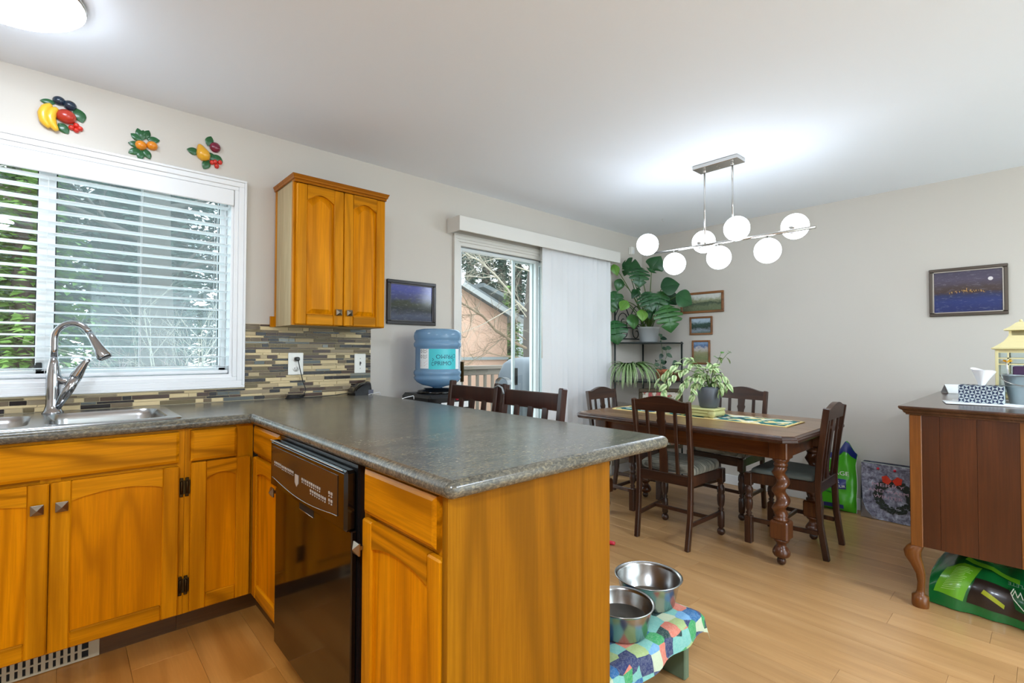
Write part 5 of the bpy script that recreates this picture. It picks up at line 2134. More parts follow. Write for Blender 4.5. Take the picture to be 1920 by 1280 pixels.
# picture beside the patio door (on the window wall)
a, b = onY(724, 521, WY), onY(815, 611, WY)
Fp = frame2((a.x, WY, b.z), (1, 0, 0), (0, -1, 0))
hh = a.z - b.z - .005
cm = pic_mat('twilight_painting', [(.0, (44, 52, 72)), (.2, (72, 78, 98)), (.35, (40, 46, 48)), (.5, (56, 62, 48)), (.62, (66, 70, 110)), (.8, (74, 80, 150)), (1, (96, 98, 160))], (9, 9, 26), 1, .9, 6, 0, hh, .3, .12)
M_frblk = plain('black_picture_frame', (30, 24, 24), .3)
tp_ = framed('framed_painting', 'dark-framed blue twilight painting beside the patio door', Fp, b.x - a.x, hh, .022, M_frblk, cm.m, plain('dark_silver_liner', (70, 66, 66), .4))
# large night painting on the far wall: u runs to -Y
a, b = onX(1742, 507, XF), onX(1892, 588.5, XF)
Fp = frame2((XF, a.y, b.z), (0, -1, 0), (-1, 0, 0))
hh = a.z - b.z
wq = a.y - b.y
cm = pic_mat('night_lake_painting', [(.0, (24, 34, 84)), (.3, (30, 48, 108)), (.44, (34, 44, 84)), (.5, (66, 46, 40)), (.58, (70, 56, 56)), (.75, (80, 72, 92)), (1, (66, 60, 76))], (5, 9, 26), 1, .8, 6, 0, hh, .22, .3)
t = framed('framed_painting', 'wide night lake painting in pewter frame above the sideboard', Fp, wq, hh, .020, plain('pewter_frame', (96, 88, 80), .3, .8), cm.m, plain('silver_liner', (180, 174, 164), .3, .8))
m = MB().lathe([(.012, 0), (.0, .0012)], n=14, M=Matrix.Translation(Fp(wq * .79, hh * .73, .0075)) @ Matrix.Rotation(-PI / 2, 4, 'Y'), caps=False)
part('painted_moon', m, plain('moon_paint', (222, 214, 214), .5), t)
m = MB()
rg = random.Random(2)
for i in range(46):
    uu = wq * (.26 + .46 * rg.random())
    zz = hh * (.46 + .035 * rg.random() + .06 * rg.random() * math.sin(PI * (uu / wq - .26) / .46))
    s = rg.uniform(.0015, .0035)
    ubox(m, Fp, uu - s * .5, uu + s * .5, zz - s, zz + s * 1.6, .0071, .0078)
o = part('painted_lights', m, plain('gold_paint_dabs', (206, 160, 84), .5), t)
o['kind'] = 'stuff'
# three small stitched landscapes
M_frtan = wood('tan_wood_frame', (118, 72, 34), (140, 90, 46), (156, 104, 58), 'y', rough=.45, coat=.1)
sets = [((1277, 551), (1358, 584), 'stitched_valley', 'wide brown-framed stitched valley landscape by the monstera', [(.0, (92, 104, 74)), (.3, (110, 120, 88)), (.45, (64, 78, 60)), (.6, (150, 154, 120)), (.75, (206, 208, 200)), (1, (226, 228, 224))], .021),
        ((1294, 594.5), (1337, 627), 'stitched_castle', 'small brown-framed landscape with dark trees, middle of three', [(.0, (56, 84, 56)), (.25, (130, 140, 150)), (.4, (40, 60, 48)), (.6, (60, 84, 76)), (.75, (170, 190, 205)), (1, (200, 214, 226))], .017),
        ((1298.5, 638), (1332.5, 683), 'stitched_garden', 'upright brown-framed garden landscape, lowest of three', [(.0, (140, 132, 96)), (.25, (122, 130, 86)), (.5, (150, 146, 110)), (.64, (196, 186, 180)), (.75, (84, 110, 150)), (1, (160, 190, 222))], .016)]
for (u0, v0), (u1, v1), nm, lb, stops, fwid in sets:
    a, b = onX(u0, v0, XF), onX(u1, v1, XF)
    Fp = frame2((XF, a.y, b.z), (0, -1, 0), (-1, 0, 0))
    hh = a.z - b.z
    cm = pic_mat(nm + '_print', stops, (20, 22, 30), 1, .9, 6, 0, hh, .42, .8)
    framed('framed_landscape', lb, Fp, a.y - b.y, hh, fwid, M_frtan, cm.m)
# ============================================================ counter-height chairs behind the peninsula
def bar_chair(label):
    t = root('counter_chair', label, 'chair', (0, 0, 0), 0, 'espresso counter chairs')
    L = dict(local=True)
    hw = .198
    H = 1.008
    # faces -x ; back at +x
    for s in (-1, 1):
        m = MB()
        pts = [(.22, s * hw, 0), (.185, s * hw, .40), (.185, s * hw, .64), (.235, s * hw, H)]
        for i in range(3):
            p, q = Vector(pts[i]), Vector(pts[i + 1])
            e = (q - p).normalized() * .003
            m.bar(p - (e if i else Vector()), q + (e if i < 2 else Vector()), .030, .036, (1, 0, 0), .005)
        part('rear_leg', m, M_barchair, t, **L)
        m = MB().bar((-.17, s * hw, 0), (-.17, s * hw, .60), .036, .036, (1, 0, 0), .004)
        part('front_leg', m, M_barchair, t, **L)
        m = MB().bar((.195, s * hw, .22), (-.17, s * hw, .22), .018, .03, (0, 0, 1), .003)
        part('side_stretcher', m, M_barchair, t, **L)
        m = MB().bar((.185, s * hw, .57), (-.17, s * hw, .57), .018, .06, (0, 0, 1), .003)
        part('seat_rail', m, M_barchair, t, **L)
    for (x, z, hgt) in ((-.17, .18, .03), (-.17, .57, .06), (.19, .57, .06)):
        m = MB().bar((x, -hw + .018, z), (x, hw - .018, z), .018, hgt, (0, 0, 1), .003)
        part('front_stretcher' if z < .3 else 'seat_rail', m, M_barchair, t, **L)
    m = MB().box(-.20, .17, -.205, .205, .60, .64, .012)
    part('seat', m, plain('black_vinyl_seat', (34, 28, 26), .4), t, **L)
    bx_ = lambda z: .185 + .05 * (z - .64) / (H - .64)
    m = MB().bar((bx_(.945), -hw + .012, .945), (bx_(.945), hw - .012, .945), .020, .078, (0, 0, 1), .004)
    part('top_rail', m, M_barchair, t, **L)
    m = MB().bar((bx_(.73), -hw + .012, .73), (bx_(.73), hw - .012, .73), .020, .05, (0, 0, 1), .003)
    part('lower_rail', m, M_barchair, t, **L)
    for k in (-1, 0, 1):
        m = MB().bar((bx_(.745), k * .098, .745), (bx_(.915), k * .098, .915), .034, .012, (1, 0, 0), .002)
        part('slat', m, M_barchair, t, **L)
    return t


bc = bar_chair('espresso counter chair nearest the water cooler')
XB = 1.425
bc.location = (XB, 2.122, 0)
dup(bc, (XB, 1.678, 0), math.radians(-1.5), 'espresso counter chair nearest the dining table')
# grey leash looped over the chair posts
lx = XB + .235
M_strap = plain('silver_webbing', (168, 176, 178), .35, .4)
m = MB()
pts = []
for i in range(21):
    a = PI * i / 20
    pts.append(Vector((lx + .004, 1.902 + .048 * math.cos(a) - .012, 1.006 + .032 * math.sin(a) ** .8)))
rows = []
for p in pts:
    rows.append([(p.x - .014, p.y, p.z), (p.x + .014, p.y, p.z)])
m.strip(rows, True)
m.strip([[(q[0], q[1], q[2] + .003) for q in r_] for r_ in reversed(rows)], True)
pts2 = [(lx - .018, 1.935, .985), (lx - .022, 1.90, 1.0), (lx - .022, 1.87, .99), (lx - .024, 1.855, .96)]
m.tube(pts2, .005, 6)
thing('dog_leash', m, M_strap, 'silver grey leash looped over the counter chair post', 'leash', fix=False)

# ============================================================ water cooler and bottle
wx, wy = 1.735, 2.595
WT = .915
wc = root('water_cooler', 'black water cooler standing by the patio door casing', 'water cooler', (wx, wy, 0))
m = MB().box(wx - .165, wx + .165, wy - .165, wy + .165, .0, WT, .02)
part('body', m, M_black, wc)
m = MB().box(wx - .13, wx + .13, wy - .170, wy - .1652, .55, .82, .004)
part('tap_recess', m, M_blackgloss, wc)
m = MB()
m.box(wx - .085, wx + .115, wy - .1695, wy - .1655, .832, .868, .002)
part('label_strip', m, M_paper, wc)
m = MB().lathe([(.012, 0), (.012, .006), (.0, .007)], n=12, M=Matrix.Translation((wx + .03, wy - .1655, .89)) @ Matrix.Rotation(PI / 2, 4, 'X'), caps=False)
part('hot_button', m, M_red, wc)
m = MB().lathe([(.13, 0), (.12, .016), (.085, .022), (.085, .03)], (wx, wy, WT), 30)
part('collar', m, M_blackgloss, wc)


def mk_bottle():
    t = NT('blue_polycarbonate')
    tr = t.n('ShaderNodeBsdfTransparent', Color=lin((150, 190, 222)))
    pb = t.b
    t.bs(Base_Color=lin((150, 188, 216)), Roughness=.08, Coat_Weight=.5, Coat_Roughness=.05)
    mx = t.n('ShaderNodeMixShader', i0=.5, i1=tr.outputs[0], i2=pb.outputs[0])
    t.t.links.new(mx.outputs[0], t.out.inputs[0])
    return t.m


bz = WT + .0305
bt_ = root('water_bottle', 'blue ribbed water bottle upturned on the cooler', 'water bottle', (wx, wy, bz))
br_ = .147
pf = [(.03, .0), (.034, .004), (.055, .010), (.10, .020), (.130, .038), (.143, .054), (.147, .066), (.140, .075), (.146, .084), (.148, .097), (.144, .108), (.138, .113), (.138, .247), (.141, .251), (.147, .260), (.148, .275), (.143, .285), (.138, .291), (.145, .300), (.148, .320), (.145, .341), (.134, .358), (.10, .366), (.0, .367)]
m = MB().lathe(pf, (wx, wy, bz), 48)
part('shell', m, mk_bottle(), bt_)


def cyl(r_, a_c, zoff):
    """flat label space (x along the arc, y up) wrapped on the bottle, centred at angle a_c"""
    return lambda x, y: (wx + r_ * math.cos(a_c + x / r_), wy + r_ * math.sin(a_c + x / r_), bz + zoff + .119 + (y - .143) * 1.43)


def wrap_panel(r_, a_c, x0, x1, y0, y1, mat, nm):
    f = cyl(r_, a_c, 0)
    m = MB()
    n = 16
    m.strip([[f(x0 + (x1 - x0) * i / n, y) for i in range(n + 1)] for y in (y0, y1)], True)
    return part(nm, m, mat, bt_, fix=False)


acam = math.atan2(CAM.y - wy, CAM.x - wx)
rl2 = br_ - .0085
wrap_panel(rl2, acam, -.055, .125, .143, .229, M_teal, 'teal_label')
wrap_panel(rl2, acam, -.118, -.055, .146, .229, M_paper, 'white_label')
wrap_panel(rl2, acam, .125, .165, .143, .229, M_paper, 'white_label')
rt2 = rl2 + .0006
f = cyl(rt2, acam, 0)
for k, (wd, ybase, flip) in enumerate((('PRIMO', .160, False), ('PRIMO', .205, True))):
    H_ = .017
    x0_ = -.018
    if flip:
        ff = lambda x, y: f(x0_ + .118 - x - .004, .205 - y)
    else:
        ff = lambda x, y: f(x0_ + x, .160 + y)
    text_part('label_lettering', wd, H_, ff, M_dkteal, bt_, width=.106)
    # small ring ornament before the word
    m = MB()
    cxr, czr = (-.029, .166) if not flip else (.110, .199)
    rows = []
    for i in range(17):
        a = -2.6 + 5.2 * i / 16
        sg = -1 if not flip else 1
        rows.append([f(cxr + sg * math.cos(a) * r_, czr + math.sin(a) * r_ * 1.1) for r_ in (.0052, .0075)])
    m.strip(rows, False)
    part('label_ring', m, M_dkteal, bt_, fix=False)
m = MB()
for cxr, czr in ((-.029, .184), (.100, .182)):
    for (dx, dz) in ((0, .004), (0, -.004), (.004, 0)):
        m.add([f(cxr + dx - .002, czr + dz - .002), f(cxr + dx + .002, czr + dz - .002), f(cxr + dx + .002, czr + dz + .002), f(cxr + dx - .002, czr + dz + .002)], [(0, 1, 2, 3)])
part('label_dots', m, M_dkteal, bt_, fix=False)
m = MB()
for czr in (.219, .196):
    rows = []
    for i in range(17):
        a = 2 * PI * i / 16
        rows.append([f(-.107 + math.cos(a) * r_, czr + math.sin(a) * r_) for r_ in (.004, .0068)])
    m.strip(rows, False)
    for j in range(4):
        y_ = czr + .006 - j * .0042
        m.add([f(-.094, y_), f(-.064 - .006 * (j % 2), y_), f(-.064 - .006 * (j % 2), y_ + .0018), f(-.094, y_ + .0018)], [(0, 1, 2, 3)])
part('label_print', m, M_ink, bt_, fix=False)
m = MB()
for j in range(7):
    y_ = .178 - j * .0042
    m.add([f(-.114, y_), f(-.064 - .008 * (j % 3), y_), f(-.064 - .008 * (j % 3), y_ + .0018), f(-.114, y_ + .0018)], [(0, 1, 2, 3)])
part('label_print', m, M_inkred, bt_, fix=False)

# ============================================================ bags by the far wall
M_green = plain('green_plastic_bag', (74, 172, 34), .25, bump=.5, bscale=14, tint=.08, coat=.2)
M_greendk = plain('dark_green_plastic', (20, 112, 52), .22, bump=.5, bscale=18, tint=.2, coat=.3)
M_lime = plain('lime_plastic_panel', (112, 184, 40), .25, bump=.4, bscale=18, tint=.08, coat=.3)


def pillow(cx, cy, z0, W, D, H, rz, lean=0.0, nx=18, nz=14, wob=.006, seed=0, top=None):
    """upright stuffed sack; front faces local -x ; returns rows and a point function"""
    rgp = random.Random(seed)
    ph = [rgp.uniform(0, 6) for _ in range(6)]
    M = Matrix.Translation((cx, cy, z0)) @ Matrix.Rotation(rz, 4, 'Z')

    def pt(s, u, w):
        """s side (-1 front, 1 back), u -1..1 across, w 0..1 up"""
        e = max(0.0, (1 - abs(u) ** 2.6)) ** .5 * max(0.0, 1 - abs(2 * w - 1) ** 5) ** .6
        e *= 1 - .35 * w
        x = s * D / 2 * e + lean * w
        if s < 0:
            x += wob * math.sin(u * 7 + ph[0] + w * 5) * math.sin(w * 11 + ph[1]) + wob * .6 * math.sin(w * 23 + ph[2] + u * 3)
        y = u * W / 2 * (1 - .05 * math.sin(w * 9 + ph[3]) * (w) - .04 * w)
        z = w * H
        if top:
            z += top(u, w)
        return M @ Vector((x, y, z))
    m = MB()
    for s in (-1, 1):
        rows = [[pt(s, -1 + 2 * i / nx, j / nz) for i in range(nx + 1)] for j in range(nz + 1)]
        m.strip(rows if s < 0 else list(reversed(rows)), True)
    return m, pt


# green soil bag
gb_top = lambda u, w: (.10 * math.exp(-((u + .55) / .28) ** 2) - .03) * max(0, (w - .75) / .25)
gcx, gcy = 4.275, 1.118
gbag = root('soil_bag', 'bright green plastic soil bag slumped against the far wall', 'bag', (gcx, gcy, 0))
m, gpt = pillow(gcx, gcy, .004, .30, .15, .44, 0, .055, seed=4, top=gb_top)
part('sack', m, M_green, gbag)


def decal(par, nm, ptf, u0, u1, w0, w1, mat, off=.003, n=6):
    m = MB()
    nrm = Vector((-off, 0, 0))
    m.strip([[ptf(-1, u0 + (u1 - u0) * i / n, w) + nrm for i in range(n + 1)] for w in [w0 + (w1 - w0) * j / 4 for j in range(5)]], True)
    return part(nm, m, mat, par, fix=False)


def decal_text(par, s, ptf, u0, u1, w0, w1, mat, off=.005, flip=False):
    vs, fs, W = text2d(s, 1.0)
    m = MB()
    if flip:
        m.add([ptf(-1, u1 - (u1 - u0) * x / W, w1 - (w1 - w0) * y) + Vector((-off, 0, 0)) for x, y in vs], fs)
    else:
        m.add([ptf(-1, u0 + (u1 - u0) * x / W, w0 + (w1 - w0) * y) + Vector((-off, 0, 0)) for x, y in vs], fs)
    return part('lettering', m, mat, par, fix=False)


# across the front, u falls from left (+1, +Y side) to right (-1)
decal(gbag, 'navy_patch', gpt, .35, -.62, .38, .54, M_navy)
decal_text(gbag, 'POTAGE', gpt, .5, -.74, .60, .665, M_whiteink)
decal_text(gbag, 'FOR', gpt, .2, -.36, .475, .515, M_whiteink)
decal_text(gbag, 'EXTERIEUR', gpt, .3, -.6, .405, .445, M_whiteink)
decal(gbag, 'navy_patch', gpt, .7, -.55, .06, .13, M_navy)
decal(gbag, 'green_stripe', gpt, .5, -.35, .30, .325, plain('mid_green_print', (40, 130, 40), .3))
m = MB()
rows = [[gpt(-1, u, w) + Vector((-.004, 0, .0)) for u in [-.98 + 1.9 * i / 12 for i in range(13)]] for w in (.90, .95, 1.0)]
m.strip(rows, True)
part('navy_lip', m, M_navy, gbag, fix=False)
m = MB()
m.tube([gpt(-1, -1, j / 14) for j in range(15)], .0022, 5, False)
part('white_seam', m, M_whiteink, gbag, fix=False)

# holiday gift bag with wreath
M_gift = NT('frosted_berry_print')
_t = M_gift
_n = _t.noise(_t.coords((1, 1, 1), rand=False), 28, 5, .7, .4)
_t.bs(Base_Color=_t.ramp(_n, [(.32, (58, 58, 70)), (.45, (118, 116, 132)), (.55, (150, 152, 168)), (.68, (206, 208, 220))]), Roughness=.3)
M_gift = _t.m
M_foil = plain('silver_foil', (176, 182, 196), .18, .85, bump=.5, bscale=22)
M_wreath = plain('dark_evergreen_print', (44, 52, 44), .6, tint=.4)
gfx, gfy = 4.285, .785
gf = root('gift_bag', 'silver holiday gift bag printed with a wreath and red bow', 'gift bag', (gfx, gfy, 0))
Wg, Hg, Dg = .30, .385, .09
y0g, y1g = gfy - Wg / 2, gfy + Wg / 2
m = MB()
lz = .028
front = lambda a, z: Vector((gfx - Dg / 2 + lz * z / Hg, a, z))
m.add([front(y0g, .004), front(y1g - .02, .012), front(y1g - .06, 0.004)], [])
NG = 8
rows = [[front(y1g - Wg * i / NG + (.02 * (1 - j / 6) ** 2 * -1 if i == 0 else 0), .004 + (Hg - .004) * j / 6) + Vector((.004 * math.sin(i * 1.7 + j), 0, 0)) for i in range(NG + 1)] for j in range(7)]
m.strip(rows, True)
part('front_face', m, M_gift, gf, fix=False)
m = MB()
rows2 = [[front(y1g + .0, z), front(y1g + .012 * math.sin(PI * min(1, z / Hg * 1.05)), z) + Vector((Dg * .5, 0, 0)), front(y1g, z) + Vector((Dg, 0, 0))] for z in [.004 + (Hg - .004) * j / 6 for j in range(7)]]
m.strip(rows2, False)
m.strip([[front(y0g, z), front(y0g, z) + Vector((Dg, 0, 0))] for z in (.004, Hg)], False)
m.strip([[front(y0g, z) + Vector((Dg, 0, 0)), front(y1g, z) + Vector((Dg, 0, 0))] for z in (.004, Hg)], False)
m.add([front(y0g, .004), front(y1g, .004), front(y1g, .004) + Vector((Dg, 0, 0)), front(y0g, .004) + Vector((Dg, 0, 0))], [(0, 1, 2, 3)])
part('gusset', m, M_foil, gf, fix=False)
m = MB()
rows = [[front(y1g - .0, .004) + Vector((-.002, 0, 0)), front(y1g - .075, .004) + Vector((-.006, 0, 0)), front(y1g - .11, .006) + Vector((-.003, 0, 0))], [front(y1g - .004, .07) + Vector((-.003, 0, 0)), front(y1g - .03, .06) + Vector((-.007, 0, 0)), front(y1g - .06, .03) + Vector((-.003, 0, 0))], [front(y1g - .002, .14) + Vector((-.002, 0, 0)), front(y1g - .012, .12) + Vector((-.004, 0, 0)), front(y1g - .02, .10) + Vector((-.002, 0, 0))]]
m.strip(rows, False)
part('foil_corner', m, M_foil, gf, fix=False)
m = MB()
m.strip([[front(y0g, Hg) + Vector((dx, 0, 0)), front(y1g, Hg) + Vector((dx, 0, .003))] for dx in (-.0015, .012)], False)
part('white_lip', m, M_whiteink, gf, fix=False)
wc_ = (gfy - .04, .175)
m = MB()
rg = random.Random(6)
for i in range(420):
    a = rg.uniform(0, 2 * PI)
    r_ = rg.uniform(.07, .115)
    p = front(wc_[0] + r_ * math.cos(a), wc_[1] + r_ * math.sin(a)) + Vector((-.0065, 0, 0))
    d = Vector((0, math.cos(a + rg.uniform(.4, 2.2)), math.sin(a + rg.uniform(.4, 2.2)))) * .022
    q = Vector((0, -d.z, d.y)) * .28
    m.add([p - d * .5 - q * .2, p + q, p + d * .5], [(0, 1, 2)])
    m.add([p - d * .5, p + d * .5, p - q], [(0, 1, 2)])
o = part('wreath_print', m, M_wreath, gf, fix=False)
o['kind'] = 'stuff'
m = MB()
for sg in (-1, 1):
    cy_, cz_ = wc_[0] + .01, wc_[1] + .108
    m.add([front(cy_, cz_) + Vector((-.009, 0, 0)), front(cy_ + sg * .030, cz_ + .034) + Vector((-.013, 0, 0)), front(cy_ + sg * .058, cz_ + .022) + Vector((-.012, 0, 0)), front(cy_ + sg * .052, cz_ - .016) + Vector((-.012, 0, 0)), front(cy_ + sg * .022, cz_ - .028) + Vector((-.010, 0, 0))], [(0, 1, 2, 3, 4)])
part('red_bow', m, plain('red_bow_print', (214, 62, 40), .3), gf, fix=False)
for sg in (.05, -.045):
    c_ = front(gfy + sg, Hg - .03) + Vector((-.008, 0, 0))
    m = MB().sphere(c_, .009, 10, 6)
    part('red_knot', m, M_red, gf)
M_pinkink = plain('pink_script_print', (196, 160, 176), .5)
for s, a0, a1, zz, h_ in (('MERRY', .085, -.10, .235, .022), ('AND WARM', .105, -.12, .195, .020), ('WINTER', .075, -.09, .155, .020)):
    vs, fs, W = text2d(s, h_)
    yL, yR = gfy + a0, gfy + a1
    m = MB()
    m.add([front(yL + (yR - yL) * x / W, zz + y) + Vector((-.0078, 0, 0)) for x, y in vs], fs)
    part('lettering', m, M_pinkink, gf, fix=False)

# ============================================================ sideboard (end panel towards us)
BX, BYL, BYR, BZT = 2.925, .452, -.06, .925
sbd = root('sideboard', 'dark walnut sideboard with cabriole legs along the far wall', 'sideboard', (3.62, .2, 0))
xe = XF - .03
m = MB()
lv = [(.010, BZT - .040), (.012, BZT - .034), (.018, BZT - .030), (.022, BZT - .020), (.032, BZT - .014), (.036, BZT - .006), (.034, BZT)]
rows = [[(BX - i_, BYR - i_, z), (xe, BYR - i_, z), (xe, BYL + i_, z), (BX - i_, BYL + i_, z)] for i_, z in lv]
m.strip(rows, False, True)
m.add(rows[-1], [(0, 1, 2, 3)])
m.add(rows[0], [(3, 2, 1, 0)])
part('top', m, M_buffet_top, sbd)
m = MB().box(BX + .012, xe - .01, BYR + .01, BYL - .012, .282, BZT - .040)
part('body', m, M_buffet, sbd)
# boards of the end panel
ys = [BYL - .045, .345, .222, .092, .075, BYR + .045]
for i in range(5):
    m = MB().box(BX + .001, BX + .012, ys[i + 1] + .0006, ys[i] - .0006, .284, BZT - .040)
    part('end_board', m, M_buffet_lite if i == 3 else M_buffet, sbd)
for yy in (BYL - .045, BYR):
    m = MB().box(BX - .004, BX + .045, yy, yy + .045, .28, BZT - .040, .003)
    part('corner_post', m, M_buffet_lite, sbd)
m = MB().box(BX + .06, xe - .04, BYL - .012, BYL - .004, .30, BZT - .06, .003)
part('front_panel', m, M_buffet, sbd)


def cabriole(x, y, sy):
    m = MB()
    n = 14
    prof = [(0.0, .031, .0), (.012, .033, .0), (.05, .032, .0), (.058, .018, .0), (.075, .015, -.002), (.11, .015, -.004), (.15, .018, -.002), (.19, .024, .010), (.225, .030, .024), (.25, .032, .026), (.272, .030, .016), (.286, .026, .006)]
    rows = []
    for z, r_, off in prof:
        row = []
        for k in range(n):
            a = 2 * PI * k / n
            ca_, sa_ = math.cos(a), math.sin(a)
            s = 1 / ((abs(ca_) ** 3 + abs(sa_) ** 3) ** (1 / 3)) if z > .14 else 1
            row.append((x + r_ * ca_ * s - off * .3, y + r_ * sa_ * s + sy * off, z))
        rows.append(row)
    m.strip(rows, True, True)
    m.add(rows[0], [tuple(reversed(range(n)))])
    m.add(rows[-1], [tuple(range(n))])
    return m


for x in (BX + .028, xe - .06):
    for yy, sy in ((BYL - .028, 1), (BYR + .03, -1)):
        part('cabriole_leg', cabriole(x, yy, sy), M_buffet_lite, sbd)

# ------------------------------------------------------------ dog-food sack lying under the sideboard
dgb = root('dog_food_bag', 'green dog food bag lying on its side under the sideboard', 'bag', (3.24, .15, 0))
rows = []
nx, ny = 22, 20
Ld, Wd, Hd = .60, .46, .205
x00, y00 = 3.005, .405


def dpt(s, t):
    """s 0..1 along -Y, t 0..1 around from floor front up and over"""
    y = y00 - Ld * s
    env = (min(1, s / .18) ** .6) * (min(1, (1 - s) / .12) ** .5)
    h = Hd * (.62 + .38 * env) * (.98 + .04 * math.sin(s * 9))
    a = PI * t
    x = x00 + .02 * math.sin(s * 5) + Wd * .5 * (1 - math.cos(a)) * (.9 + .1 * env) + (.03 * (1 - env))
    z = .003 + h * max(0, math.sin(a)) ** .55
    x += .007 * math.sin(s * 31 + t * 5) * env
    z += (.006 * math.sin(s * 17 + t * 9) + .005 * math.sin(s * 41)) * math.sin(a) if z > .01 else 0
    return Vector((x, y, z))


m = MB()
rows = [[dpt(i / nx, j / ny) for j in range(ny + 1)] for i in range(nx + 1)]
m.strip(rows, True)
m.add(rows[0], [tuple(range(ny + 1))])
m.add(rows[-1], [tuple(reversed(range(ny + 1)))])
part('sack', m, M_greendk, dgb)


def ddec(nm, pts, mat, off, sub=6):
    """quad decal on the sack front: corners in (s, t)"""
    m = MB()
    rows = []
    for i in range(sub + 1):
        f = i / sub
        row = []
        for j in range(sub + 1):
            g = j / sub
            s = (pts[0][0] * (1 - g) + pts[1][0] * g) * (1 - f) + (pts[3][0] * (1 - g) + pts[2][0] * g) * f
            t = (pts[0][1] * (1 - g) + pts[1][1] * g) * (1 - f) + (pts[3][1] * (1 - g) + pts[2][1] * g) * f
            row.append(dpt(s, t) + Vector((-off, 0, off * .6)))
        rows.append(row)
    m.strip(rows, True)
    return part(nm, m, mat, dgb, fix=False)


ddec('lime_panel', [(.03, .05), (.20, .02), (.30, .30), (.10, .30)], M_lime, .003)
M_brownph = plain('dark_brown_print', (40, 28, 22), .3, tint=.4, coat=.3)
ddec('dark_photo_panel', [(.22, .02), (.62, .01), (.60, .16), (.27, .20)], M_brownph, .003)
ddec('yellow_stripe', [(.30, .09), (.42, .035), (.425, .055), (.315, .12)], plain('yellow_green_print', (176, 186, 40), .3), .005)
ddec('shield_patch', [(.48, .05), (.72, .02), (.80, .28), (.44, .20)], plain('deep_green_print', (14, 92, 44), .28, coat=.3), .006)
ddec('lime_fold', [(.20, .34), (.50, .26), (.50, .31), (.22, .38)], M_lime, .005)
m = MB()
m.tube([dpt(s, t) + Vector((-.008, 0, .005)) for s, t in ((.47, .20), (.455, .15), (.47, .11), (.52, .06), (.60, .03), (.70, .03))], .0022, 5)
part('white_outline', m, M_whiteink, dgb, fix=False)


def dtext(s_, s0, s1, t0, t1, mat, off=.0085, up=False):
    vs, fs, W = text2d(s_, 1.0)
    m = MB()
    m.add([dpt(s1 - (s1 - s0) * x / W, t1 - (t1 - t0) * y) + Vector((-off, 0, off * .6)) for x, y in vs], fs)
    part('lettering', m, mat, dgb, fix=False)


# the sack lies upside down, so the words read turned over
dtext('DOG CHOW', .46, .80, .13, .19, M_whiteink)
dtext('PURINA', .53, .68, .062, .090, M_inkred)
dtext('COMPLETE', .44, .62, .225, .26, plain('dim_white_print', (130, 170, 140), .4))
rgx = random.Random(1)
m = MB()
for k in range(14):
    t = .07 + k * .0145
    s0 = .075 + .006 * k
    s1 = s0 + rgx.uniform(.08, .11)
    a, b = dpt(s0, t), dpt(s1, t)
    q = [dpt(s0 + (s1 - s0) * i / 5, t) + Vector((-.006, 0, .004)) for i in range(6)]
    q2 = [dpt(s0 + (s1 - s0) * i / 5, t + .005) + Vector((-.006, 0, .004)) for i in range(6)]
    m.strip([q, q2], False)
o = part('small_print', m, plain('pale_lime_print', (168, 210, 110), .4), dgb, fix=False)

# ============================================================ on the sideboard
ZS = BZT + .0006
# tray of papers
m = MB()
c = onZ(1842, 760, BZT)
pcx2, pcy2 = c.x + .085, c.y + .0
Mr = Matrix.Translation((pcx2, pcy2, 0)) @ Matrix.Rotation(math.radians(4), 4, 'Z')
pp = root('paper_pile', 'loose white papers under the tissue box', 'papers', (pcx2, pcy2, ZS))
for k, (dx, dy, rz) in enumerate(((0, 0, 0), (-.012, .01, .12), (.01, -.012, -.08))):
    m = MB().box(-.095, .095, -.135, .135, ZS + k * .0022, ZS + k * .0022 + .002, 0, Mr @ Matrix.Translation((dx, dy, 0)) @ Matrix.Rotation(rz, 4, 'Z'))
    part('sheet', m, M_paper, pp)
# tissue box
zt2 = ZS + .0072
tcx, tcy = pcx2 + .012, pcy2 + .008
tw, td, thh = .118, .115, .082      # along Y, along X, height
M_tri = plain('navy_triangle_print', (38, 52, 84), .5)
M_boxpale = plain('pale_grey_card', (196, 206, 206), .55)
tbx = root('tissue_box', 'tissue box patterned with navy and grey triangles', 'tissue box', (tcx, tcy, zt2))
m = MB().box(tcx - td / 2, tcx + td / 2, tcy - tw, tcy + tw, zt2, zt2 + thh, .0015)
# half-length adjusted below
m = MB().box(tcx - td / 2, tcx + td / 2, tcy - tw / 2 - .02, tcy + tw / 2 + .02, zt2, zt2 + thh, .0015)
part('carton', m, M_boxpale, tbx)
m = MB()
L2 = tw + .04
nc, nr = 8, 4
cw_, ch_ = L2 / nc, thh / nr
xf_ = tcx - td / 2 - .0008
for i in range(nc):
    for j in range(nr):
        ya_ = tcy + L2 / 2 - i * cw_
        za_ = zt2 + j * ch_
        cxm, czm = ya_ - cw_ / 2, za_ + ch_ / 2
        if (i + j) % 2 == 0:
            m.add([(xf_, ya_, za_), (xf_, ya_, za_ + ch_), (xf_, cxm, czm)], [(0, 1, 2)])
            m.add([(xf_, ya_ - cw_, za_), (xf_, ya_ - cw_, za_ + ch_), (xf_, cxm, czm)], [(0, 1, 2)])
        else:
            m.add([(xf_, ya_, za_), (xf_, ya_ - cw_, za_), (xf_, cxm, czm)], [(0, 1, 2)])
            m.add([(xf_, ya_, za_ + ch_), (xf_, ya_ - cw_, za_ + ch_), (xf_, cxm, czm)], [(0, 1, 2)])
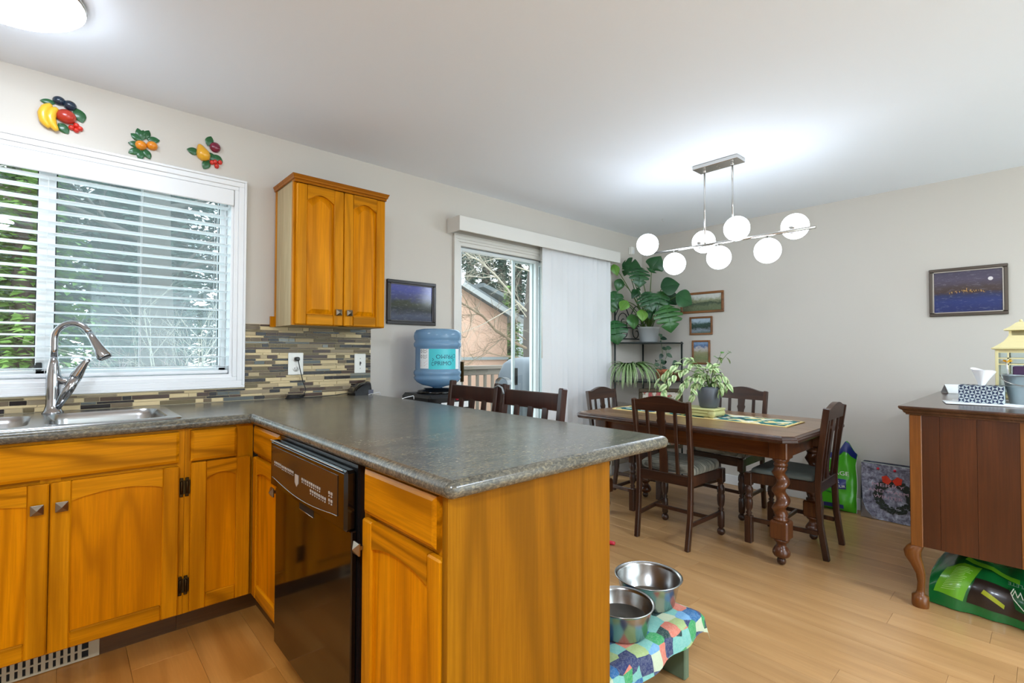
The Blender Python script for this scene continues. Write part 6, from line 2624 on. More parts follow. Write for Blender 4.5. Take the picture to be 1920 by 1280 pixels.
for i in range(nc):
    for j in range(5):
        ya_ = tcy + L2 / 2 - i * cw_
        xa_ = tcx - td / 2 + j * td / 5
        zz = zt2 + thh + .0008
        m.add([(xa_, ya_, zz), (xa_ + td / 5, ya_ - cw_ / 2, zz), (xa_, ya_ - cw_, zz)] if (i + j) % 2 else [(xa_ + td / 5, ya_, zz), (xa_, ya_ - cw_ / 2, zz), (xa_ + td / 5, ya_ - cw_, zz)], [(0, 1, 2)])
yl_ = tcy + L2 / 2 + .0008
for i in range(6):
    for j in range(nr):
        xa_ = tcx - td / 2 + i * td / 6
        za_ = zt2 + j * ch_
        cxm, czm = xa_ + td / 12, za_ + ch_ / 2
        if (i + j) % 2:
            m.add([(xa_, yl_, za_), (xa_, yl_, za_ + ch_), (cxm, yl_, czm)], [(0, 1, 2)])
            m.add([(xa_ + td / 6, yl_, za_), (xa_ + td / 6, yl_, za_ + ch_), (cxm, yl_, czm)], [(0, 1, 2)])
part('triangle_print', m, M_tri, tbx, fix=False)
m = MB()
rows = []
for j in range(7):
    t = j / 6
    row = []
    for i in range(17):
        a = 2 * PI * i / 16
        w_ = .012 + .034 * t ** 1.2
        row.append((tcx + (.008 + .010 * t) * math.sin(a) * (1 + .5 * math.sin(3 * a)), tcy + w_ * math.cos(a) - .006 * t, zt2 + thh + .075 * t + .008 * t * math.cos(a) + .005 * t * math.sin(2 * a)))
    rows.append(row)
m.strip(rows, True)
part('tissue', m, M_tissue, tbx, fix=False)
# small card leaning
cc = onZ(1785, 731, BZT)
cxx, cyy = min(cc.x, 3.42), .415
m = MB()
M_ = Matrix.Translation((4.06, .405, ZS)) @ Matrix.Rotation(math.radians(30), 4, 'Z')
crd = root('folded_card', 'small white folded card at the sideboard edge behind the tissues', 'card', (4.06, .405, ZS))
for sg, mt in ((-1, M_paper), (1, M_paper)):
    m = MB()
    m.add([M_ @ Vector((sg * .045, -.05, .0008)), M_ @ Vector((sg * .045, .05, .0008)), M_ @ Vector((0, .05, .052)), M_ @ Vector((0, -.05, .052))], [(0, 1, 2, 3)])
    m.add([M_ @ Vector((sg * .045, -.05, .0003)), M_ @ Vector((sg * .045, .05, .0003)), M_ @ Vector((0, .05, .0505)), M_ @ Vector((0, -.05, .0505))], [(3, 2, 1, 0)])
    part('leaf', m, mt, crd, fix=False)

# galvanised bucket of toiletries
bxc = Vector((3.115, .198, ZS))
bxc = onZ(1915, 762, BZT)
bxc = Vector((bxc.x + .09, bxc.y - .035, ZS))
bk = root('tin_bucket', 'small galvanised bucket of brushes and sachets on the sideboard', 'bucket', bxc)
KB_ = 1.42
m = MB().lathe([(r_ * KB_, z_ * 1.28) for r_, z_ in [(.0, .001), (.052, .001), (.054, .004), (.070, .105), (.073, .108), (.073, .114), (.069, .114), (.067, .104), (.051, .010), (.0, .010)]], bxc, 36, caps=False)
part('pail', m, M_galv, bk)
m = MB().lathe([(r_ * KB_, z_ * 1.28) for r_, z_ in [(.0645, .066), (.067, .069), (.0655, .072)]], bxc, 36, caps=False)
part('bead', m, M_galv, bk)
m = MB()
pts = []
for i in range(15):
    a = PI * i / 14
    pts.append(bxc + Vector((-.03 - .10 * math.sin(a), .106 * math.cos(a), .140 - .045 * math.sin(a))))
m.tube(pts, .0026, 6)
part('bail_handle', m, M_chrome, bk)
its = [('purple_sachet', 'purple sachet standing in the tin bucket', 'sachet', M_purple, (-.04, .040), .045, .022, .185), ('purple_sachet', 'dark sachet at the back of the tin bucket', 'sachet', M_black, (.03, .004), .05, .02, .19), ('makeup_brush', 'black makeup brush handle in the tin bucket', 'brush', M_black, (-.02, -.020), .03, .03, .185)]
for nm, lb, ct_, mt, (dx, dy), w_, d_, h_ in its:
    m = MB().box(bxc.x + dx - d_ / 2, bxc.x + dx + d_ / 2, bxc.y + dy - w_ / 2, bxc.y + dy + w_ / 2, ZS + .011, ZS + h_, .004)
    thing(nm, m, mt, lb, ct_)
fl0 = bxc + Vector((-.010, .066, .018))
fw2 = root('cloth_flower', 'yellow artificial flower poking out of the tin bucket', 'flower', fl0)
fl1 = fl0 + Vector((-.012, .018, .185))
m = MB().tube([fl0, fl0.lerp(fl1, .5), fl1], .003, 6)
part('stem', m, M_paper, fw2)
m = MB()
rgf = random.Random(3)
for i in range(16):
    a = 2 * PI * i / 16
    d = Vector((math.cos(a) * .026, math.sin(a) * .026, rgf.uniform(-.004, .016)))
    q = Vector((-math.sin(a), math.cos(a), .2)) * .007
    m.add([fl1, fl1 + d * .6 + q, fl1 + d, fl1 + d * .6 - q], [(0, 1, 2, 3)])
part('petals', m, M_yellow, fw2, fix=False)

# cream lantern
lcx, lcy = 3.30, .205
c = onZ(1862, 738, BZT)
LZ = ZS
q0 = onX(1862, 640, 3.20)
hw_ = .092
q0 = onX(1864, 640, 3.40)
lcx, lcy = 3.60, q0.y - hw_ + .004
ln = root('cream_lantern', 'cream painted metal lantern with pagoda roof on the sideboard', 'lantern', (lcx, lcy, LZ))
m = MB().box(lcx - hw_ - .012, lcx + hw_ + .012, lcy - hw_ - .012, lcy + hw_ + .012, LZ + .012, LZ + .028, .004)
for sx in (-1, 1):
    for sy in (-1, 1):
        m.box(lcx + sx * .08 - .012, lcx + sx * .08 + .012, lcy + sy * .08 - .012, lcy + sy * .08 + .012, LZ, LZ + .013, .002)
part('base', m, M_cream, ln)
zb2, zt3 = LZ + .028, LZ + .262
for sx in (-1, 1):
    for sy in (-1, 1):
        m = MB().box(lcx + sx * (hw_ - .006) - .006, lcx + sx * (hw_ - .006) + .006, lcy + sy * (hw_ - .006) - .006, lcy + sy * (hw_ - .006) + .006, zb2, zt3, .001)
        part('corner_post', m, M_cream, ln)
for ax in (0, 1):
    for sg in (-1, 1):
        m = MB()
        o_ = sg * (hw_ - .006)

        def bb_(a0, a1, z0, z1):
            if ax == 0:
                m.box(lcx + o_ - .003, lcx + o_ + .003, lcy + a0, lcy + a1, z0, z1)
            else:
                m.box(lcx + a0, lcx + a1, lcy + o_ - .003, lcy + o_ + .003, z0, z1)
        E_ = hw_ - .012
        bb_(-E_, E_, zb2, zb2 + .012)
        bb_(-E_, E_, zt3 - .014, zt3)
        bb_(-E_, E_, zt3 - .045, zt3 - .039)
        bb_(-E_, E_, zt3 - .075, zt3 - .069)
        for a in (-.045, .045):
            bb_(a - .003, a + .003, zb2 + .012, zt3 - .014)
        part('window_grille', m, M_cream, ln)
        m = MB()
        if ax == 0:
            m.box(lcx + sg * (hw_ - .0115) - .0008, lcx + sg * (hw_ - .0115) + .0008, lcy - E_, lcy + E_, zb2, zt3)
        else:
            m.box(lcx - E_, lcx + E_, lcy + sg * (hw_ - .0115) - .0008, lcy + sg * (hw_ - .0115) + .0008, zb2, zt3)
        part('pane', m, M_glass, ln)


def sqring(h_, z):
    return [(lcx - h_, lcy - h_, z), (lcx + h_, lcy - h_, z), (lcx + h_, lcy + h_, z), (lcx - h_, lcy + h_, z)]


m = MB()
rf_ = [(.086, 0), (.104, .004), (.106, .010), (.098, .014), (.080, .028), (.062, .044), (.050, .062), (.044, .074)]
m.strip([sqring(h_, zt3 + z) for h_, z in rf_], False, True)
m.add(sqring(.086, zt3), [(3, 2, 1, 0)])
part('roof', m, M_cream, ln, fix=False)
m = MB()
for sx in (-1, 1):
    for sy in (-1, 1):
        m.box(lcx + sx * .038 - .005, lcx + sx * .038 + .005, lcy + sy * .038 - .005, lcy + sy * .038 + .005, zt3 + .074, zt3 + .098)
m.box(lcx - .006, lcx + .006, lcy - .04, lcy + .04, zt3 + .074, zt3 + .098)
cu_ = part('cupola', m, M_cream, ln)
m = MB()
m.strip([sqring(h_, zt3 + z) for h_, z in [(.040, .098), (.062, .101), (.060, .106), (.040, .118), (.018, .140), (.004, .146)]], False, True)
m.sphere((lcx, lcy, zt3 + .150), .007, 10, 6)
part('cupola_roof', m, M_cream, cu_, fix=False)
m = MB().lathe([(.0, .001), (.034, .001), (.034, .13), (.03, .134), (.0, .133)], (lcx, lcy, LZ + .028), 20, caps=False)
thing('pillar_candle', m, plain('white_wax', (224, 224, 220), .5), 'white pillar candle standing inside the cream lantern', 'candle')

# ============================================================ dog bench, cloth and bowls
EX0, EX1, EY0, EY1, EZ = 1.16, 1.715, .875, 1.17, .232
bn = root('green_bench', 'low sage green wooden bench under the patchwork cloth', 'bench', ((EX0 + EX1) / 2, (EY0 + EY1) / 2, 0))
m = MB().box(EX0, EX1, EY0, EY1, EZ - .022, EZ, .004)
part('top', m, M_greenpaint, bn)
for x in (EX0 + .05, EX1 - .045):
    m = MB().box(x - .016, x + .016, EY0 + .02, EY1 - .02, 0, EZ - .022, .004)
    part('leg_board', m, M_greenpaint, bn)
m = MB().box(EX0 + .07, EX1 - .065, EY0 + .13, EY0 + .15, EZ - .10, EZ - .022)
part('stretcher', m, M_greenpaint, bn)
M_patch = NT('scalloped_patchwork')
_t = M_patch
_tc = _t.n('ShaderNodeTexCoord').outputs['Object']
_vo = _t.n('ShaderNodeTexVoronoi', Scale=21.0, Randomness=.35)
_t.set(_vo.inputs['Vector'], _tc)
_pk = _t.n('ShaderNodeSeparateColor', i0=_vo.outputs['Color'])
_c = _t.ramp(_pk.outputs[0], [(0, (48, 56, 98)), (.12, (120, 180, 170)), (.26, (44, 100, 150)), (.38, (160, 180, 120)), (.5, (206, 120, 100)), (.6, (60, 150, 90)), (.72, (190, 200, 170)), (.84, (30, 60, 60)), (.93, (110, 160, 200))], 'CONSTANT')
_n = _t.noise(_t.coords((1, 1, 1), rand=False), 110, 3, .6, 1.2)
_c = _t.mix(_t.ramp(_n, [(.45, (0, 0, 0)), (.55, (110, 110, 110))]), _c, _t.mix(.5, _c, (235, 240, 220)))
_vd = _t.ramp(_vo.outputs['Distance'], [(.0, (0, 0, 0)), (.5, (0, 0, 0)), (.62, (60, 60, 60))])
_t.bs(Base_Color=_t.mix(_vd, _c, (40, 50, 50)), Roughness=.95)
M_patch = _t.m
m = MB()
nx, ny = 30, 24
Mr = Matrix.Translation(((EX0 + EX1) / 2, (EY0 + EY1) / 2, 0))


def cloth(u, v):
    """u, v -1..1 over a cloth bigger than the bench"""
    x, y = u * .335, v * .215
    hx_, hy_ = (EX1 - EX0) / 2 + .003, (EY1 - EY0) / 2 + .003
    ox, oy = max(0, abs(x) - hx_), max(0, abs(y) - hy_)
    drop = ox + oy
    px = math.copysign(min(abs(x), hx_) + ox * .30 + (.010 if ox > 0 else 0), x) if ox > 0 else x
    py = math.copysign(min(abs(y), hy_) + oy * .22 + (.010 if oy > 0 else 0), y) if oy > 0 else y
    z = EZ + .0035
    if drop > 0:
        z -= drop * .92 + .002
        px += .006 * math.sin(v * 9) * min(1, ox * 30)
        py += .008 * math.sin(u * 11) * min(1, oy * 30)
    else:
        z += .0012 * math.sin(u * 14) * math.sin(v * 11) + .0012
    # corner tip hangs lower at the near kitchen side
    if oy > 0 and v < 0:
        z -= .030 * max(0, -u - .1) * min(1, oy * 18)
    return Mr @ Vector((px, py, z))


rows = [[cloth(-1 + 2 * i / nx, -1 + 2 * j / ny) for i in range(nx + 1)] for j in range(ny + 1)]
m.strip(rows, True)
m.strip([[p - Vector((0, 0, .0012)) for p in r_] for r_ in reversed(rows)], True)
thing('patchwork_cloth', m, M_patch, 'blue and green patchwork cloth draped over the low bench', 'cloth', fix=False)


def bowl(cx, cy, R_, h_, label, liquid):
    z = EZ + .0068
    t = root('dog_bowl', label, 'bowl', (cx, cy, z), 0, 'steel dog bowls')
    m = MB().lathe([(.0, .001), (R_ * .72, .001), (R_ * .78, .006), (R_ * .93, h_ - .012), (R_ * .95, h_ - .006), (R_ * 1.0, h_ - .004), (R_ * 1.02, h_ - .001), (R_ * .99, h_), (R_ * .93, h_ - .004), (R_ * .91, h_ - .012), (R_ * .76, .010), (R_ * .68, .005), (.0, .005)], (cx, cy, z), 40, caps=False)
    part('shell', m, M_steel, t)
    m = MB().lathe([(.0, liquid), (R_ * (.76 + .16 * liquid / h_), liquid)], (cx, cy, z), 32, caps=False)
    part('water' if liquid > .02 else 'kibble_residue', m, plain('still_water', (70, 66, 60), .03) if liquid > .02 else plain('wet_residue', (84, 72, 58), .3, tint=.4), t)
    return t


bowl(1.637, 1.032, .122, .098, 'larger steel dog bowl, dirty inside, at the bench end', .012)
bowl(1.398, .985, .108, .098, 'steel dog bowl of water half hidden by the cabinet end', .045)
# red toy on the floor
rp = onZ(1146, 1017, .012)
m = MB().tube([rp + Vector((.006, -.022, 0)), rp + Vector((0, 0, 0)), rp + Vector((-.06, .12, 0)), rp + Vector((-.10, .22, 0))], [.010, .012, .012, .012], 10)
thing('red_chew_toy', m, M_red, 'red plastic dog toy on the floor behind the peninsula', 'toy')
# ============================================================ outdoors
GZ = -1.3
M_lawn = NT('lawn')
_v = M_lawn.coords((1, 1, 1), rand=False)
M_lawn.bs(Base_Color=M_lawn.ramp(M_lawn.noise(_v, .35, 6, .65), [(.35, (170, 178, 158)), (.5, (204, 208, 200)), (.62, (230, 233, 234))]), Roughness=.95)
M_lawn = M_lawn.m
m = MB()
m.add([(-90, -60, GZ), (110, -60, GZ), (110, 120, GZ), (-90, 120, GZ)], [(0, 1, 2, 3)])
o = thing('garden_ground', m, M_lawn, 'pale frosty lawn and drive outside the house', 'ground', fix=False)
o['kind'] = 'structure'
M_road = plain('grey_asphalt', (182, 186, 190), .9, tint=.1)
m = MB().box(-40, 9, 19, 25, GZ, GZ + .02)
o = thing('street', m, M_road, 'pale grey street beyond the garden', 'street')
o['kind'] = 'structure'

# deck
M_deckboard = wood('weathered_deck_board', (112, 100, 86), (132, 118, 102), (150, 138, 122), 'x', rough=.8, coat=0, tint=.12)
M_rail = plain('taupe_painted_rail', (98, 87, 75), .6, tint=.06)
dk = root('deck', 'weathered timber deck outside the patio door', 'deck', (3.0, 4.0, GZ))
bme = mesh_from('board', MB().box(0, 5.6, 0, .134, -.03, 0, .003), mat=M_deckboard)
for i in range(16):
    part_me('board', bme, dk, ROOTM[dk].inverted() @ Matrix.Translation((.7, WY + TH + .005 + i * .14, -.09)))
m = MB()
for xx in (.9, 3.2, 5.9):
    for yy in (3.2, 5.0):
        m.box(xx, xx + .1, yy, yy + .1, GZ, -.12)
m.box(.7, 6.3, 3.2, 3.25, -.28, -.122)
m.box(.7, 6.3, 5.05, 5.1, -.28, -.122)
part('post_frame', m, M_deckboard, dk)
rl = root('deck_railing', 'taupe deck railing with thin upright balusters', 'railing', (3.0, 5.12, -.12))
m = MB()
m.box(.7, 6.3, 5.06, 5.18, .935, .985, .006)
part('top_rail', m, M_rail, rl)
m = MB()
m.box(.7, 6.3, 5.10, 5.14, .86, .935, .004)
part('sub_rail', m, M_rail, rl)
m = MB()
m.box(.7, 6.3, 5.10, 5.14, -.02, .03, .004)
part('bottom_rail', m, M_rail, rl)
bal = mesh_from('baluster', MB().box(-.016, .016, -.016, .016, 0, .84), mat=M_rail)
for i in range(42):
    part_me('baluster', bal, rl, ROOTM[rl].inverted() @ Matrix.Translation((.8 + i * .13, 5.12, .025)))
for xx in (.75, 3.0, 6.2):
    m = MB().box(xx - .045, xx + .045, 5.085, 5.155, -.12, .99, .004)
    part('newel_post', m, M_rail, rl)

# covered barbecue on the deck
M_cover = plain('grey_vinyl_cover', (74, 81, 88), .5, bump=.25, bscale=9, tint=.08)
M_coverdk = plain('charcoal_vinyl_skirt', (48, 54, 57), .55, bump=.25, bscale=9)
c0 = onY(985, 700, 4.15)
gx, gy = c0.x + .10, 4.15
bq = root('covered_barbecue', 'barbecue under a grey vinyl cover on the deck', 'barbecue', (gx, gy, -.09))
rows = []
NP = 40


def bqring(hx, hy, z, r, wob, ph):
    out = []
    for k in range(NP):
        a = 2 * PI * k / NP
        ca, sa = math.cos(a), math.sin(a)
        s = 1.0 / ((abs(ca) ** r + abs(sa) ** r) ** (1.0 / r))
        f = 1 + wob * math.sin(a * 9 + ph) + wob * .6 * math.sin(a * 5 + ph * 2)
        out.append((gx + hx * ca * s * f, gy + hy * sa * s * f, z))
    return out


prof = [(.66, .40, .34, 0), (.64, .39, .45, .02), (.61, .37, .62, .015), (.58, .35, .78, .006)]
rows = [bqring(a, b, z - .09, 5, wb, z * 4) for a, b, z, wb in [(.40, .33, .0, .035), (.38, .32, .3, .03), (.36, .31, .55, .02), (.35, .30, .75, .008)]]
m = MB().strip(rows, True, True)
part('skirt', m, M_coverdk, bq)
rows = [bqring(a, b, z - .09, r, .004, z * 3) for a, b, z, r in [(.36, .31, .74, 5), (.355, .305, .9, 5), (.345, .29, 1.02, 4), (.32, .25, 1.12, 3.5), (.27, .17, 1.175, 3), (.15, .08, 1.195, 3), (.01, .01, 1.198, 2)]]
m = MB().strip(rows, True, True)
part('hood', m, M_cover, bq)

# pink stucco house
M_pink = plain('peach_stucco', (190, 153, 132), .9, bump=.2, bscale=40, tint=.03)
M_roofgrey = plain('grey_roof', (84, 89, 91), .8)
M_fascia = plain('pale_fascia', (140, 141, 139), .6)
M_greysid = plain('pale_grey_siding', (140, 144, 144), .7)
M_whitesid = plain('white_lap_siding', (186, 188, 186), .6)
M_dkpane = plain('dark_window_glass', (70, 78, 84), .1)
HY = 15.0
pa, pb, pc = onY(861, 538, HY), onY(951, 594, HY), onY(951, 690, HY)
sl_ = (pb.z - pa.z) / (pb.x - pa.x)
xL = pa.x - 5.5
zL = pa.z - sl_ * 2.6
xr = pa.x - 2.6
ph = root('peach_house', 'peach stucco house with a sloping grey roof behind the deck', 'house', ((xL + pb.x) / 2, HY + 4, GZ))
poly = [(xL, GZ), (pb.x, GZ), (pb.x, pb.z), (xr, zL), (xL, zL + sl_ * 2.9)]
m = MB().prism(poly, HY, HY + 9, lambda a, b, d: (a, d, b))
part('wall', m, M_pink, ph)
m = MB()
ov = .55
e0 = Vector((xr, 0, zL))
e1 = Vector((pb.x + ov, 0, pb.z + sl_ * ov))
for q0, q1 in ((e0, e1), (Vector((xL - .4, 0, zL + sl_ * 3.3)), e0)):
    m.prism([(q0.x, q0.z + .02), (q1.x, q1.z + .02), (q1.x, q1.z + .2), (q0.x, q0.z + .2)], HY - .45, HY + 9.4, lambda a, b, d: (a, d, b))
rf = part('roof', m, M_roofgrey, ph)
m = MB()
m.prism([(e0.x, e0.z - .1), (e1.x, e1.z - .1), (e1.x, e1.z + .1), (e0.x, e0.z + .1)], HY - .48, HY - .452, lambda a, b, d: (a, d, b))
part('fascia', m, M_fascia, rf)
m = MB()
zb_ = onY(900, 672, HY).z
m.box(xL, pb.x + .03, HY - .06, HY - .001, zb_ - .05, zb_ + .06)
part('band_course', m, M_greysid, ph)

# grey wing further back
GYY = 19.0
ga, gb = onY(951, 592, GYY), onY(1000, 700, GYY)
gw = root('grey_house', 'pale grey sided house with a dark window seen between branches', 'house', ((ga.x + gb.x) / 2 + 1, GYY + 2.5, GZ))
m = MB().box(ga.x - 1.5, gb.x + 2, GYY, GYY + 5, GZ, ga.z + .1)
part('wall', m, M_greysid, gw)
m = MB()
m.prism([(ga.x - 1.9, ga.z + 1.3), (gb.x + 2.4, ga.z - .6), (gb.x + 2.4, ga.z - .4), (ga.x - 1.9, ga.z + 1.5)], GYY - .4, GYY + 5.4, lambda a, b, d: (a, d, b))
part('roof', m, M_roofgrey, gw)
wa, wb_ = onY(953, 614, GYY), onY(972, 636, GYY)
m = MB().box(wa.x - .06, wb_.x + .06, GYY - .05, GYY - .001, wb_.z - .06, wa.z + .06)
wf = part('window', m, M_white, gw)
m = MB().box(wa.x, wb_.x, GYY - .06, GYY - .051, wb_.z, wa.z)
part('pane', m, M_dkpane, wf)
for k in range(7):
    zz = ga.z - .15 - k * .34
    if wb_.z - .1 < zz < wa.z + .1:
        continue
    m = MB().box(ga.x - 1.5, gb.x + 2, GYY - .018, GYY - .001, zz, zz + .05)
    part('siding_ledge', m, M_greysid, gw)

# white lap-sided house nearer, its end wall turned towards the deck
h0 = onY(1004, 560, 11.0)
h1 = onY(1004, 690, 11.0)
rdir = Vector((h0.x, h0.y, 0)).normalized()
hang = math.atan2(rdir.y, rdir.x) - PI / 2 - math.radians(1.5)
hw = root('white_house', 'white lap sided house beside the patio door view', 'house', (h0.x, h0.y, GZ), hang)
zt0 = h0.z - GZ
slw = .55
m = MB().prism([(0, 0), (6.5, 0), (6.5, zt0 + .5), (3.2, zt0 + 3.2 * slw), (0, zt0)], 0, 6, lambda a, b, d: (a, d, b))
part('wall', m, M_greysid, hw, local=True)
bd = mesh_from('siding_board', MB().prism([(0, 0), (-.03, 0), (-.008, .2), (0, .2)], 0, 6.4, lambda a, b, d: (d, a, b)), mat=M_whitesid)
zz = .1
while zz < zt0 - .2:
    part_me('siding_board', bd, hw, Matrix.Translation((.04, -.001, zz)))
    zz += .205
m = MB()
m.prism([(-.02, zt0 - .02), (3.2, zt0 + 3.2 * slw), (3.2, zt0 + 3.2 * slw + .16), (-.02, zt0 + .14)], -.3, 6.3, lambda a, b, d: (a, d, b))
m.prism([(3.2, zt0 + 3.2 * slw), (6.9, zt0 + .3), (6.9, zt0 + .46), (3.2, zt0 + 3.2 * slw + .16)], -.3, 6.3, lambda a, b, d: (a, d, b))
part('roof', m, M_fascia, hw, local=True)


# ------------------------------------------------------------ trees
def folmat(name, a, b, c):
    t = NT(name)
    col = t.ramp(t.noise(t.coords((1, 1, 1)), 3.2, 5, .7), [(.3, a), (.5, b), (.7, c)])
    t.bs(Base_Color=col, Roughness=.9)
    t.b.inputs['Specular IOR Level'].default_value = .15
    return t.m


M_fir = folmat('fir_needles', (44, 60, 52), (62, 80, 68), (88, 106, 90))
M_fir2 = folmat('cedar_needles', (62, 92, 36), (86, 116, 50), (116, 144, 74))
M_bark = plain('grey_brown_bark', (74, 64, 57), .95, tint=.2, bump=.6, bscale=12)
M_branch = plain('pale_bare_bark', (150, 140, 124), .9, tint=.2)
M_branchd = plain('brown_bare_bark', (104, 86, 66), .9, tint=.2)
M_redtwig = plain('reddish_bare_twig', (150, 120, 120), .9, tint=.15)


def conifer(x, y, h, rad, label, seed, mat, dens=1.0, base=.08, name='fir_tree', cat='tree', group=None, fine=1.0):
    rg = random.Random(seed)
    t = root(name, label, cat, (x, y, GZ), 0, group)
    tr = MB()
    tr.tube([(x, y, GZ), (x + .05, y, GZ + h * .5), (x, y, GZ + h * .97)], [h * .022 + .04, h * .014 + .02, .02], 8)
    part('trunk', tr, M_bark, t)
    fm = MB()
    nb = int(h * 22 * dens)
    for i in range(nb):
        f = base + (1 - base) * (i / nb) ** .95
        zz = GZ + h * f
        L = rad * ((1 - f) ** .8) * rg.uniform(.65, 1.12) + .12
        a = rg.uniform(0, 2 * PI)
        dx, dy = math.cos(a), math.sin(a)
        ns = max(5, int(L * 13 / fine))
        for j in range(ns):
            s = (j + rg.random()) / ns
            px = x + dx * L * s
            py = y + dy * L * s
            pz = zz - L * .32 * s * s + rg.uniform(-.12, .12)
            sw = .15 * fine * (1.15 - s * .6) * rg.uniform(.7, 1.5) * (1 + rad * .14)
            b = a + rg.choice([-1, 1]) * rg.uniform(.4, 1.5)
            ex, ey = math.cos(b) * sw * 1.7, math.sin(b) * sw * 1.7
            dz = rg.uniform(-.25, -.03) * sw * 4
            wx, wy = -math.sin(b) * sw * .5, math.cos(b) * sw * .5
            fm.add([(px - wx, py - wy, pz + sw * .1), (px + wx, py + wy, pz - sw * .25), (px + ex, py + ey, pz + dz)], [(0, 1, 2)])
    o = part('foliage', fm, mat, t, fix=False)
    o['kind'] = 'stuff'
    return t


def px_at(u, Y):
    p = onY(u, 660, Y)
    return p.x


FT = [(30, 13.5, 14, 2.3, 0), (430, 14.5, 14, 2.2, 1), (200, 19.5, 17, 2.5, 2), (330, 25.5, 20, 2.6, 3), (70, 25, 19, 2.6, 4), (240, 31, 23, 2.8, 5)]
FL = ['dark fir tree behind the bright cedar, kitchen window', 'fir nearest the window frame edge, behind bare shrubs', 'broad fir filling the middle of the kitchen window', 'fir seen beside the middle blind cord', 'tall hazy fir behind the window mullion', 'largest hazy fir furthest back in the kitchen window']
for (u, Y, h, r, i) in FT:
    conifer(px_at(u, Y), Y, h, r, FL[i], 20 + i, M_fir, 1.0, .16, group='fir trees outside')
conifer(px_at(30, 8.5), 8.5, 6.4, 1.25, 'bright green cedar close outside the window', 41, M_fir2, 2.2, .25, 'cedar_tree', fine=.42)
conifer(px_at(40, 11.5), 11.5, 1.75, .8, 'small rounded green shrub at the foot of the window view', 42, M_fir2, 6.0, .02, 'evergreen_shrub', 'shrub', fine=.42)
DT = [(850, 30, 21, 2.5), (910, 32, 22, 2.6), (970, 31, 21, 2.5), (1030, 33, 22, 2.6), (880, 38, 25, 2.8), (940, 39, 26, 2.8), (1000, 38.5, 25, 2.8)]
DL = ['fir at the patio door casing edge', 'dark fir rising over the peach roof', 'fir just behind the bare tree trunk', 'fir rising behind the white sided house', 'further fir above the peach roof ridge', 'tallest fir in the middle of the patio door view', 'further fir beside the bare tree top']
for i, (u, Y, h, r) in enumerate(DT):
    conifer(px_at(u, Y), Y, h, r, DL[i], 60 + i, M_fir, 1.0, group='fir trees outside')
conifer(px_at(955, 17.5), 17.5, 5.6, 1.3, 'small bright green conifer behind the peach roof', 71, M_fir2, 2.0, .1, 'conifer_shrub', 'shrub', fine=.7)


def grow(mb, p, d, L, r, depth, rg, drop=.62, spread=.75):
    pts = [Vector(p)]
    d = Vector(d).normalized()
    n = 4
    for i in range(n):
        d = (d + Vector((rg.uniform(-1, 1), rg.uniform(-1, 1), rg.uniform(-.8, 1))) * .16).normalized()
        pts.append(pts[-1] + d * L / n)
    mb.tube(pts, [r * (1 - .45 * i / n) for i in range(n + 1)], 5 if depth > 1 else 3, False)
    if depth <= 0:
        return
    for i in range(1, n + 1):
        for _ in range(1 if depth > 2 else (1 if rg.random() < .75 else 2)):
            q = d.orthogonal().normalized()
            q = Matrix.Rotation(rg.uniform(0, 2 * PI), 3, d) @ q
            nd = (d + q * spread * rg.uniform(.6, 1.3)).normalized()
            grow(mb, pts[i], nd, L * drop * rg.uniform(.7, 1.15), r * .5, depth - 1, rg, drop, spread)


BY = 8.2
bt = root('bare_tree', 'bare deciduous tree with long crooked branches by the deck', 'tree', (px_at(994, BY), BY, GZ))


def P8(u, v, dy=0):
    return onY(u, v, BY + dy)


m = MB()
b0 = Vector((px_at(994, BY), BY, GZ))
m.tube([b0, P8(994, 700), P8(991, 640), P8(992, 580), P8(996, 520), P8(1006, 440), P8(1000, 330)], [.17, .15, .14, .12, .10, .08, .05], 9)
part('trunk', m, M_bark, bt)
rg = random.Random(5)
BR = [([(992, 655), (970, 645), (930, 620), (905, 592), (882, 578), (858, 563), (820, 540)], .045, M_branchd),
      ([(990, 585), (968, 566), (950, 540), (930, 517), (912, 500), (898, 488), (878, 478), (860, 462)], .038, M_branch),
      ([(991, 600), (970, 570), (942, 587), (905, 608), (880, 618), (855, 628)], .018, M_branch),
      ([(990, 640), (965, 622), (940, 635), (920, 652), (905, 665), (880, 680), (862, 688)], .02, M_branchd),
      ([(992, 672), (970, 670), (940, 667), (912, 661)], .026, M_branchd),
      ([(930, 518), (905, 520), (880, 517), (850, 520)], .016, M_branch),
      ([(998, 510), (968, 500), (955, 486), (930, 485), (908, 490)], .02, M_branch),
      ([(862, 545), (875, 565), (884, 590), (882, 610), (874, 632), (860, 634)], .016, M_branchd)]
for pts, r, mt in BR:
    m = MB()
    q = [P8(u, v, -.15 * i) for i, (u, v) in enumerate(pts)]
    m.tube(q, [r * .75 * (1 - .6 * i / (len(q) - 1)) for i in range(len(q))], 6, False)
    for i in range(1, len(q)):
        for _ in range(2):
            d = (q[i] - q[i - 1]).normalized() + Vector((rg.uniform(-1, 1), rg.uniform(-.5, .5), rg.uniform(-1, 1))) * .9
            s = q[i - 1].lerp(q[i], rg.random())
            grow(m, s, d, rg.uniform(.35, .8), r * .2, 2, rg)
    part('branch', m, mt, bt, fix=False)

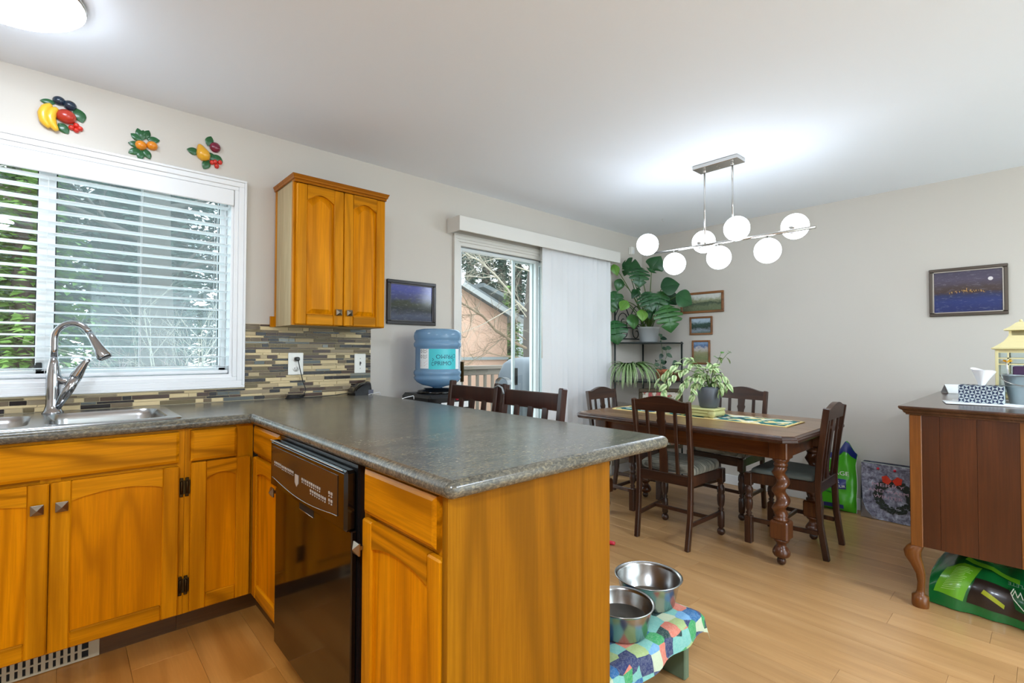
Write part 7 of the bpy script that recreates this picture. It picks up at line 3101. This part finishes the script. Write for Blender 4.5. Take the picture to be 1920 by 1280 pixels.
# bare shrubs seen through the kitchen window
SH = [(265, 7.2, 2.5, 'bare pinkish shrub outside, by the middle blind cord', M_redtwig), (372, 8.0, 3.6, 'bare grey shrub outside, by the window frame edge', M_branch), (180, 8.5, 2.3, 'low bare reddish shrub outside, behind the faucet spout', M_redtwig)]
for i, (u, Y, h, lb, mt) in enumerate(SH):
    rg = random.Random(80 + i)
    x = px_at(u, Y)
    t = root('bare_shrub', lb, 'shrub', (x, Y, GZ), 0, 'bare shrubs outside')
    for k in range(7):
        m = MB()
        a = 2 * PI * k / 7 + rg.uniform(-.3, .3)
        grow(m, (x + .05 * math.cos(a), Y + .05 * math.sin(a), GZ), (math.cos(a) * .5, math.sin(a) * .5, 1), h * .55, .022, 3, rg, .6, .7)
        part('stem', m, mt, t, fix=False)
# thick trunk further back
u_, Y_ = 292, 11.5
x = px_at(u_, Y_)
t = root('tree_trunk', 'thick mossy tree trunk outside the kitchen window', 'tree', (x, Y_, GZ))
m = MB().tube([(x, Y_, GZ), (x + .03, Y_, 1.0), (x - .05, Y_, 3.2), (x, Y_, 7)], [.36, .30, .27, .16], 10)
part('trunk', m, M_bark, t)
for k, (zz, dx) in enumerate(((2.6, 1), (3.1, -1), (3.9, 1), (4.6, -1))):
    m = MB()
    rg = random.Random(k)
    grow(m, (x, Y_, zz), (dx, -.2, .5), 1.6, .06, 3, rg)
    part('branch', m, M_bark, t, fix=False)
# parked car far down the street
M_carw = plain('white_car_paint', (226, 228, 230), .25)
M_cargl = plain('car_glass', (60, 76, 84), .1)


def car(x, y, lb, paint):
    c = root('car', lb, 'car', (x, y, GZ), 0, 'parked cars')
    L, W = 4.3, 1.7
    out = [(0, .35), (L, .35), (L, .75), (L - .2, .92), (L - .95, .98), (L - 1.6, 1.42), (1.2, 1.45), (.45, 1.0), (.05, .9)]
    m = MB().prism([(a - L / 2, b) for a, b in out], -W / 2, W / 2, lambda a, b, d: (x + a, y + d, GZ + b))
    part('body', m, paint, c)
    m = MB()
    for sgn in (-1, 1):
        m.prism([(.6 - L / 2, 1.0), (L - 1.1 - L / 2, 1.0), (L - 1.62 - L / 2, 1.36), (1.22 - L / 2, 1.38)], sgn * (W / 2 + .005), sgn * (W / 2 + .012), lambda a, b, d: (x + a, y + d, GZ + b))
    part('side_window', m, M_cargl, c)
    for wx in (.8, L - .8):
        for sgn in (-1, 1):
            m = MB().lathe([(.0, -.1), (.33, -.1), (.33, .1), (.0, .1)], n=16, M=Matrix.Translation((x + wx - L / 2, y + sgn * (W / 2 - .08), GZ + .33)) @ Matrix.Rotation(PI / 2, 4, 'X'), caps=False)
            part('wheel', m, M_blackmatte, c)


car(px_at(25, 21.0), 21.0, 'white car parked on the street under the cedar', M_carw)
car(px_at(330, 22.5), 22.5, 'silver car parked on the street behind the bare shrubs', plain('silver_car_paint', (190, 198, 204), .25))
